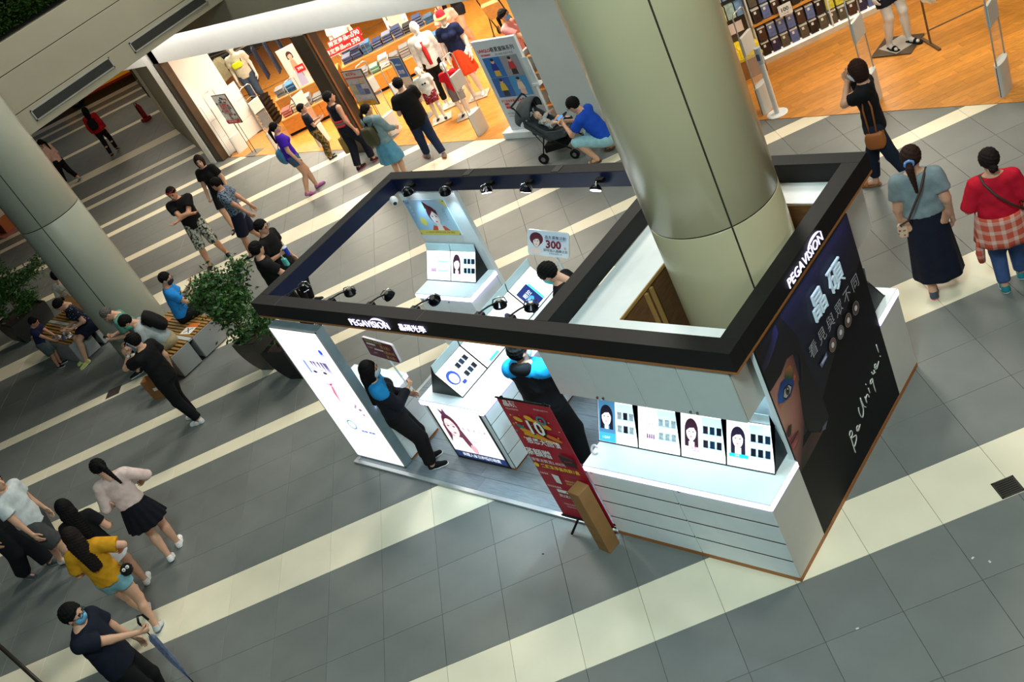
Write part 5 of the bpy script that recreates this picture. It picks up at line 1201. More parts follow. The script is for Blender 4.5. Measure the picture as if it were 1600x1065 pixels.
J_c2 = person('man in plain black tee seen from behind at the canopy corner', (-8.72, 1.98), 70, 1.58, hair='short', heavy=1.1, top=tee(K_, g=.026), bottom=trs(K_), hr=(.12, .20, .58), shoes=BLK, head=(25, -8))
# --- around the bench
SEAT = .42
def sit(H, fx=.26, spread=.06): return dict(pelvis=(0, 0, (SEAT + .10) / H), fl=(-spread, fx, .042, 6), fr=(spread, fx, .042, -6), kl=(0, .4, 1), kr=(0, .4, 1))
J_bs = person('man in bright blue tee and dark mask seated on the bench end', (-11.12, 1.50), 62, 1.60, hair='crop', mask=(30, 32, 40), glasses=((40, 40, 44), .003), lean=(8, 0), head=(-20, -14), heavy=1.1, hl=(-.06, .22, .52), hr=(.07, .24, .52), gl=True, gr=True, top=tee(cloth((36, 130, 206)), g=.02, hem=.0), bottom=trs(K_), shoes=BLK, **sit(1.6, .27))
J_gn = person('grey-haired man in green polo and black shorts seated by the column', (-11.62, 1.0), 238, 1.56, hair='grey', haircol=(86, 84, 82), lean=(22, 0), head=(10, -28), hl=(-.04, .24, .44), hr=(.07, .26, .44), gr=True, top=tee(cloth((86, 138, 124)), g=.022, hem=.0), bottom=shs(K_, cut=.85), shoes=BLK, **sit(1.56, .25, .08))
J_gs = person('seated man in grey tee with green mask and backpack holding a coffee', (-10.80, .96), 236, 1.60, hair='short', mask=(60, 176, 156), lean=(30, 0), head=(6, -24), hl=(-.10, .30, .36), hr=(.07, .34, .30), gr=True, top=tee(cloth((150, 160, 162)), g=.02, hem=.0), bottom=trs(KHAKI, cut=1.85, g=.016), shoes=((150, 150, 146), (210, 210, 206)), **sit(1.6, .28, .07))
J_ph = person('man in black tee and trousers on the phone wearing white trainers', (-9.16, .03), 206, 1.58, hair='short', glasses=((30, 30, 32), .003), head=(0, -8), heavy=1.1, hl=(-.075, .075, .875), gl=True, el=(-.5, .4, -1), top=tee(cloth((15, 15, 18)), g=.022, hem=-.04), bottom=trs(cloth((16, 17, 20)), g=.016), fl=(-.05, -.06, .042, 4), fr=(.05, .05, .042, -4), shoes=WHT)
J_fl = person('woman in dark floral dress seated with crossed legs and yellow shoes', (-13.55, 1.02), 262, 1.52, fem=True, hair='bun', head=(15, -30), lean=(16, 0), hl=(-.08, .20, .44), hr=(.02, .22, .45), top=tee(cloth((26, 30, 48), pattern='dots', rgb2=(120, 126, 140), scale=26), hem=-.02), bottom=shs(cloth((28, 32, 48)), cut=.75, g=.03), pelvis=(0, 0, (SEAT + .10) / 1.52), fl=(.09, .27, .042, 4), fr=(-.07, .30, .05, -6, 10), kl=(.2, .4, 1), kr=(-.2, .4, 1.2), shoes=((190, 196, 110), (226, 226, 200)))
J_ch = person('small child in navy tee and grey shorts leaning over the bench', (-14.32, .38), 40, 1.03, skin='b', headscale=1.25, hair='short', lean=(20, 0), head=(0, -20), hl=(-.06, .26, .52), hr=(.08, .26, .52), top=tee(cloth((26, 32, 66)), hem=-.04), bottom=shs(cloth((70, 82, 84)), cut=.95), shoes=BLK)
J_ws = person('person in white tee seated behind the rear column', (-14.72, 1.42), 118, 1.55, hair='short', head=(0, -10), top=tee(cloth((196, 188, 174)), g=.022), bottom=trs(DENIM), shoes=WHT, **sit(1.55))
J_js = person('person in jeans and white shoes seated behind the leafy planter', (-17.15, 2.32), 20, 1.58, hair='short', lean=(14, 0), head=(0, -20), top=tee(cloth((190, 190, 186))), bottom=trs(cloth((56, 70, 92))), shoes=WHT, hl=(-.05, .24, .48), hr=(.06, .24, .48), pelvis=(0, 0, .31), fl=(-.06, .34, .042, 6), fr=(.06, .38, .042, -6), kl=(0, .4, 1), kr=(0, .4, 1))
J_pk = person('woman in pale pink top and cropped black trousers behind the column', (-24.1, 6.2), 205, 1.42, fem=True, hair='pony', mask=(200, 210, 216), top=tee(cloth((206, 168, 156)), sleeve=1.8), bottom=trs(K_, cut=1.7), shoes=((120, 140, 160), (220, 220, 220)), lean=(8, 0), **walk(.14))
J_rf = person('woman in red jacket with a small black backpack in the corridor', (-24.1, 7.65), 138, 1.44, fem=True, hair='long', top=tee(cloth((170, 22, 34)), sleeve=1.85, g=.02), bottom=trs(cloth((18, 18, 22)), g=.006), shoes=((60, 30, 36), (220, 220, 220)), **walk(.10, -1))
# --- lower left group
J_pb = person('woman in pale pink blouse and black pleated skirt walking away', (-7.14, -1.80), 152, 1.55, fem=True, hair='pony', head=(30, -22), top=tee(cloth((214, 190, 184)), sleeve=1.55, g=.018, hem=.04), bottom=dict(kind='skirt', m=cloth((14, 16, 24)), hemz=.36, r1=.15, pleat=.012, n=14), hl=(-.14, .10, .58), hr=(.13, .14, .60), er=(1, -.4, -.3), shoes=WHT, fl=(-.04, -.06, .05, 2, 16), fr=(.04, .06, .042, -4))
J_lh = person('woman with long black hair in black tee and white pinafore', (-7.10, -2.36), 150, 1.50, fem=True, hair='long', head=(10, -8), top=tee(K_, g=.012), bottom=dict(kind='skirt', m=cloth((196, 202, 206)), hemz=.38, r1=.125), hr=(.12, .12, .58), shoes=WHT, fl=(-.05, 0, .042, 4), fr=(.05, .06, .042, -4))
J_ye = person('girl in mustard tee and light denim shorts with long dark hair', (-6.46, -2.60), 140, 1.52, fem=True, hair='long', haircol=(30, 22, 20), head=(20, -8), top=tee(cloth((206, 146, 30)), sleeve=.75, g=.026, hem=-.02), bottom=shs(cloth((120, 168, 180)), cut=.42, g=.014), hr=(.16, .08, .64), hl=(-.14, .13, .58), er=(1, -.3, -.3), fl=(-.06, .12, .042, 6), fr=(.05, -.10, .05, -4, 16), shoes=((190, 194, 190), (90, 110, 150)))
J_um = person('man in dark navy tee and blue mask carrying a folded umbrella', (-5.22, -3.24), 42, 1.62, hair='short', mask=(110, 176, 214), glasses=((30, 30, 34), .003), head=(-8, -6), heavy=1.2, top=tee(cloth((20, 26, 40)), g=.022, hem=-.06), bottom=trs(K_), hrw=(-5.0, -2.97, 1.0), gr=True, hl=(-.16, .06, .50), shoes=BLK)
J_wt = person('person in white tee and charcoal shorts at the left edge', (-8.70, -2.46), 30, 1.60, hair='short', heavy=1.1, top=tee(cloth((196, 204, 206)), g=.022, hem=-.04), bottom=shs(cloth((64, 66, 66)), cut=.98, g=.024), shoes=((196, 196, 190), (60, 66, 84)), hr=(.15, .10, .50), **walk(.14, -1))
J_dk = person('person in dark loose trousers at the far left edge', (-9.25, -2.72), 30, 1.58, fem=True, hair='long', top=tee(cloth((22, 22, 26)), g=.02), bottom=trs(cloth((24, 24, 28)), g=.03, flare=1.5), shoes=((70, 72, 74), (150, 150, 148)), **walk(.10))
# --- inside the shop
J_ss = person('shop worker in pink shirt and blue mask behind the tall white board', (-9.15, 8.62), 12, 1.58, fem=True, hair='pony', mask=(110, 160, 214), top=tee(cloth((214, 140, 140)), sleeve=.9), bottom=trs(K_), hr=(.10, .30, .62), shoes=BLK)
J_sp = person('shopper in pale pink tee and grey trousers behind the hatted mannequin', (-11.75, 9.72), 300, 1.60, fem=True, hair='long', top=tee(cloth((226, 172, 156))), bottom=trs(cloth((110, 104, 84))), shoes=((200, 60, 90), (220, 220, 220)), hr=(.10, .16, .62))
J_sl = person('shopper in black shorts carrying grey clothes deep in the shop', (-12.75, 11.05), 250, 1.66, fem=True, hair='long', top=dict(m=K_, sleeve=0, g=.010, hem=-.03), bottom=shs(cloth((24, 26, 34)), cut=.35), shoes=((210, 206, 196), (230, 228, 220), 1), hl=(.02, .2, .62), hr=(.06, .22, .62))
# --- things carried: own objects
def strap(t, pts, r, m, name='strap'): return MB().tube(pts, r, 6).build(name, m, t, world=True, smooth=True)
def bag(nm, label, J, c, size, m, yaw=0, straps=(), mstrap=None, flap=True, rnd=.3):
    w0 = wpt(J, c); t = thing(nm, label, 'bag' if nm != 'backpack' else 'backpack', tuple(w0), J['t'].rotation_euler[2] + R(yaw))
    x, y, z = (q / 2 for q in size); vs = []; n = 10
    b = MB(); prof = []
    for k in range(n + 1):
        f = -1 + 2 * k / n; s_ = (1 - abs(f) ** 3 * rnd)
        prof.append((f * z, s_))
    ring = 16; vs = []
    for zz, s_ in prof:
        for i in range(ring):
            a = 2 * math.pi * i / ring; ca, sa = math.cos(a), math.sin(a)
            vs.append((x * s_ * math.copysign(abs(ca) ** .5, ca), y * s_ * math.copysign(abs(sa) ** .5, sa), zz))
    b.add(vs, [(k * ring + i, k * ring + (i + 1) % ring, (k + 1) * ring + (i + 1) % ring, (k + 1) * ring + i) for k in range(n) for i in range(ring)] + [tuple(range(ring))[::-1], tuple(range(n * ring, (n + 1) * ring))])
    b.build('pouch', m, t, world=False, smooth=True)
    if flap: MB().box(-x * .9, -y * 1.12, z * .05, x * .9, -y * .96, z * .92).build('flap', m, t, world=False, bevel=.004); MB().cyl((0, -y * 1.12, z * .15), (0, -y * 1.2, z * .15), .010, n=10).build('clasp', mat('brass', (176, 140, 70), .3, .8), t, world=False)
    for pts in straps: strap(t, [tuple(wpt(J, q)) for q in pts], .011, mstrap or m)
    return t
M_tan = mat('leather_tan', (150, 84, 34), .5, var=.12); M_dkbr = mat('leather_dark', (54, 38, 30), .6)
bag('shoulder_bag', 'brown leather shoulder bag of the masked woman in black', J_bm, (-.17, -.02, .72), (.22, .09, .19), M_tan, 90, [[(-.17, .02, .80), (-.16, .03, 1.1), (-.10, .0, 1.335), (-.15, -.06, 1.12), (-.17, -.05, .80)]])
bag('crossbody_bag', 'small spotted cream crossbody bag on the grey-tee woman', J_gr, (-.20, -.04, .80), (.12, .05, .15), mat('spotted_cream', (214, 190, 170), .6, pattern='dots', rgb2=(150, 70, 50), scale=26), 0, [[(-.22, -.06, .87), (-.13, -.205, 1.0), (-.05, -.195, 1.14), (.03, -.165, 1.27), (.08, -.08, 1.365), (.10, .02, 1.37), (.05, .16, 1.25), (-.12, .20, 1.0), (-.21, .0, .87)]], M_dkbr)
t = thing('hair_scrunchie', 'blue scrunchie on the ponytail of the grey-tee woman', 'scrunchie', tuple(wpt(J_gr, J_gr['hc'] + J_gr['HB'] @ np.array((0, -.075, .008)) * J_gr['HS'])))
c = J_gr['hc'] + J_gr['HB'] @ np.array((0, -.078, .004)) * J_gr['HS']; MB().tube([tuple(wpt(J_gr, c + J_gr['HB'] @ np.array((math.cos(a) * .036, .01 * math.cos(a), math.sin(a) * .030)))) for a in np.linspace(0, 6.28, 14)[:-1]], [.011, .014] * 6 + [.011], 8, True).build('band', mat('scrunchie_blue', (90, 140, 200), .7, pattern='dots', rgb2=(220, 230, 240), scale=60), t, smooth=True)
# plaid shirt tied at the waist
pw_ = thing('tied_shirt', 'red and orange plaid shirt tied around the waist of the red-top woman', 'shirt', tuple(wpt(J_rd, (0, 0, .8))), J_rd['t'].rotation_euler[2])
H_ = J_rd['H']; mb = MB(); nr = 22; vs = []
for k in range(7):
    z = -.30 * (k / 6) + .12
    for i in range(nr + 1):
        a = R(160 + 220 * i / nr); rr = .185 + .045 * (k / 6) + .008 * math.sin(i * 1.9) * k / 6
        vs.append((rr * 1.05 * math.cos(a), rr * .86 * math.sin(a), z - (.05 if i in (0, nr) else 0) * k / 6))
mb.add(vs, [(k * (nr + 1) + i, k * (nr + 1) + i + 1, (k + 1) * (nr + 1) + i + 1, (k + 1) * (nr + 1) + i) for k in range(6) for i in range(nr)])
M_plaid = mat('plaid_red', (196, 78, 56), .85, pattern='plaid', rgb2=(214, 176, 160), scale=11)
o = mb.build('body', M_plaid, pw_, world=False, smooth=True); md = o.modifiers.new('thick', 'SOLIDIFY'); md.thickness = .008
MB().tube([(-.12, .15, .06), (-.02, .185, .08), (.02, .185, .08), (.12, .15, .06)], .028, 8).build('knot', M_plaid, pw_, world=False, smooth=True)
MB().tube([(-.20, -.05, -.10), (-.225, -.06, -.26), (-.225, -.06, -.36)], [.035, .04, .03], 8).build('sleeve', M_plaid, pw_, world=False, smooth=True)
bag('crossbody_bag', 'black crossbody strap bag on the red-top woman', J_rd, (.20, .13, .78), (.14, .06, .12), M_dkbr, 60, [[(.20, .08, .84), (.17, -.15, .95), (.08, -.195, 1.06), (-.02, -.175, 1.17), (-.09, -.10, 1.27), (-.10, .0, 1.30), (-.05, .16, 1.15), (.14, .18, .86)]], M_dkbr, False)
bag('backpack', 'olive backpack on the woman in the pale hoodie', J_bk, (0, -.19, .98), (.27, .15, .34), mat('olive_nylon', (62, 62, 36), .6), 180, [[(-.09, -.12, 1.14), (-.09, .02, 1.235), (-.09, .12, 1.1), (-.10, .0, .86)], [(.09, -.12, 1.14), (.09, .02, 1.235), (.09, .12, 1.1), (.10, .0, .86)]], M_dkbr)
bag('tote_bag', 'light blue slouchy tote on the woman in purple', J_pu, (-.19, -.12, .82), (.26, .15, .30), mat('tote_blue', (60, 130, 176), .7), 20, [[(-.16, -.08, .95), (-.14, -.03, 1.19), (-.18, -.14, .95)]], None, False, .5)
bag('paper_bag', 'tan paper bag carried by the person in the tank top', J_tk, (-.25, -.03, .48), (.20, .10, .32), mat('paper_tan', (150, 122, 62), .8), 40, [[(-.25, .0, .64), (-.245, -.03, .74), (-.25, -.06, .64)]], None, False, .05)
for z, m in ((.92, cloth((206, 62, 62))), (.965, cloth((110, 110, 114))), (1.01, cloth((206, 62, 62)))):
    o = MB().lathe([(.150, z - .022), (.158, z - .018), (.158, z + .018), (.150, z + .022)], (0, 0, 0), 28).build('sash_band', m, J_tk['t'], world=False, smooth=True); o.scale = (1, .78, 1)
bag('backpack', 'small black backpack on the woman in the red jacket', J_rf, (0, -.16, .98), (.24, .12, .28), K_, 180, [[(-.08, -.1, 1.1), (-.08, .02, 1.2), (-.09, .11, 1.05)], [(.08, -.1, 1.1), (.08, .02, 1.2), (.09, .11, 1.05)]])
def TP(J, x, y, z): return tuple(J['pel'] + J['rt'] * x + J['fw'] * y + J['up'] * z)
bt_ = bag('backpack', 'black backpack on the seated man with the coffee', J_gs, TP(J_gs, 0, -.19, .30), (.28, .15, .38), K_, 180, [[TP(J_gs, -.10, -.10, .42), TP(J_gs, -.11, .0, .475), TP(J_gs, -.11, .11, .40), TP(J_gs, -.12, .05, .2)], [TP(J_gs, .10, -.10, .42), TP(J_gs, .11, .0, .475), TP(J_gs, .11, .11, .40), TP(J_gs, .12, .05, .2)]])
for ch in bt_.children:
    if ch.name.split('.')[0] != 'strap': ch.rotation_euler = (R(30), 0, 0)
def gadget(nm, label, cat, J, s, size, m, scr=None, off=(0, 0, 0)):
    c = J['WR'][s] + (J['WR'][s] - J['EL'][s]) / np.linalg.norm(J['WR'][s] - J['EL'][s]) * .05 * J['H'] + np.array(off)
    t = thing(nm, label, cat, tuple(wpt(J, c)), J['t'].rotation_euler[2]); M_ = Matrix.Rotation(R(-40), 3, 'X')
    MB().cbox((0, 0, 0), size, M_).build('case', m, t, world=False, bevel=.003)
    if scr: MB().cbox(tuple(M_ @ Vector((0, -size[1] / 2 - .0008, 0))), (size[0] * .9, .001, size[2] * .92), M_).build('screen', scr, t, world=False)
    return t
M_scr = mat('phone_screen', (70, 140, 210), .2, emit=1.0, var=.3, scale=30)
gadget('phone', 'phone with a lit blue screen held by the squatting man', 'phone', sq, -1, (.15, .010, .078), M_blackmetal, M_scr, (.05, .03, .03))
gadget('phone', 'phone held in the lap of the man in bright blue', 'phone', J_bs, 1, (.078, .010, .15), mat('phone_red', (60, 40, 50), .3), None, (-.04, .02, .02))
gadget('phone', 'dark phone read by the grey-haired seated man', 'phone', J_gn, 1, (.078, .010, .15), M_blackmetal, None, (-.04, .02, .02))
c = J_ph['hc'] + J_ph['HB'] @ np.array((-.060, .010, -.012)) * J_ph['HS']
t = thing('phone', 'grey phone at the ear of the man in white trainers', 'phone', tuple(wpt(J_ph, c)), J_ph['t'].rotation_euler[2]); MB().cbox((0, 0, 0), (.010, .078, .15), Matrix.Rotation(R(-35), 3, 'X')).build('case', mat('phone_grey', (120, 130, 140), .3, .3), t, world=False, bevel=.003); MB().cbox((-.007, .02, .045), (.004, .02, .02), Matrix.Rotation(R(-35), 3, 'X')).build('camera', M_blackmetal, t, world=False)
def watch(J, s, label):
    c = J['WR'][s] + (J['EL'][s] - J['WR'][s]) * .12; d = (J['WR'][s] - J['EL'][s]); d /= np.linalg.norm(d); w0 = Vector(wpt(J, c)); dw = J['t'].matrix_basis.to_3x3() @ Vector(d)
    t = thing('wrist_watch', label, 'watch', tuple(w0)); MB().cyl(w0 - dw * .010, w0 + dw * .010, .034, n=18).build('strap', mat('watch_steel', (170, 172, 174), .3, .8), t); sd = dw.orthogonal().normalized(); sd = (CAMP - w0) - dw * (CAMP - w0).dot(dw); sd.normalize(); MB().cyl(w0 + sd * .030, w0 + sd * .041, .019, n=18).build('dial', mat('watch_dial', (214, 216, 216), .2), t)
watch(J_ph, -1, 'silver wrist watch of the man on the phone')
def cup(label, J, s, m, mlid, r=.038, hh=.13):
    c = J['WR'][s] + (J['WR'][s] - J['EL'][s]) / np.linalg.norm(J['WR'][s] - J['EL'][s]) * .05 * J['H'] + np.array((0, .03, 0)); w0 = Vector(wpt(J, c)); t = thing('drink_cup', label, 'cup', tuple(w0 - Vector((0, 0, hh / 2))))
    MB().lathe([(0, 0), (r * .72, 0), (r, hh), (0, hh)], tuple(w0 - Vector((0, 0, hh / 2))), 20).build('cup', m, t, smooth=False); MB().lathe([(r * 1.06, hh - .006), (r * 1.06, hh + .006), (r * .7, hh + .018), (0, hh + .018)], tuple(w0 - Vector((0, 0, hh / 2))), 20).build('lid', mlid, t)
    MB().cyl(w0 + Vector((0, 0, hh * .5)), w0 + Vector((.02, 0, hh * 1.15)), .004, n=8).build('straw', mat('straw_white', (230, 230, 226), .5), t)
cup('blue drink cup with straw held by the man with glasses', J_c1, 1, mat('cup_blue', (24, 60, 190), .4), mat('cup_lid', (200, 214, 230), .3))
cup('iced coffee held low by the seated man with the green mask', J_gs, 1, mat('cup_coffee', (150, 116, 84), .4), mat('cup_lid2', (216, 214, 206), .3))
w0 = wpt(J_c1, J_c1['WR'][1] + np.array((.05, .04, -.11))); t = thing('hanging_pouch', 'small teal pouch under the blue drink cup', 'pouch', tuple(w0)); MB().cbox(tuple(w0), (.10, .05, .13)).build('pouch', mat('teal_cloth', (90, 196, 190), .7), t, bevel=.012); MB().tube([tuple(w0 + Vector((-.03, 0, .06))), tuple(w0 + Vector((0, 0, .12))), tuple(w0 + Vector((.03, 0, .06)))], .004, 6).build('cord', WHITE, t)
# folded umbrella
uw = wpt(J_um, J_um['WR'][1] + (J_um['WR'][1] - J_um['EL'][1]) / np.linalg.norm(J_um['WR'][1] - J_um['EL'][1]) * .045 * J_um['H'])
um = thing('umbrella', 'folded grey-blue umbrella with a curved handle', 'umbrella', tuple(uw)); tip = Vector((-4.76, -2.97, .34)); dd = (tip - uw).normalized(); M_umb = mat('umbrella_cloth', (96, 104, 130), .6, var=.35, scale=26)
MB().tube([uw - dd * .10, uw - dd * .04, tip], .006, 8).build('shaft', M_blackmetal, um); hb = uw - dd * .10; MB().tube([hb + dd * .03, hb, hb - dd * .03 + Vector((0, .03, .02)), hb + Vector((0, .07, .03)), hb + dd * .05 + Vector((0, .08, .0))], .012, 8).build('handle', M_blackmetal, um, smooth=True)
ss = dd.orthogonal().normalized(); s2 = dd.cross(ss); L_ = (tip - uw).length
for k in range(8):
    a = k * math.pi / 4; e = ss * math.cos(a) + s2 * math.sin(a); e2 = ss * math.cos(a + .75) + s2 * math.sin(a + .75)
    MB().add([uw + dd * .05 + e * .012, uw + dd * .10 + e * .036, uw + dd * L_ * .55 + e * .030, tip - dd * .02 + e * .006, uw + dd * .10 + e2 * .020, uw + dd * L_ * .55 + e2 * .018], [(0, 1, 4), (1, 2, 5, 4), (2, 3, 5)]).build('panel', M_umb, um)
# plush pendant hanging at the mustard tee
pc = wpt(J_ye, (.20, -.02, .80)); pl = thing('plush_charm', 'round black fluffy charm with two white eyes hanging at the mustard tee', 'charm', tuple(pc))
rr_ = random.Random(2); fz = MB(); fz.ball(tuple(pc), .062, 18, 12); leaf_cloud(fz, [tuple(pc + Vector((rr_.gauss(0, 1), rr_.gauss(0, 1), rr_.gauss(0, 1))).normalized() * .064) for _ in range(500)], .016, rr_, .12); fz.build('fluff', mat('fluff_black', (12, 12, 12), .95), pl)
cd = (CAMP - pc).normalized(); sd = cd.cross(Vector((0, 0, 1))).normalized()
for s in (-1, 1): e = MB().ball(tuple(pc + cd * .052 + sd * s * .022 + Vector((0, 0, .015))), .020, 12, 8).build('eye', mat('plush_white', (230, 230, 228), .5), pl, smooth=True); MB().ball(tuple(pc + cd * .072 + sd * s * .021 + Vector((0, 0, .015))), .007, 8, 6).build('pupil', M_eye, e, smooth=True)
MB().tube([tuple(pc + Vector((0, 0, .06))), tuple(wpt(J_ye, (.15, 0, .90)))], .004, 6).build('cord', M_blackmetal, pl)
# shopping bags on the floor by the bench
def shopbag(label, x, y, rz, s, m, tilt=0):
    t = thing('paper_bag', label, 'bag', (x, y, 0), R(rz)); w, d, hh = s; MB().add([(-w / 2, -d / 2, 0), (w / 2, -d / 2, 0), (w / 2, d / 2, 0), (-w / 2, d / 2, 0), (-w / 2 - .01, -d / 2 - .01, hh), (w / 2 + .01, -d / 2 - .01, hh), (w / 2 + .01, d / 2 + .01, hh), (-w / 2 - .01, d / 2 + .01, hh)], [(3, 2, 1, 0), (0, 1, 5, 4), (1, 2, 6, 5), (2, 3, 7, 6), (3, 0, 4, 7)]).build('body', m, t, world=False)
    for q in (-1, 1): MB().tube([(-w * .2, q * d / 2, hh - .01), (-w * .16, q * d / 2, hh + .10), (w * .16, q * d / 2, hh + .10), (w * .2, q * d / 2, hh - .01)], .004, 6).build('handle', m, t, world=False)
    MB().box(-.035, -d / 2 - .012, hh * .45, .035, -d / 2 - .011, hh * .6).build('sticker', WHITE, t, world=False); return t
shopbag('brown paper bag standing on the floor by the phone man', -10.52, .30, 30, (.30, .14, .36), mat('kraft', (140, 98, 52), .85))
shopbag('brown paper bag with red print at the leafy planter', -14.55, 1.28, 60, (.34, .16, .38), mat('kraft_red', (150, 108, 66), .85)).location.z = .42
# pushchair with a baby
pcx, pcy, prz = -6.95, 6.42, R(192 - 90 + 180)
st_ = thing('pushchair', 'grey and black pushchair with its hood raised outside the shop', 'pushchair', (pcx, pcy, 0), prz)
M_sg = cloth((70, 76, 80)); M_sk = cloth((30, 32, 34))
# local: +y = front (toward the squatting man), x = right
for s in (-1, 1):
    MB().tube([(s * .21, -.36, 1.0), (s * .22, -.25, .72), (s * .22, .02, .40), (s * .21, .30, .16)], .012, 8).build('frame_tube', M_blackmetal, st_, world=False, smooth=True)
    MB().tube([(s * .22, -.05, .50), (s * .22, -.22, .14)], .012, 8).build('rear_leg', M_blackmetal, st_, world=False, smooth=True)
    for y, rr in ((.32, .075), (-.24, .085)):
        wh = MB().cyl((s * .20, y, rr), (s * .24, y, rr), rr, n=24).build('wheel', M_blackmetal, st_, world=False); MB().cyl((s * .195, y, rr), (s * .245, y, rr), rr * .45, n=16).build('hub', mat('hub_grey', (110, 110, 112), .4), wh, world=False)
    MB().ext([(s * .20, .28, .40), (s * .20, -.02, .36), (s * .20, -.32, .66), (s * .20, -.30, .80), (s * .20, .0, .52), (s * .20, .26, .50)], (s * .02, 0, 0)).build('side_wall', M_sg, st_, world=False)
MB().tube([(-.21, -.36, 1.0), (-.21, -.40, 1.03), (.21, -.40, 1.03), (.21, -.36, 1.0)], .017, 8).build('handlebar', M_blackmetal, st_, world=False, smooth=True)
sm = MB(); sm.ext([(-.20, .28, .38), (-.20, -.02, .34), (-.20, -.32, .64), (-.20, -.34, .68), (-.20, -.03, .40), (-.20, .28, .43)], (.40, 0, 0)); sm.build('seat', M_sg, st_, world=False)
hd = MB(); nr, na = 12, 10; vs = []
for i in range(na + 1):
    a = R(68 + 92 * i / na)
    for j in range(nr + 1):
        b = math.pi * j / nr; vs.append((-.225 * math.cos(b), -.22 + (.30 * math.cos(a)) * (.55 + .45 * math.sin(b)) * 1.0, .66 + .36 * math.sin(a) * (.35 + .65 * math.sin(b))))
hd.add(vs, [(i * (nr + 1) + j, i * (nr + 1) + j + 1, (i + 1) * (nr + 1) + j + 1, (i + 1) * (nr + 1) + j) for i in range(na) for j in range(nr)])
o = hd.build('hood', M_sg, st_, world=False, smooth=True); md = o.modifiers.new('thick', 'SOLIDIFY'); md.thickness = .012
for i in (0, 3, 6, 10): MB().tube([vs[i * (nr + 1) + j] for j in range(nr + 1)], .009, 6).build('hood_rib', M_sk, st_, world=False, smooth=True)
MB().tube([(-.20, .14, .55), (-.15, .24, .60), (.15, .24, .60), (.20, .14, .55)], .014, 8).build('bumper_bar', M_sk, st_, world=False, smooth=True)
MB().ext([(-.19, .22, .20), (-.19, -.18, .16), (-.19, -.16, .28), (-.19, .20, .28)], (.38, 0, 0)).build('basket', K_, st_, world=False)
MB().box(-.15, .28, .30, .15, .36, .315).build('footrest', M_sk, st_, world=False)
inv_b = Matrix.Translation((pcx, pcy, 0)) @ Matrix.Rotation(prz, 4, 'Z')
bw = inv_b @ Vector((0, -.03, .42))
person('baby in a grey romper lying in the pushchair', (bw.x, bw.y, bw.z), math.degrees(prz) + 90, .62, skin='c', headscale=1.75, hair=None, pelvis=(0, .06, .15), lean=(-48, 0), head=(-20, -10), fl=(-.12, .48, .24, 10), fr=(.12, .48, .22, -10), kl=(-.6, .2, 1), kr=(.6, .2, 1), hl=(-.26, .05, .42), hr=(.25, .16, .40), top=dict(m=cloth((176, 184, 184), pattern='dots', rgb2=(120, 130, 136), scale=40), sleeve=.8, g=.010, hem=-.06), bottom=shs(cloth((176, 184, 184)), cut=.4, g=.012), shoes=None)
hb_ = thing('hanging_bag', 'dark blue cloth bag hanging from the pushchair handle', 'bag', tuple(inv_b @ Vector((-.20, -.40, .45))), prz); MB().cbox((0, 0, .0), (.07, .24, .30)).build('pouch', mat('navy_canvas', (26, 62, 84), .8), hb_, world=False, bevel=.03); MB().tube([(0, -.08, .14), (0, 0, .52), (0, .08, .14)], .008, 6).build('strap', mat('navy_canvas', (26, 62, 84)), hb_, world=False); MB().tube([(0, -.09, -.14), (0, -.02, -.32), (0, .07, -.14)], .010, 6).build('strap', mat('navy_canvas', (26, 62, 84)), hb_, world=False)
# ================================================================== bench, planters and the left side
M_slatw = mat('bench_slat_wood', (150, 112, 56), .5, var=.2, scale=10, stretch=(1, 8, 8)); M_bgrey = mat('bench_grey_panel', (146, 148, 148), .5, var=.04)
def bench(label, x0, x1, ymods, seam):
    t = thing('slatted_bench', label, 'bench', ((x0 + x1) / 2, (ymods[0][0] + ymods[-1][1]) / 2, 0))
    for y0, y1 in ymods:
        bx('core', M_gap, t, x0 + .02, y0 + .012, .03, x1 - .02, y1 - .012, .385)
        for xx in (x0, x1 - .02): bx('end_panel', M_bgrey, t, xx, y0 + .004, .02, xx + .02, y1 - .004, .40, .003)
        bx('front_panel', M_bgrey, t, x0 + .02, y0, .02, x1 - .02, y0 + .012, .40, .003)
        n = int((y1 - y0) / .062)
        for k in range(n): yy = y0 + (k + .5) * (y1 - y0) / n; bx('slat', M_slatw, t, x0 + .01, yy - .022, .392, x1 - .005, yy + .022, .42, .003)
    for y in seam: bx('cap_board', mat('bench_cap', (176, 178, 174), .5), t, x0, y - .035, .388, x1, y + .035, .422, .002)
    bx('skid', M_dark, t, x0 + .05, ymods[0][0] + .03, 0, x1 - .05, ymods[-1][1] - .03, .03)
    return t
bench('grey bench with wooden slats right of the rear column', -11.86, -10.45, [(.69, 1.06), (1.14, 1.64)], [1.10])
bench('grey bench with wooden slats left of the rear column', -15.3, -13.68, [(.53, .95), (1.03, 1.52)], [.99])
for k, (x, y, rz) in enumerate(((-11.62, 1.30, 12), (-10.72, 1.28, 8))):
    t = thing('seat_notice', ['white and orange seat notice with an X nearer the column', 'white and orange seat notice with an X at the bench end'][k], 'notice', (x, y, .4215), R(rz), 'seat notices on the bench')
    MB().box(-.13, -.10, 0, .13, .16, .0015).build('card', mat('card_white', (226, 224, 216), .5), t, world=False)
    P = Print((0, 0, .0016), (1, 0, 0), (0, 1, 0), 0, .0003); P.rect(-.13, .06, .13, .16, (206, 110, 40)); P.stroke([(-.06, -.07), (.06, .04)], .018, (24, 30, 26)); P.stroke([(.06, -.07), (-.06, .04)], .018, (24, 30, 26)); P.mb.build('print', PRINT, t, world=False)
rw = random.Random(11)
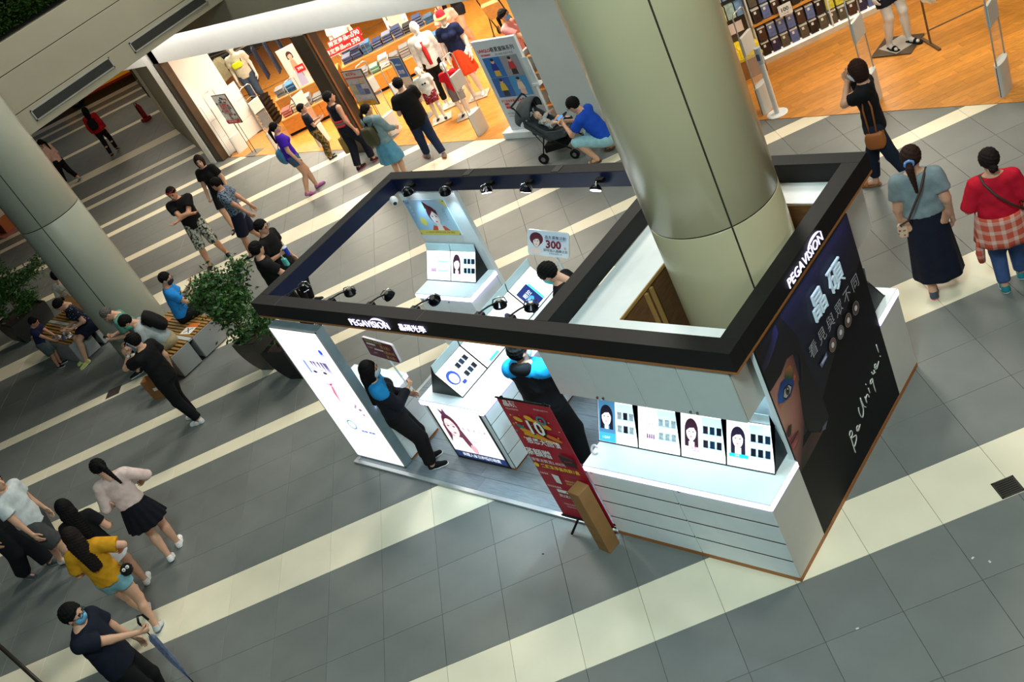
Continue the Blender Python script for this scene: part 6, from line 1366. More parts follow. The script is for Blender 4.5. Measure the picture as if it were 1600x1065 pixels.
for k in range(14):
    x, y = -14.12 + rw.uniform(-.26, .26), .74 + rw.uniform(-.15, .20); c = rw.choice([(200, 200, 204), (60, 60, 84), (206, 180, 60), (190, 70, 60), (120, 130, 150)])
    vs = [(rw.uniform(-.05, .05), rw.uniform(-.05, .05), rw.uniform(.0, .045)) for _ in range(4)]
    mb = MB(); mb.add([(-.05, -.035, .002), (.05, -.03, .002), (.055, .03, .002), (-.045, .035, .002), (-.03, -.01, .03 + vs[0][2]), (.03, .005, .025 + vs[1][2]), (0, .0, .05 + vs[2][2])], [(0, 1, 5, 4), (1, 2, 5), (2, 3, 6, 5), (3, 0, 4, 6), (4, 5, 6), (3, 2, 1, 0)])
    o = mb.build('snack_wrapper', mat('foil_%d' % (sum(c)), c, .3, .5, var=.4, scale=40)); o.location = (x, y, .422); o.rotation_euler = (0, 0, rw.uniform(0, 6.28)); tag(o, 'crumpled foil snack wrapper on the bench between the child and the floral dress', 'wrapper', 'snack wrappers on the bench')
M_pot = mat('planter_black', (24, 25, 26), .45, var=.1); M_soil = mat('soil', (46, 32, 22), .95, var=.4, scale=40); M_leaf = mat('ficus_leaf', (44, 84, 30), .42, var=.5, scale=9); M_stem = mat('bark', (78, 58, 40), .85, var=.3)
def planter(label, x, y, rz, top, bot, h, crown_r, crown_z, nleaf, seed, shift=(0, 0)):
    t = thing('potted_tree', label, 'plant', (x, y, 0), R(rz)); rnd = random.Random(seed); prof = []
    for k in range(9):
        f = k / 8; prof.append((bot + (top - bot) * (1 - (1 - f) ** 2.0), h * f))
    mb = MB(); vs = []
    for r, z in prof + [(top - .025, h), (top - .03, h - .05)]: vs += [(-r, -r, z), (r, -r, z), (r, r, z), (-r, r, z)]
    n = len(prof) + 2; mb.add(vs, [(k * 4 + a, k * 4 + (a + 1) % 4, k * 4 + 4 + (a + 1) % 4, k * 4 + 4 + a) for k in range(n - 1) for a in range(4)] + [(3, 2, 1, 0)]); mb.build('pot', M_pot, t, world=False)
    MB().box(-top + .03, -top + .03, h - .08, top - .03, top - .03, h - .045).build('soil', M_soil, t, world=False)
    for k in range(5):
        a = rnd.uniform(0, 6.28); b = Vector((.05 * math.cos(a), .05 * math.sin(a), h - .05)); e = Vector((shift[0] + crown_r * .5 * math.cos(a), shift[1] + crown_r * .5 * math.sin(a), crown_z + rnd.uniform(-.1, .2)))
        MB().tube([b, b * .6 + Vector((0, 0, h * .5)) + (e - b) * .3, e], [.013, .010, .005], 6).build('stem', M_stem, t, world=False, smooth=True)
    pts = []
    cl_ = [Vector((shift[0] + rnd.gauss(0, crown_r * .45), shift[1] + rnd.gauss(0, crown_r * .45), crown_z + rnd.gauss(0, crown_r * .38))) for _ in range(26)]
    for k in range(nleaf):
        c = rnd.choice(cl_); pts.append(tuple(c + Vector((rnd.gauss(0, .085), rnd.gauss(0, .085), rnd.gauss(0, .07)))))
    lf = MB(); leaf_cloud(lf, pts, .038, rnd, .42); o = lf.build('foliage', M_leaf, t, world=False); o['kind'] = 'stuff'
    return t
planter('leafy ficus in a black tapered pot beside the bench end', -8.80, 1.24, 10, .22, .12, .56, .46, 1.20, 5200, 21, (-.1, .05))
planter('sparse ficus in a black tapered pot next to the light box', -8.02, 1.18, 12, .22, .12, .56, .26, 1.0, 900, 22)
planter('bushy plant in a dark box at the left edge', -16.75, 1.05, 0, .40, .34, .45, .52, .92, 5200, 23, (.1, .2))
# far left counter of another stall, fire extinguisher, taxi outside
t = thing('stall_counter', 'orange-brown stall counter on a pink mat at the far left', 'counter', (-24.6, 4.3, 0)); bx('mat', mat('pink_mat', (196, 120, 116), .8), t, -25.3, 3.8, 0, -23.9, 4.9, .01); bx('body', mat('stall_wood', (170, 92, 44), .6), t, -25.1, 4.0, .01, -24.2, 4.75, .42, .01); bx('shelf', mat('stall_cream', (200, 190, 170), .6), t, -25.1, 4.05, .42, -24.2, 4.7, .62, .01); bx('blue_top', mat('stall_blue', (40, 76, 150), .6), t, -25.1, 4.0, .62, -24.2, 4.75, .80, .01)
t = thing('fire_extinguisher', 'red fire extinguisher on a red stand by the dark wall', 'extinguisher', (-25.0, 9.42, 0)); M_red = mat('extinguisher_red', (150, 20, 24), .35); MB().lathe([(0, .10), (.075, .10), (.08, .14), (.08, .42), (.05, .50), (.025, .52), (.02, .56), (0, .56)], (-25.0, 9.42, 0), 20).build('cylinder', M_red, t, smooth=True); bx('stand', M_red, t, -25.12, 9.30, 0, -24.88, 9.54, .10, .01); MB().tube([(-25.0, 9.42, .56), (-25.0, 9.36, .60), (-24.9, 9.30, .50), (-24.9, 9.30, .3)], .012, 8).build('hose', M_blackmetal, t, smooth=True); MB().cbox((-25.0, 9.42, .59), (.03, .12, .03)).build('lever', M_chrome, t)
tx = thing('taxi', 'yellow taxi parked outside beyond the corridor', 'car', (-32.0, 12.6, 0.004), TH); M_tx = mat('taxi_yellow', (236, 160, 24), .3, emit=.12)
MB().ext([(-2.1, -.85, .25), (-2.15, -.85, .6), (-1.9, -.85, .82), (-1.1, -.85, .88), (-.6, -.80, 1.32), (.7, -.80, 1.34), (1.35, -.85, .92), (2.1, -.85, .8), (2.15, -.85, .3)], (0, 1.7, 0)).build('body', M_tx, tx, world=False, bevel=.03)
MB().ext([(-1.0, -.86, .9), (-.55, -.82, 1.25), (.66, -.82, 1.27), (1.2, -.86, .93)], (0, .02, 0)).build('side_window', mat('car_glass', (20, 24, 28), .1), tx, world=False)
for x in (-1.35, 1.35):
    for y in (-.86, .66): w_ = MB().cyl((x, y, .31), (x, y + .2, .31), .31, n=28).build('wheel', M_blackmetal, tx, world=False); MB().cyl((x, y - .005, .31), (x, y + .205, .31), .17, n=16).build('hub', M_chrome, w_, world=False)
bx('sill', mat('taxi_red', (190, 40, 20), .4), tx, -1.0, -.87, .22, 1.0, -.84, .30, world=False); MB().box(-.15, -.25, 1.34, .15, .25, 1.44).build('roof_sign', mat('roof_sign', (240, 230, 200), .4), tx, world=False, bevel=.02)
rod = thing('dark_pole', 'dark slanting pole with a pale tip at the lower left corner', 'pole', (-6.3, -3.9, 0)); MB().tube([(-5.2, -3.86, 0.0), (-6.10, -3.76, .72), (-7.0, -3.72, 1.0)], .022, 10).build('shaft', mat('pole_dark', (54, 50, 44), .4, .4), rod, smooth=True); MB().ball((-7.0, -3.72, 1.0), .045, 12, 8).build('tip', mat('pole_tip', (176, 160, 120), .5), rod, smooth=True)

# ================================================================== the clothing shop
M_gate = mat('gate_white', (206, 208, 204), .4, var=.03)
def gate(label, x, y):
    t = thing('security_gate', label, 'gate', (x, y, 0), 0, 'anti-theft gates along the shop front')
    pts = [(.055 * math.cos(a) * (1 if abs(math.sin(a)) < .9 else .8), .17 * math.sin(a), 0) for a in np.linspace(0, 2 * math.pi, 21)[:-1]]
    MB().ext(pts, (0, 0, .42)).build('base', M_gate, t, world=False, bevel=.004); MB().box(-.004, -.171, .02, .004, -.169, .40).build('seam', M_gap, t, world=False)
    for s in (-1, 1): MB().tube([(0, s * .15, .42), (0, s * .15, 1.46), (0, s * .10, 1.50), (0, 0, 1.50)], .010, 8).build('post', M_alu, t, world=False, smooth=True)
    MB().box(-.022, -.15, .90, .022, .15, 1.17).build('panel', M_gate, t, world=False, bevel=.006)
    MB().box(-.003, -.14, .45, .003, .14, .88).build('clear_sheet', mat('acrylic_clear', (220, 226, 226), .08, alpha=.12), t, world=False)
for l, x, y in (('white anti-theft gate beside the sanitiser stand', -3.80, 7.27), ('white anti-theft gate behind the masked woman in black', -2.25, 7.27), ('white anti-theft gate at the right edge of the shop front', -.66, 7.27), ('white anti-theft gate in front of the child mannequins', -9.42, 7.27), ('white anti-theft gate behind the man in the loose black tee', -11.05, 7.3), ('white anti-theft gate just right of the dark metal post', -12.0, 7.5), ('white anti-theft gate beside the boy in camouflage', -14.1, 7.3), ('white anti-theft gate behind the woman in purple', -15.7, 7.3), ('white anti-theft gate against the white shop wall', -17.2, 7.3)): gate(l, x, y)
t = thing('sanitiser_stand', 'white round-based hand sanitiser stand at the shop entrance', 'stand', (-3.60, 7.14, 0)); MB().lathe([(0, 0), (.145, 0), (.145, .012), (.12, .02), (0, .02)], (-3.6, 7.14, 0), 32).build('base', M_white, t, smooth=False); MB().cyl((-3.6, 7.14, .02), (-3.6, 7.14, .78), .036, n=20).build('pole', M_white, t, smooth=False); MB().cyl((-3.6, 7.14, .78), (-3.6, 7.14, 1.01), .046, n=20).build('dispenser', mat('dispenser_grey', (190, 204, 214), .3), t); bx('label', mat('dispenser_label', (70, 90, 120), .4), t, -3.62, 7.09, .84, -3.57, 7.096, .93)
# tall white board
bd = thing('standing_board', 'tall white advertising board with blue photos at the shop entrance', 'board', (-8.02, 7.08, 0)); bx('panel', mat('board_white', (206, 214, 222), .4, var=.02), bd, -8.5, 7.05, .12, -7.55, 7.11, 1.75, .004); bx('foot', M_white, bd, -8.66, 6.96, 0, -7.5, 7.24, .12, .006)
P = Print((-8.025, 7.05, 0), (1, 0, 0), (0, 0, 1), .0008, .0005)
P.text('UNIQLO', -.27, 1.575, .072, (206, 24, 36), fat=.003); P.text('KIDS&BABY', -.27, 1.50, .042, (206, 24, 36), fat=.002); P.text('春夏童裝系列', .13, 1.575, .088, (40, 40, 44), fat=.001); P.text('舒心穿搭 陪孩子玩耍', .13, 1.49, .042, (90, 94, 100))
for k, (x0, y0, c) in enumerate(((-.38, 1.10, (30, 110, 190)), (.0, 1.10, (150, 150, 160)), (-.38, .74, (30, 96, 176)), (.0, .74, (70, 150, 206)))):
    P.rect(x0, y0, x0 + .375, y0 + .355, c)
    cx = x0 + .19; sh_ = [(24, 40, 150), (200, 50, 60), (226, 190, 40), (240, 210, 190)][k]; lg = [(226, 180, 60), (30, 30, 36), (30, 34, 60), (236, 190, 170)][k]
    P.poly([(cx - .06, y0 + .02), (cx + .07, y0 + .02), (cx + .06, y0 + .13), (cx - .05, y0 + .13)], lg); P.poly([(cx - .08, y0 + .12), (cx + .08, y0 + .12), (cx + .05, y0 + .25), (cx - .05, y0 + .25)], sh_); P.disc(cx, y0 + .285, .038, .045, (226, 180, 154), 14); P.disc(cx, y0 + .31, .038, .028, (40, 28, 24), 12)
P.text('滿額即享專屬好禮 數量有限', -.08, .665, .05, (206, 40, 46), fat=.001)
for x in (-.34, .02): P.rect(x, .53, x + .10, .63, (206, 24, 36)); P.text('好禮', x + .05, .58, .04, (255, 255, 255)); P.rect(x + .12, .585, x + .30, .593, (210, 150, 150)); P.rect(x + .12, .545, x + .28, .552, (120, 120, 120))
P.text('FACEBOOK 官方粉絲專頁 立即加入', 0, .44, .046, (50, 60, 110)); P.rect(-.36, .385, .36, .392, (90, 96, 110))
P.build('print', PRINT, bd)
pk = thing('leaflet_holder', 'clear leaflet holder fixed to the right side of the tall white board', 'holder', (-7.45, 7.08, .9)); bx('pocket', mat('holder_clear', (226, 234, 236), .2), pk, -7.545, 7.0, .95, -7.42, 7.02, 1.40, .003); bx('tray', mat('holder_clear', (226, 234, 236)), pk, -7.545, 6.98, .90, -7.40, 7.08, .95, .003); bx('leaflet', WHITE, pk, -7.53, 7.022, .96, -7.43, 7.035, 1.30)
def signstand(label, xc, y, z0, z1, w, art, base=True):
    t = thing('sign_stand', label, 'sign', (xc, y, 0)); bx('frame', mat('frame_dark', (70, 66, 60), .4, .4), t, xc - w / 2, y, z0, xc + w / 2, y + .025, z1, .003)
    P = Print((xc, y, z0), (1, 0, 0), (0, 0, 1), .001, .0005); P.rect(-w / 2 + .015, .015, w / 2 - .015, z1 - z0 - .015, (206, 204, 200)); art(P, w, z1 - z0); P.build('print', PRINT, t)
    for s in (-.07, .07): MB().cyl((xc + s, y + .013, 0.012), (xc + s, y + .013, z0), .008, n=8).build('pole', M_bronze, t)
    bx('base', mat('plate_grey', (120, 118, 112), .4, .5), t, xc - .19, y - .14, 0.006, xc + .19, y + .17, .014, .002)
def a_ut(P, w, h):
    rr = random.Random(6)
    for k in range(40): x, y = rr.uniform(-w / 2 + .03, w / 2 - .08), rr.uniform(.06, h - .10); P.rect(x, y, x + .05, y + .045, rr.choice([(40, 40, 44), (150, 150, 150), (90, 80, 80), (180, 60, 60), (220, 220, 216), (110, 130, 120)]))
    P.rect(-.14, h * .36, .14, h * .74, (150, 140, 136)); P.text('UT', 0, h * .60, .17, (196, 30, 44), fat=.006); P.text('2020', 0, h * .45, .07, (196, 30, 44), fat=.002); P.rect(-w / 2 + .03, .03, w / 2 - .03, .10, (190, 40, 50)); P.text('特別企劃 發售中', 0, .065, .045, (240, 230, 226))
def a_mix(P, w, h):
    rr = random.Random(8); P.text('本週特價', -.06, h - .08, .075, (206, 40, 46), fat=.001); P.rect(-w / 2 + .03, h - .17, w / 2 - .03, h - .14, (206, 90, 80))
    for i in range(3):
        for j in range(4): x, y = -w / 2 + .05 + i * .17, .14 + j * .11; P.rect(x, y, x + .15, y + .095, rr.choice([(120, 150, 200), (206, 206, 210), (170, 186, 160), (214, 196, 150), (100, 110, 150)])); P.text('990', x + .10, y + .03, .03, (190, 40, 40))
    P.rect(-w / 2 + .03, .03, w / 2 - .03, .11, (222, 176, 50)); P.text('會員限定', 0, .07, .06, (160, 60, 30))
signstand('grey collage sign on a two-pole stand by the white shop wall', -16.54, 7.12, .77, 1.48, .56, a_ut); signstand('multicoloured price sign on a stand right of the dark metal post', -12.07 + .02, 7.28, .75, 1.50, .60, a_mix)
def a_blue(P, w, h): P.rect(-w / 2 + .03, h * .55, w / 2 - .03, h - .04, (40, 110, 190)); P.text('AIRism', 0, h * .82, .06, (240, 244, 250)); P.text('涼感', 0, h * .66, .09, (240, 244, 250)); P.text('NT$390', 0, h * .35, .07, (50, 60, 90))
signstand('narrow white sign with a blue picture behind the man in black', -11.62, 8.0, .35, 1.32, .34, a_blue)
t = thing('basket_stack', 'tall black stack of shopping baskets by the white shop wall', 'baskets', (-17.2, 8.35, 0), R(20))
for k in range(7): MB().add([(-.17, -.13, .02 + k * .10), (.17, -.13, .02 + k * .10), (.17, .13, .02 + k * .10), (-.17, .13, .02 + k * .10), (-.21, -.16, .13 + k * .10), (.21, -.16, .13 + k * .10), (.21, .16, .13 + k * .10), (-.21, .16, .13 + k * .10)], [(3, 2, 1, 0), (0, 1, 5, 4), (1, 2, 6, 5), (2, 3, 7, 6), (3, 0, 4, 7)]).build('basket', mat('basket_black', (22, 22, 23), .6), t, world=False)
MB().tube([(-.2, -.17, .80), (0, -.19, .86), (.2, -.17, .80)], .010, 6).build('handle', M_chrome, t, world=False)
# long two-tier display counter, parallel to the planks
def L2(e1, e2, z=0): v = E1 * e1 + E2 * e2; return (v.x, v.y, z)
M_cnt = mat('counter_wood', (196, 128, 52), .45, var=.15, scale=6, stretch=(1, 1, 5)); rc = random.Random(12); ORD = 'first second third fourth fifth sixth seventh eighth ninth tenth eleventh twelfth thirteenth fourteenth fifteenth sixteenth seventeenth eighteenth nineteenth twentieth twenty-first twenty-second'.split()
CC = [('white', (206, 206, 200)), ('navy', (36, 50, 90)), ('black', (26, 26, 30)), ('light blue', (66, 116, 160)), ('grey', (116, 116, 118)), ('cream', (224, 214, 190)), ('green', (70, 120, 96)), ('coral', (220, 130, 120))]
def counter_unit(label, e0, e1_, tag_):
    L_ = e1_ - e0; t = thing('display_counter', label, 'counter', L2(e0, 16.58), TH)
    MB().box(.0, .06, .006, L_, .95, .08).build('kick', M_gap, t, world=False); MB().box(0, 0, .08, L_, .48, .40).build('front_tier', M_cnt, t, world=False, bevel=.003); MB().box(0, .48, .08, L_, 1.0, .72).build('back_tier', M_cnt, t, world=False, bevel=.003)
    MB().box(0, -.01, .40, L_, .48, .425).build('front_top', mat('counter_top_wood', (214, 154, 84), .4), t, world=False); MB().box(0, .47, .72, L_, 1.0, .745).build('back_top', mat('counter_top_wood', (214, 154, 84)), t, world=False)
    for s in range(1, int(L_ / .9) + 1):
        if s * .9 < L_ - .1: MB().box(s * .9 - .003, -.002, .08, s * .9 + .003, .0, .40).build('panel_gap', M_gap, t, world=False)
    for tier, (y0, z0) in enumerate(((.08, .425), (.54, .745))):
        n = int((L_ - .1) / .25)
        for k in range(n):
            cn, c = CC[rc.choice([0, 4, 2, 1, 3, 2, 1, 4, 6] if tag_ else [0, 5, 7, 3, 4, 4])]; nm = rc.randint(4, 8)
            o = E1 * (e0 + .06 + k * .25) + E2 * (16.58 + y0); st2 = thing('clothes_stack', '%s folded clothes, %s stack on the %s tier %s of the dark post' % (cn, ORD[k], ['lower', 'upper'][tier], tag_ and 'right' or 'left'), 'clothes', (o.x, o.y, z0), TH, 'folded clothes on the long display counter')
            for q in range(nm): jx, jy = rc.uniform(-.012, .012), rc.uniform(-.02, .02); MB().box(.01 + jx, jy, q * .030, .22 + jx, .32 + jy, q * .030 + .026).build('garment', mat('fold_%s' % cn.replace(' ', '_'), c, .85, var=.2, scale=30) if q % 2 or cn == 'white' and q % 3 else mat('fold_%s_alt' % cn.replace(' ', '_'), tuple(int(v * .55 + (90 if max(c) < 130 else 20)) for v in c), .85, var=.2, scale=30), st2, world=False, bevel=.005)
    return t
counter_unit('long two-tier wooden counter of folded clothes right of the dark post', -3.95, -1.55, 1); counter_unit('two-tier wooden counter of folded clothes left of the dark post', -5.6, -4.05, 0)
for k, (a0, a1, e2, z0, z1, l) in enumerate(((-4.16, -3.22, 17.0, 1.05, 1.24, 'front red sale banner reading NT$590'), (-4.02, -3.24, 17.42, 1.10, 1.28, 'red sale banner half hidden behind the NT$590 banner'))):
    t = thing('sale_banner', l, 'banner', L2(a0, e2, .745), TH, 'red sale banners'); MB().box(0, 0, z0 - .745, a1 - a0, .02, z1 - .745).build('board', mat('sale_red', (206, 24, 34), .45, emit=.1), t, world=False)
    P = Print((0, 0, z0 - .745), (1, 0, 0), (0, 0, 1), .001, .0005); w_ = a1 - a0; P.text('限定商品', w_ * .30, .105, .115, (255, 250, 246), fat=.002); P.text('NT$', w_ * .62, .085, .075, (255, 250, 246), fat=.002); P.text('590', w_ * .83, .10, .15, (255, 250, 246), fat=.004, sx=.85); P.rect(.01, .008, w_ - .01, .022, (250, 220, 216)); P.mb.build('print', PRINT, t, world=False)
    for x in (.05, a1 - a0 - .05): MB().cyl((x, .01, 0), (x, .01, z0 - .745), .007, n=8).build('rod', M_chrome, t, world=False)
for k, (e1v, e2v, zz, l) in enumerate(((-1.9, 16.62, .30, 'small red price card at the right end of the long counter'), (-4.75, 17.1, .95, 'small red price card on the left counter'))):
    t = thing('price_card', l, 'card', L2(e1v, e2v, zz), TH); MB().box(-.10, -.01, .10, .10, 0, .26).build('card', mat('sale_red', (206, 24, 34)), t, world=False); P = Print((0, -.01, 0), (1, 0, 0), (0, 0, 1), .001); P.text('390', 0, .18, .09, (255, 250, 246), fat=.002); P.mb.build('print', PRINT, t, world=False); MB().cyl((0, 0, 0), (0, 0, .11), .006, n=8).build('pin', M_chrome, t, world=False)
t = thing('poster_board', 'leaning pale poster board with a figure on the left counter', 'poster', L2(-5.0, 17.1, .745), TH); MB().box(-.05, 0, 0, .36, .02, .92).build('board', mat('poster_pale', (232, 220, 214), .5), t, world=False); P = Print((0, 0, 0), (1, 0, 0), (0, 0, 1), .001); P.poly([(.08, .02), (.26, .02), (.24, .42), (.12, .42)], (190, 186, 220)); P.poly([(.10, .40), (.25, .40), (.22, .62), (.13, .62)], (206, 160, 130)); P.face_pic(.175, .72, .15, (70, 44, 36), (232, 196, 172), bob=.6); P.mb.build('print', PRINT, t, world=False)
# mannequins
WSK = mat('mannequin_white', (232, 230, 224), .35, var=.02)
def mann(label, loc, face, H, **k):
    J = person(label, loc, face, H, name='mannequin', cat='mannequin', group='mannequins in the shop', skin=WSK, hair=None, facefeat=False, **k); t = J['t']; x, y = loc[:2]
    MB().box(-.20, -.17, .007, .20, .20, .02).build('stand_plate', mat('plate_pale', (206, 200, 190), .3, .3), t, world=False, bevel=.002); return J
JA = mann('adult mannequin in white cardigan and black trousers', (-11.2, 8.42, .01), 312, 1.74, fem=True, top=dict(m=cloth((226, 224, 220)), name='cardigan', sleeve=1.9, g=.016, hem=-.05), bottom=trs(K_, cut=1.8, g=.006), shoes=None, head=(10, 4), fl=(-.05, .05, .03, 6), fr=(.06, -.03, .03, -6))
A_ = JA; MB().tube([tuple(JA['pel'] + JA['up'] * z + JA['fw'] * .115) for z in (-.02, .15, .30, .44)], [.035, .045, .045, .03], 10).build('red_top', cloth((196, 50, 50)), JA['t'], world=False, smooth=True)
JB = mann('adult mannequin in navy tee, orange skirt and red sun hat', (-10.62, 8.62, .01), 300, 1.74, fem=True, top=tee(cloth((20, 30, 62))), bottom=dict(kind='skirt', m=cloth((214, 72, 34)), hemz=.30, r1=.13, pleat=.008, n=9), shoes=None, head=(20, 4))
ht = thing('sun_hat', 'red and straw sun hat on the navy-tee mannequin', 'hat', tuple(wpt(JB, JB['hc'] + np.array((0, 0, .05))))); hw_ = wpt(JB, JB['hc'] + np.array((0, 0, .045))); MB().lathe([(0, .105), (.06, .10), (.085, .06), (.092, .0)], tuple(hw_), 24).build('crown', cloth((190, 28, 40)), ht, smooth=True); MB().lathe([(.092, .0), (.15, -.025), (.148, -.032), (.09, -.008)], tuple(hw_), 28).build('brim', mat('straw', (196, 160, 84), .8, var=.2), ht, smooth=True)
JC = mann('child mannequin in white tee with sunglasses and patterned shorts', (-11.0, 7.86, .01), 312, 1.08, headscale=1.15, top=tee(cloth((210, 222, 224)), g=.02), bottom=shs(cloth((120, 30, 44), pattern='dots', rgb2=(216, 190, 200), scale=40), cut=.7, g=.02), shoes=((30, 30, 32), (60, 60, 60)), fl=(-.07, .06, .042, 8), fr=(.07, -.02, .042, -8))
g_ = JC['neck'] - JC['up'] * .12 + JC['fw'] * .085; sgl = thing('sunglasses', 'black sunglasses hooked on the child mannequin in white', 'sunglasses', tuple(wpt(JC, g_)))
for s in (-1, 1): MB().ball(tuple(wpt(JC, g_ + JC['rt'] * s * .026)), (.022, .022, .018), 12, 8).build('lens', M_blackmetal, sgl, smooth=True)
MB().cyl(tuple(wpt(JC, g_ - JC['rt'] * .012)), tuple(wpt(JC, g_ + JC['rt'] * .012)), .004, n=8).build('bridge', M_blackmetal, sgl)
JD = mann('child mannequin in red tee and grey shorts by the security gate', (-10.36, 7.92, .01), 305, 1.08, headscale=1.15, top=tee(cloth((206, 30, 44)), g=.018), bottom=shs(cloth((120, 112, 116)), cut=.85, g=.018), shoes=((30, 30, 32), (60, 60, 60)), fl=(-.07, .05, .042, 8), fr=(.07, -.03, .042, -8))
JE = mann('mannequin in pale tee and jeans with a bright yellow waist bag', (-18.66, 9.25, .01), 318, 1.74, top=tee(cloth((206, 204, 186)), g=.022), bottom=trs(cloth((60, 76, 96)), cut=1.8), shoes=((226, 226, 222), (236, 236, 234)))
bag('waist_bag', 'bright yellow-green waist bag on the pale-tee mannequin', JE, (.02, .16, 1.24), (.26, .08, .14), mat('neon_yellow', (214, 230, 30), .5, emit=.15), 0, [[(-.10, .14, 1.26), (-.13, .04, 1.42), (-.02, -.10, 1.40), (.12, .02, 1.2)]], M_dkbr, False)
JF = mann('white mannequin in navy shorts and strappy black sandals', (-2.50, 8.72, .01), 330, 1.74, fem=True, top=tee(cloth((226, 220, 206))), bottom=shs(cloth((24, 28, 44)), cut=.62), shoes=((18, 18, 20), (16, 16, 18), 1), fl=(-.06, .06, .042, 10), fr=(.07, -.01, .042, -6))
bx('dark_plate', mat('plate_bronze', (92, 76, 58), .4, .4), JF['t'], -2.78, 8.42, .0215, -2.22, 8.96, .024)
JG = mann('mannequin in white tee and jeans with an orange bag left of the post', (-15.6, 10.1, .01), 320, 1.72, top=tee(cloth((220, 220, 214)), g=.02), bottom=trs(cloth((44, 70, 96))), shoes=((60, 60, 60), (200, 200, 200)))
JH = mann('mannequin in white dress at the back of the shop', (-14.6, 10.9, .01), 310, 1.72, fem=True, top=dict(m=cloth((222, 210, 184)), sleeve=.5, g=.014), bottom=dict(kind='skirt', m=cloth((222, 210, 184)), hemz=.3, r1=.13), shoes=None)
# garment racks
def rack(label, x, y, rz, L_, h, items, lab, group, start=.06):
    t = thing('garment_rack', label, 'rack', (x, y, 0), R(rz)); M_rk = mat('rack_bronze', (110, 92, 70), .4, .5)
    for xx in (0, L_): MB().cyl((xx, 0, .03), (xx, 0, h), .014, n=10).build('upright', M_rk, t, world=False); MB().box(xx - .02, -.26, .006, xx + .02, .26, .035).build('foot', M_rk, t, world=False)
    MB().cyl((0, 0, h), (L_, 0, h), .012, n=10).build('rail', M_rk, t, world=False); MB().cyl((0, 0, .22), (L_, 0, .22), .010, n=10).build('lower_rail', M_rk, t, world=False)
    for k, (kind, c) in enumerate(items):
        xx = start + k * (L_ - 2 * start) / max(len(items) - 1, 1); o = Matrix.Translation((x, y, 0)) @ Matrix.Rotation(R(rz), 4, 'Z') @ Vector((xx, 0, h))
        g = thing('hanging_garment', lab % ['first', 'second', 'third', 'fourth', 'fifth', 'sixth', 'seventh'][k], 'garment', tuple(o), R(rz), group); m = mat('hang_%d_%d_%d' % c, c, .85, var=.2, scale=14)
        MB().tube([(0, 0, .0), (0, .0, -.05), (0, .16, -.10), (0, -.16, -.10), (0, 0, -.05)], .005, 6).build('hanger', M_rk, g, world=False)
        if kind == 'pants':
            for s in (-1, 1): MB().ext([(-.018, s * .01, -.10), (-.018, s * .15, -.10), (-.018, s * .17, -.45), (-.018, s * .20, -.92), (-.018, s * .03, -.92)], (.036, 0, 0)).build('trouser_leg', m, g, world=False)
        elif kind == 'skirt':
            mb = MB(); n = 18; vs = []
            for zz, rr in ((-.08, .11), (-.12, .13), (-.40, .20), (-.62, .25)):
                for i in range(n): a = 2 * math.pi * i / n; q = rr * (1 + (.14 * math.cos(i * math.pi) if zz < -.3 else 0)); vs.append((q * .32 * math.cos(a), q * math.sin(a), zz))
            mb.add(vs, [(k2 * n + i, k2 * n + (i + 1) % n, (k2 + 1) * n + (i + 1) % n, (k2 + 1) * n + i) for k2 in range(3) for i in range(n)]); mb.build('cloth', m, g, world=False)
        else:
            MB().ext([(-.02, -.20, -.12), (-.02, -.05, -.08), (-.02, .05, -.08), (-.02, .20, -.12), (-.02, .30, -.32), (-.02, .22, -.36), (-.02, .18, -.28), (-.02, .19, -.66), (-.02, -.19, -.66), (-.02, -.18, -.28), (-.02, -.22, -.36), (-.02, -.30, -.32)], (.04, 0, 0)).build('cloth', m, g, world=False)
    return t
rack('bronze rack of cream skirts at the right edge of the shop', -2.02, 8.62, 45, 1.5, 1.28, [('skirt', (214, 200, 176))] * 5, '%s cream skirt from the left on the right-hand rack', 'cream skirts on the rack')
rack('rack of dark jeans behind the pale-tee mannequin', -19.3, 9.75, 45, 1.1, 1.36, [('pants', (40, 58, 90)), ('pants', (36, 50, 78)), ('pants', (48, 66, 96)), ('pants', (40, 58, 90))], '%s pair of dark jeans from the left on the jeans rack', 'jeans on the rack')
rack('rack of pink and grey tops by the left shop wall', -20.6, 9.35, 20, 1.2, 1.42, [('shirt', (220, 120, 130)), ('shirt', (150, 146, 116)), ('shirt', (150, 146, 116))], '%s top from the left on the pink and grey rack', 'tops on the left rack')
rack('rack of black clothes deep in the left of the shop', -18.6, 11.6, 45, 1.8, 1.5, [('shirt', (20, 20, 22)), ('pants', (16, 16, 18)), ('shirt', (24, 22, 24)), ('pants', (18, 18, 20)), ('shirt', (20, 20, 22))], '%s black garment from the left on the dark rack', 'black clothes on the rack')
# right hand wall shelf with packs
sh = thing('wall_shelf', 'shop wall shelf filled with rows of dark clothing packs', 'shelf', L2(2.95, 9.28), TH)
MB().box(0, .10, .006, 3.4, .14, 1.6).build('back_board', mat('shelf_back', (70, 56, 42), .7), sh, world=False); MB().box(0, -.06, .006, 3.4, .10, .085).build('plinth', mat('shelf_plinth', (206, 196, 176), .4), sh, world=False, bevel=.003); MB().box(0, -.05, .085, 3.4, .10, .092).build('lit_base', mat('lit_base', (255, 246, 226), .4, emit=.8), sh, world=False)
for z in (.62, 1.16): MB().box(0, -.07, z, 3.4, .10, z + .03).build('shelf_board', mat('shelf_wood', (206, 140, 60), .45), sh, world=False)
for x in (0, 1.12, 2.24): MB().box(x - .012, -.05, .09, x + .012, .10, 1.6).build('divider', M_gate, sh, world=False)
PKC = [('brown', (70, 48, 40)), ('navy', (48, 46, 78)), ('black', (36, 30, 32)), ('grey', (90, 84, 70)), ('blue', (96, 112, 160)), ('yellow', (206, 196, 70))]; PKM = {}
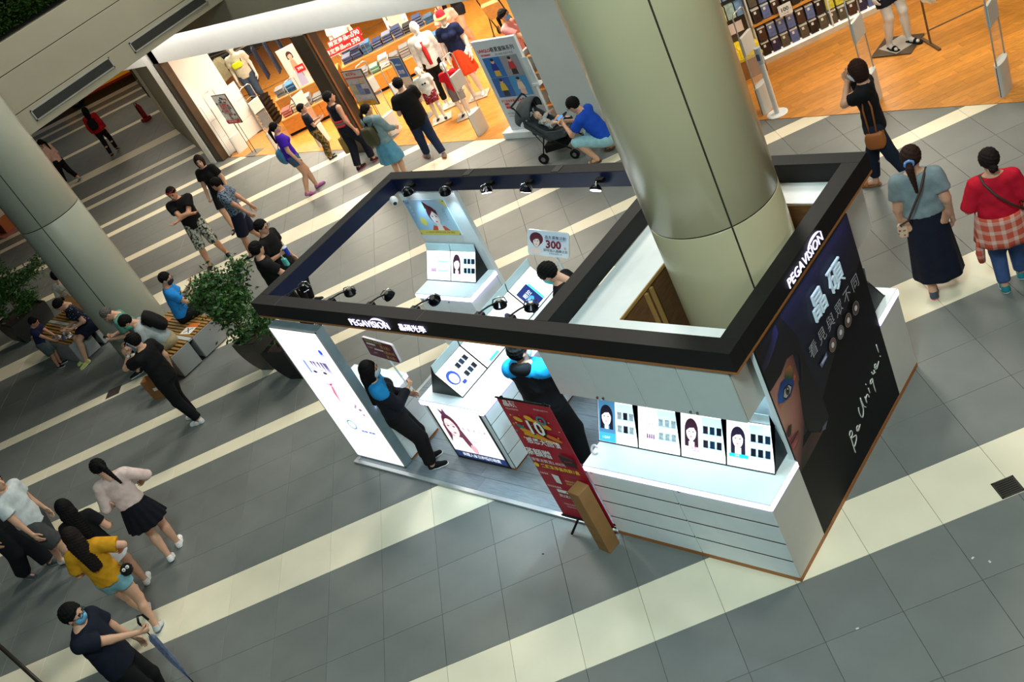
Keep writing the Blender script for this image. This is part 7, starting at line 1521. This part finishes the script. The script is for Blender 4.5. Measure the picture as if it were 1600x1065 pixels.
for r, z in enumerate((.12, .36, .66, .90, 1.20)):
    for c in range(22):
        x = .04 + c * .150
        if x > 3.3 or (abs((x + .06) % 1.12 - .0) < .03): continue
        cn, col = rc.choice(PKC[:5] if c < 7 else PKC)
        if cn not in PKM: PKM[cn] = (MB().box(0, 0, 0, .118, .055, .205).mesh('pack'), MB().box(.03, -.001, .13, .065, .0, .17).mesh('tag'), MB().box(.0, -.0012, .19, .118, .0562, .212).mesh('header')); PKM[cn][0].materials.append(mat('packcol_' + cn, col, .3, var=.25, scale=30)); PKM[cn][1].materials.append(WHITE); PKM[cn][2].materials.append(mat('pack_header', (206, 204, 196), .4))
        o = E1 * (2.95 + x) + E2 * (9.28 - .035 + rc.uniform(-.01, .01)); t = thing('garment_pack', '%s garment pack, %s from the left in the %s row of the wall shelf' % (cn, ORD[c], ['lowest', 'second', 'third', 'fourth', 'top'][r]), 'pack', (o.x, o.y, z), TH + rc.uniform(-.05, .05), 'packs on the wall shelf')
        link_mesh('box', PKM[cn][0], None, t); link_mesh('price_tag', PKM[cn][1], None, t); link_mesh('header_card', PKM[cn][2], None, t)
t = thing('price_card', 'white 100 price card hanging on the wall shelf', 'card', L2(3.45, 9.18, .60), TH); MB().box(-.10, -.005, 0, .10, 0, .17).build('card', WHITE, t, world=False); P = Print((0, -.005, 0), (1, 0, 0), (0, 0, 1), .001); P.text('100', -.01, .09, .085, (30, 30, 30), fat=.002); P.text('元', .075, .075, .03, (30, 30, 30)); P.text('均一價', 0, .03, .025, (60, 60, 60)); P.mb.build('print', PRINT, t, world=False); MB().cyl((0, .0, .17), (0, .05, .17), .004, n=6).build('clip', M_chrome, t, world=False)
yb = thing('yellow_bin', 'display bin of bright yellow packs beside the wall shelf', 'bin', L2(2.50, 9.0), TH); MB().box(0, 0, .006, .42, .45, .30).build('base', mat('bin_wood', (150, 104, 52), .6), yb, world=False); MB().box(-.01, -.01, .30, .43, .46, .34).build('rim', mat('bin_rim', (206, 190, 60), .5), yb, world=False)
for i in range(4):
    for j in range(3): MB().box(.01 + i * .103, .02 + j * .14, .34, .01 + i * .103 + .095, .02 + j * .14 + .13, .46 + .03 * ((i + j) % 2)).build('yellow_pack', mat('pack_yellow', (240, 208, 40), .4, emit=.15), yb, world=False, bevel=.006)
up_ = thing('upper_bins', 'pale packs on the peg panel above the yellow bin', 'packs', L2(2.50, 9.35), TH); MB().box(0, .0, .006, .43, .03, 1.6).build('peg_panel', mat('shelf_back', (70, 56, 42)), up_, world=False)
for i in range(3):
    for j in range(2): MB().box(.02 + i * .14, -.07, .86 + j * .3, .02 + i * .14 + .12, -.01, 1.08 + j * .3).build('pale_pack', mat('pack_pale_%d' % ((i + j) % 3), [(206, 206, 150), (170, 196, 190), (120, 160, 200)][(i + j) % 3], .4, var=.3, scale=20), up_, world=False)
MB().box(.08, -.03, .62, .34, -.02, .78).build('notice', mat('notice_pink', (226, 206, 200), .5), up_, world=False)
# white-ended shelf right of the tall board
ws = thing('end_shelf', 'white-ended shelf of small clothes beside the pier', 'shelf', (-8.0, 7.55, 0)); bx('end_panel', M_gate, ws, -8.05, 7.5, .006, -7.99, 8.6, 1.25, .003); bx('back', M_gate, ws, -7.99, 8.56, .006, -7.40, 8.6, 1.25)
for z in (.25, .55, .85, 1.15): bx('shelf_board', mat('shelf_wood', (206, 140, 60)), ws, -7.99, 7.52, z, -7.40, 8.56, z + .025)
for z in (.275, .575, .875, 1.175):
    for k in range(4):
        cn, c = CC[rc.randint(0, 7)]; cs = thing('clothes_stack', '%s baby clothes, %s pile on the %s board of the end shelf' % (cn, ORD[k], {.275: 'lowest', .575: 'second', .875: 'third', 1.175: 'top'}[z]), 'clothes', (-7.9, 7.56 + k * .25, z), 0, 'folded baby clothes on the end shelf')
        for q in range(5): MB().box(0, 0, q * .03, .40, .21, q * .03 + .026).build('garment', mat('fold_%s' % cn.replace(' ', '_'), c), cs, world=False, bevel=.006)
# wicker basket and folded trolley further in
wb = thing('wicker_basket', 'large wicker basket deep in the shop', 'basket', (-14.6, 11.75, 0)); MB().lathe([(0, .01), (.24, .01), (.30, .34), (.28, .36), (.25, .32), (.22, .05), (0, .05)], (-14.6, 11.75, 0), 28).build('weave', mat('wicker', (176, 156, 116), .8, var=.4, scale=40), wb); MB().tube([(-14.86, 11.75, .34), (-14.80, 11.75, .50), (-14.4, 11.75, .50), (-14.34, 11.75, .34)], .014, 8).build('handle', mat('wicker', (176, 156, 116)), wb, smooth=True)
tr = thing('shopping_pushchair', 'folded beige pushchair behind the shop worker', 'pushchair', (-11.9, 11.2, 0), R(30))
for s in (-1, 1): MB().tube([(s * .2, -.3, 1.0), (s * .2, .0, .5), (s * .2, .3, .08)], .014, 8).build('frame_tube', M_blackmetal, tr, world=False); MB().tube([(s * .2, .0, .5), (s * .2, -.28, .08)], .014, 8).build('rear_leg', M_blackmetal, tr, world=False)
for s in (-1, 1):
    for y in (.3, -.28): MB().cyl((s * .18, y, .09), (s * .22, y, .09), .083, n=18).build('wheel', M_blackmetal, tr, world=False)
MB().ext([(-.19, -.26, .80), (-.19, .0, .42), (-.19, .26, .36), (-.19, .26, .42), (-.19, .02, .50), (-.19, -.2, .86)], (.38, 0, 0)).build('seat', cloth((190, 160, 110)), tr, world=False)

for k, (x, y, c, l) in enumerate(((-2.41, -.42, (30, 28, 26), 'tiny dark scrap on the grey tiles left of the cardboard box'), (1.11, .58, (220, 220, 214), 'larger of two tiny white scraps on the tiles near the drain grate'), (1.23, .58, (210, 210, 204), 'thinner of two tiny white scraps on the tiles near the drain grate'), (.56, -.26, (214, 212, 204), 'tiny white crumb on the dark tiles off the counter corner'))):
    o = MB().add([(-.013, -.006, 0), (.012, -.008, 0), (.010, .007, 0), (-.010, .008, 0), (0, 0, .006)], [(0, 1, 4), (1, 2, 4), (2, 3, 4), (3, 0, 4), (3, 2, 1, 0)]).build('paper_scrap', mat('scrap_%d' % c[0], c, .8)); o.location = (x, y, .0005); o.rotation_euler = (0, 0, k * 1.3); tag(o, l, 'scrap')
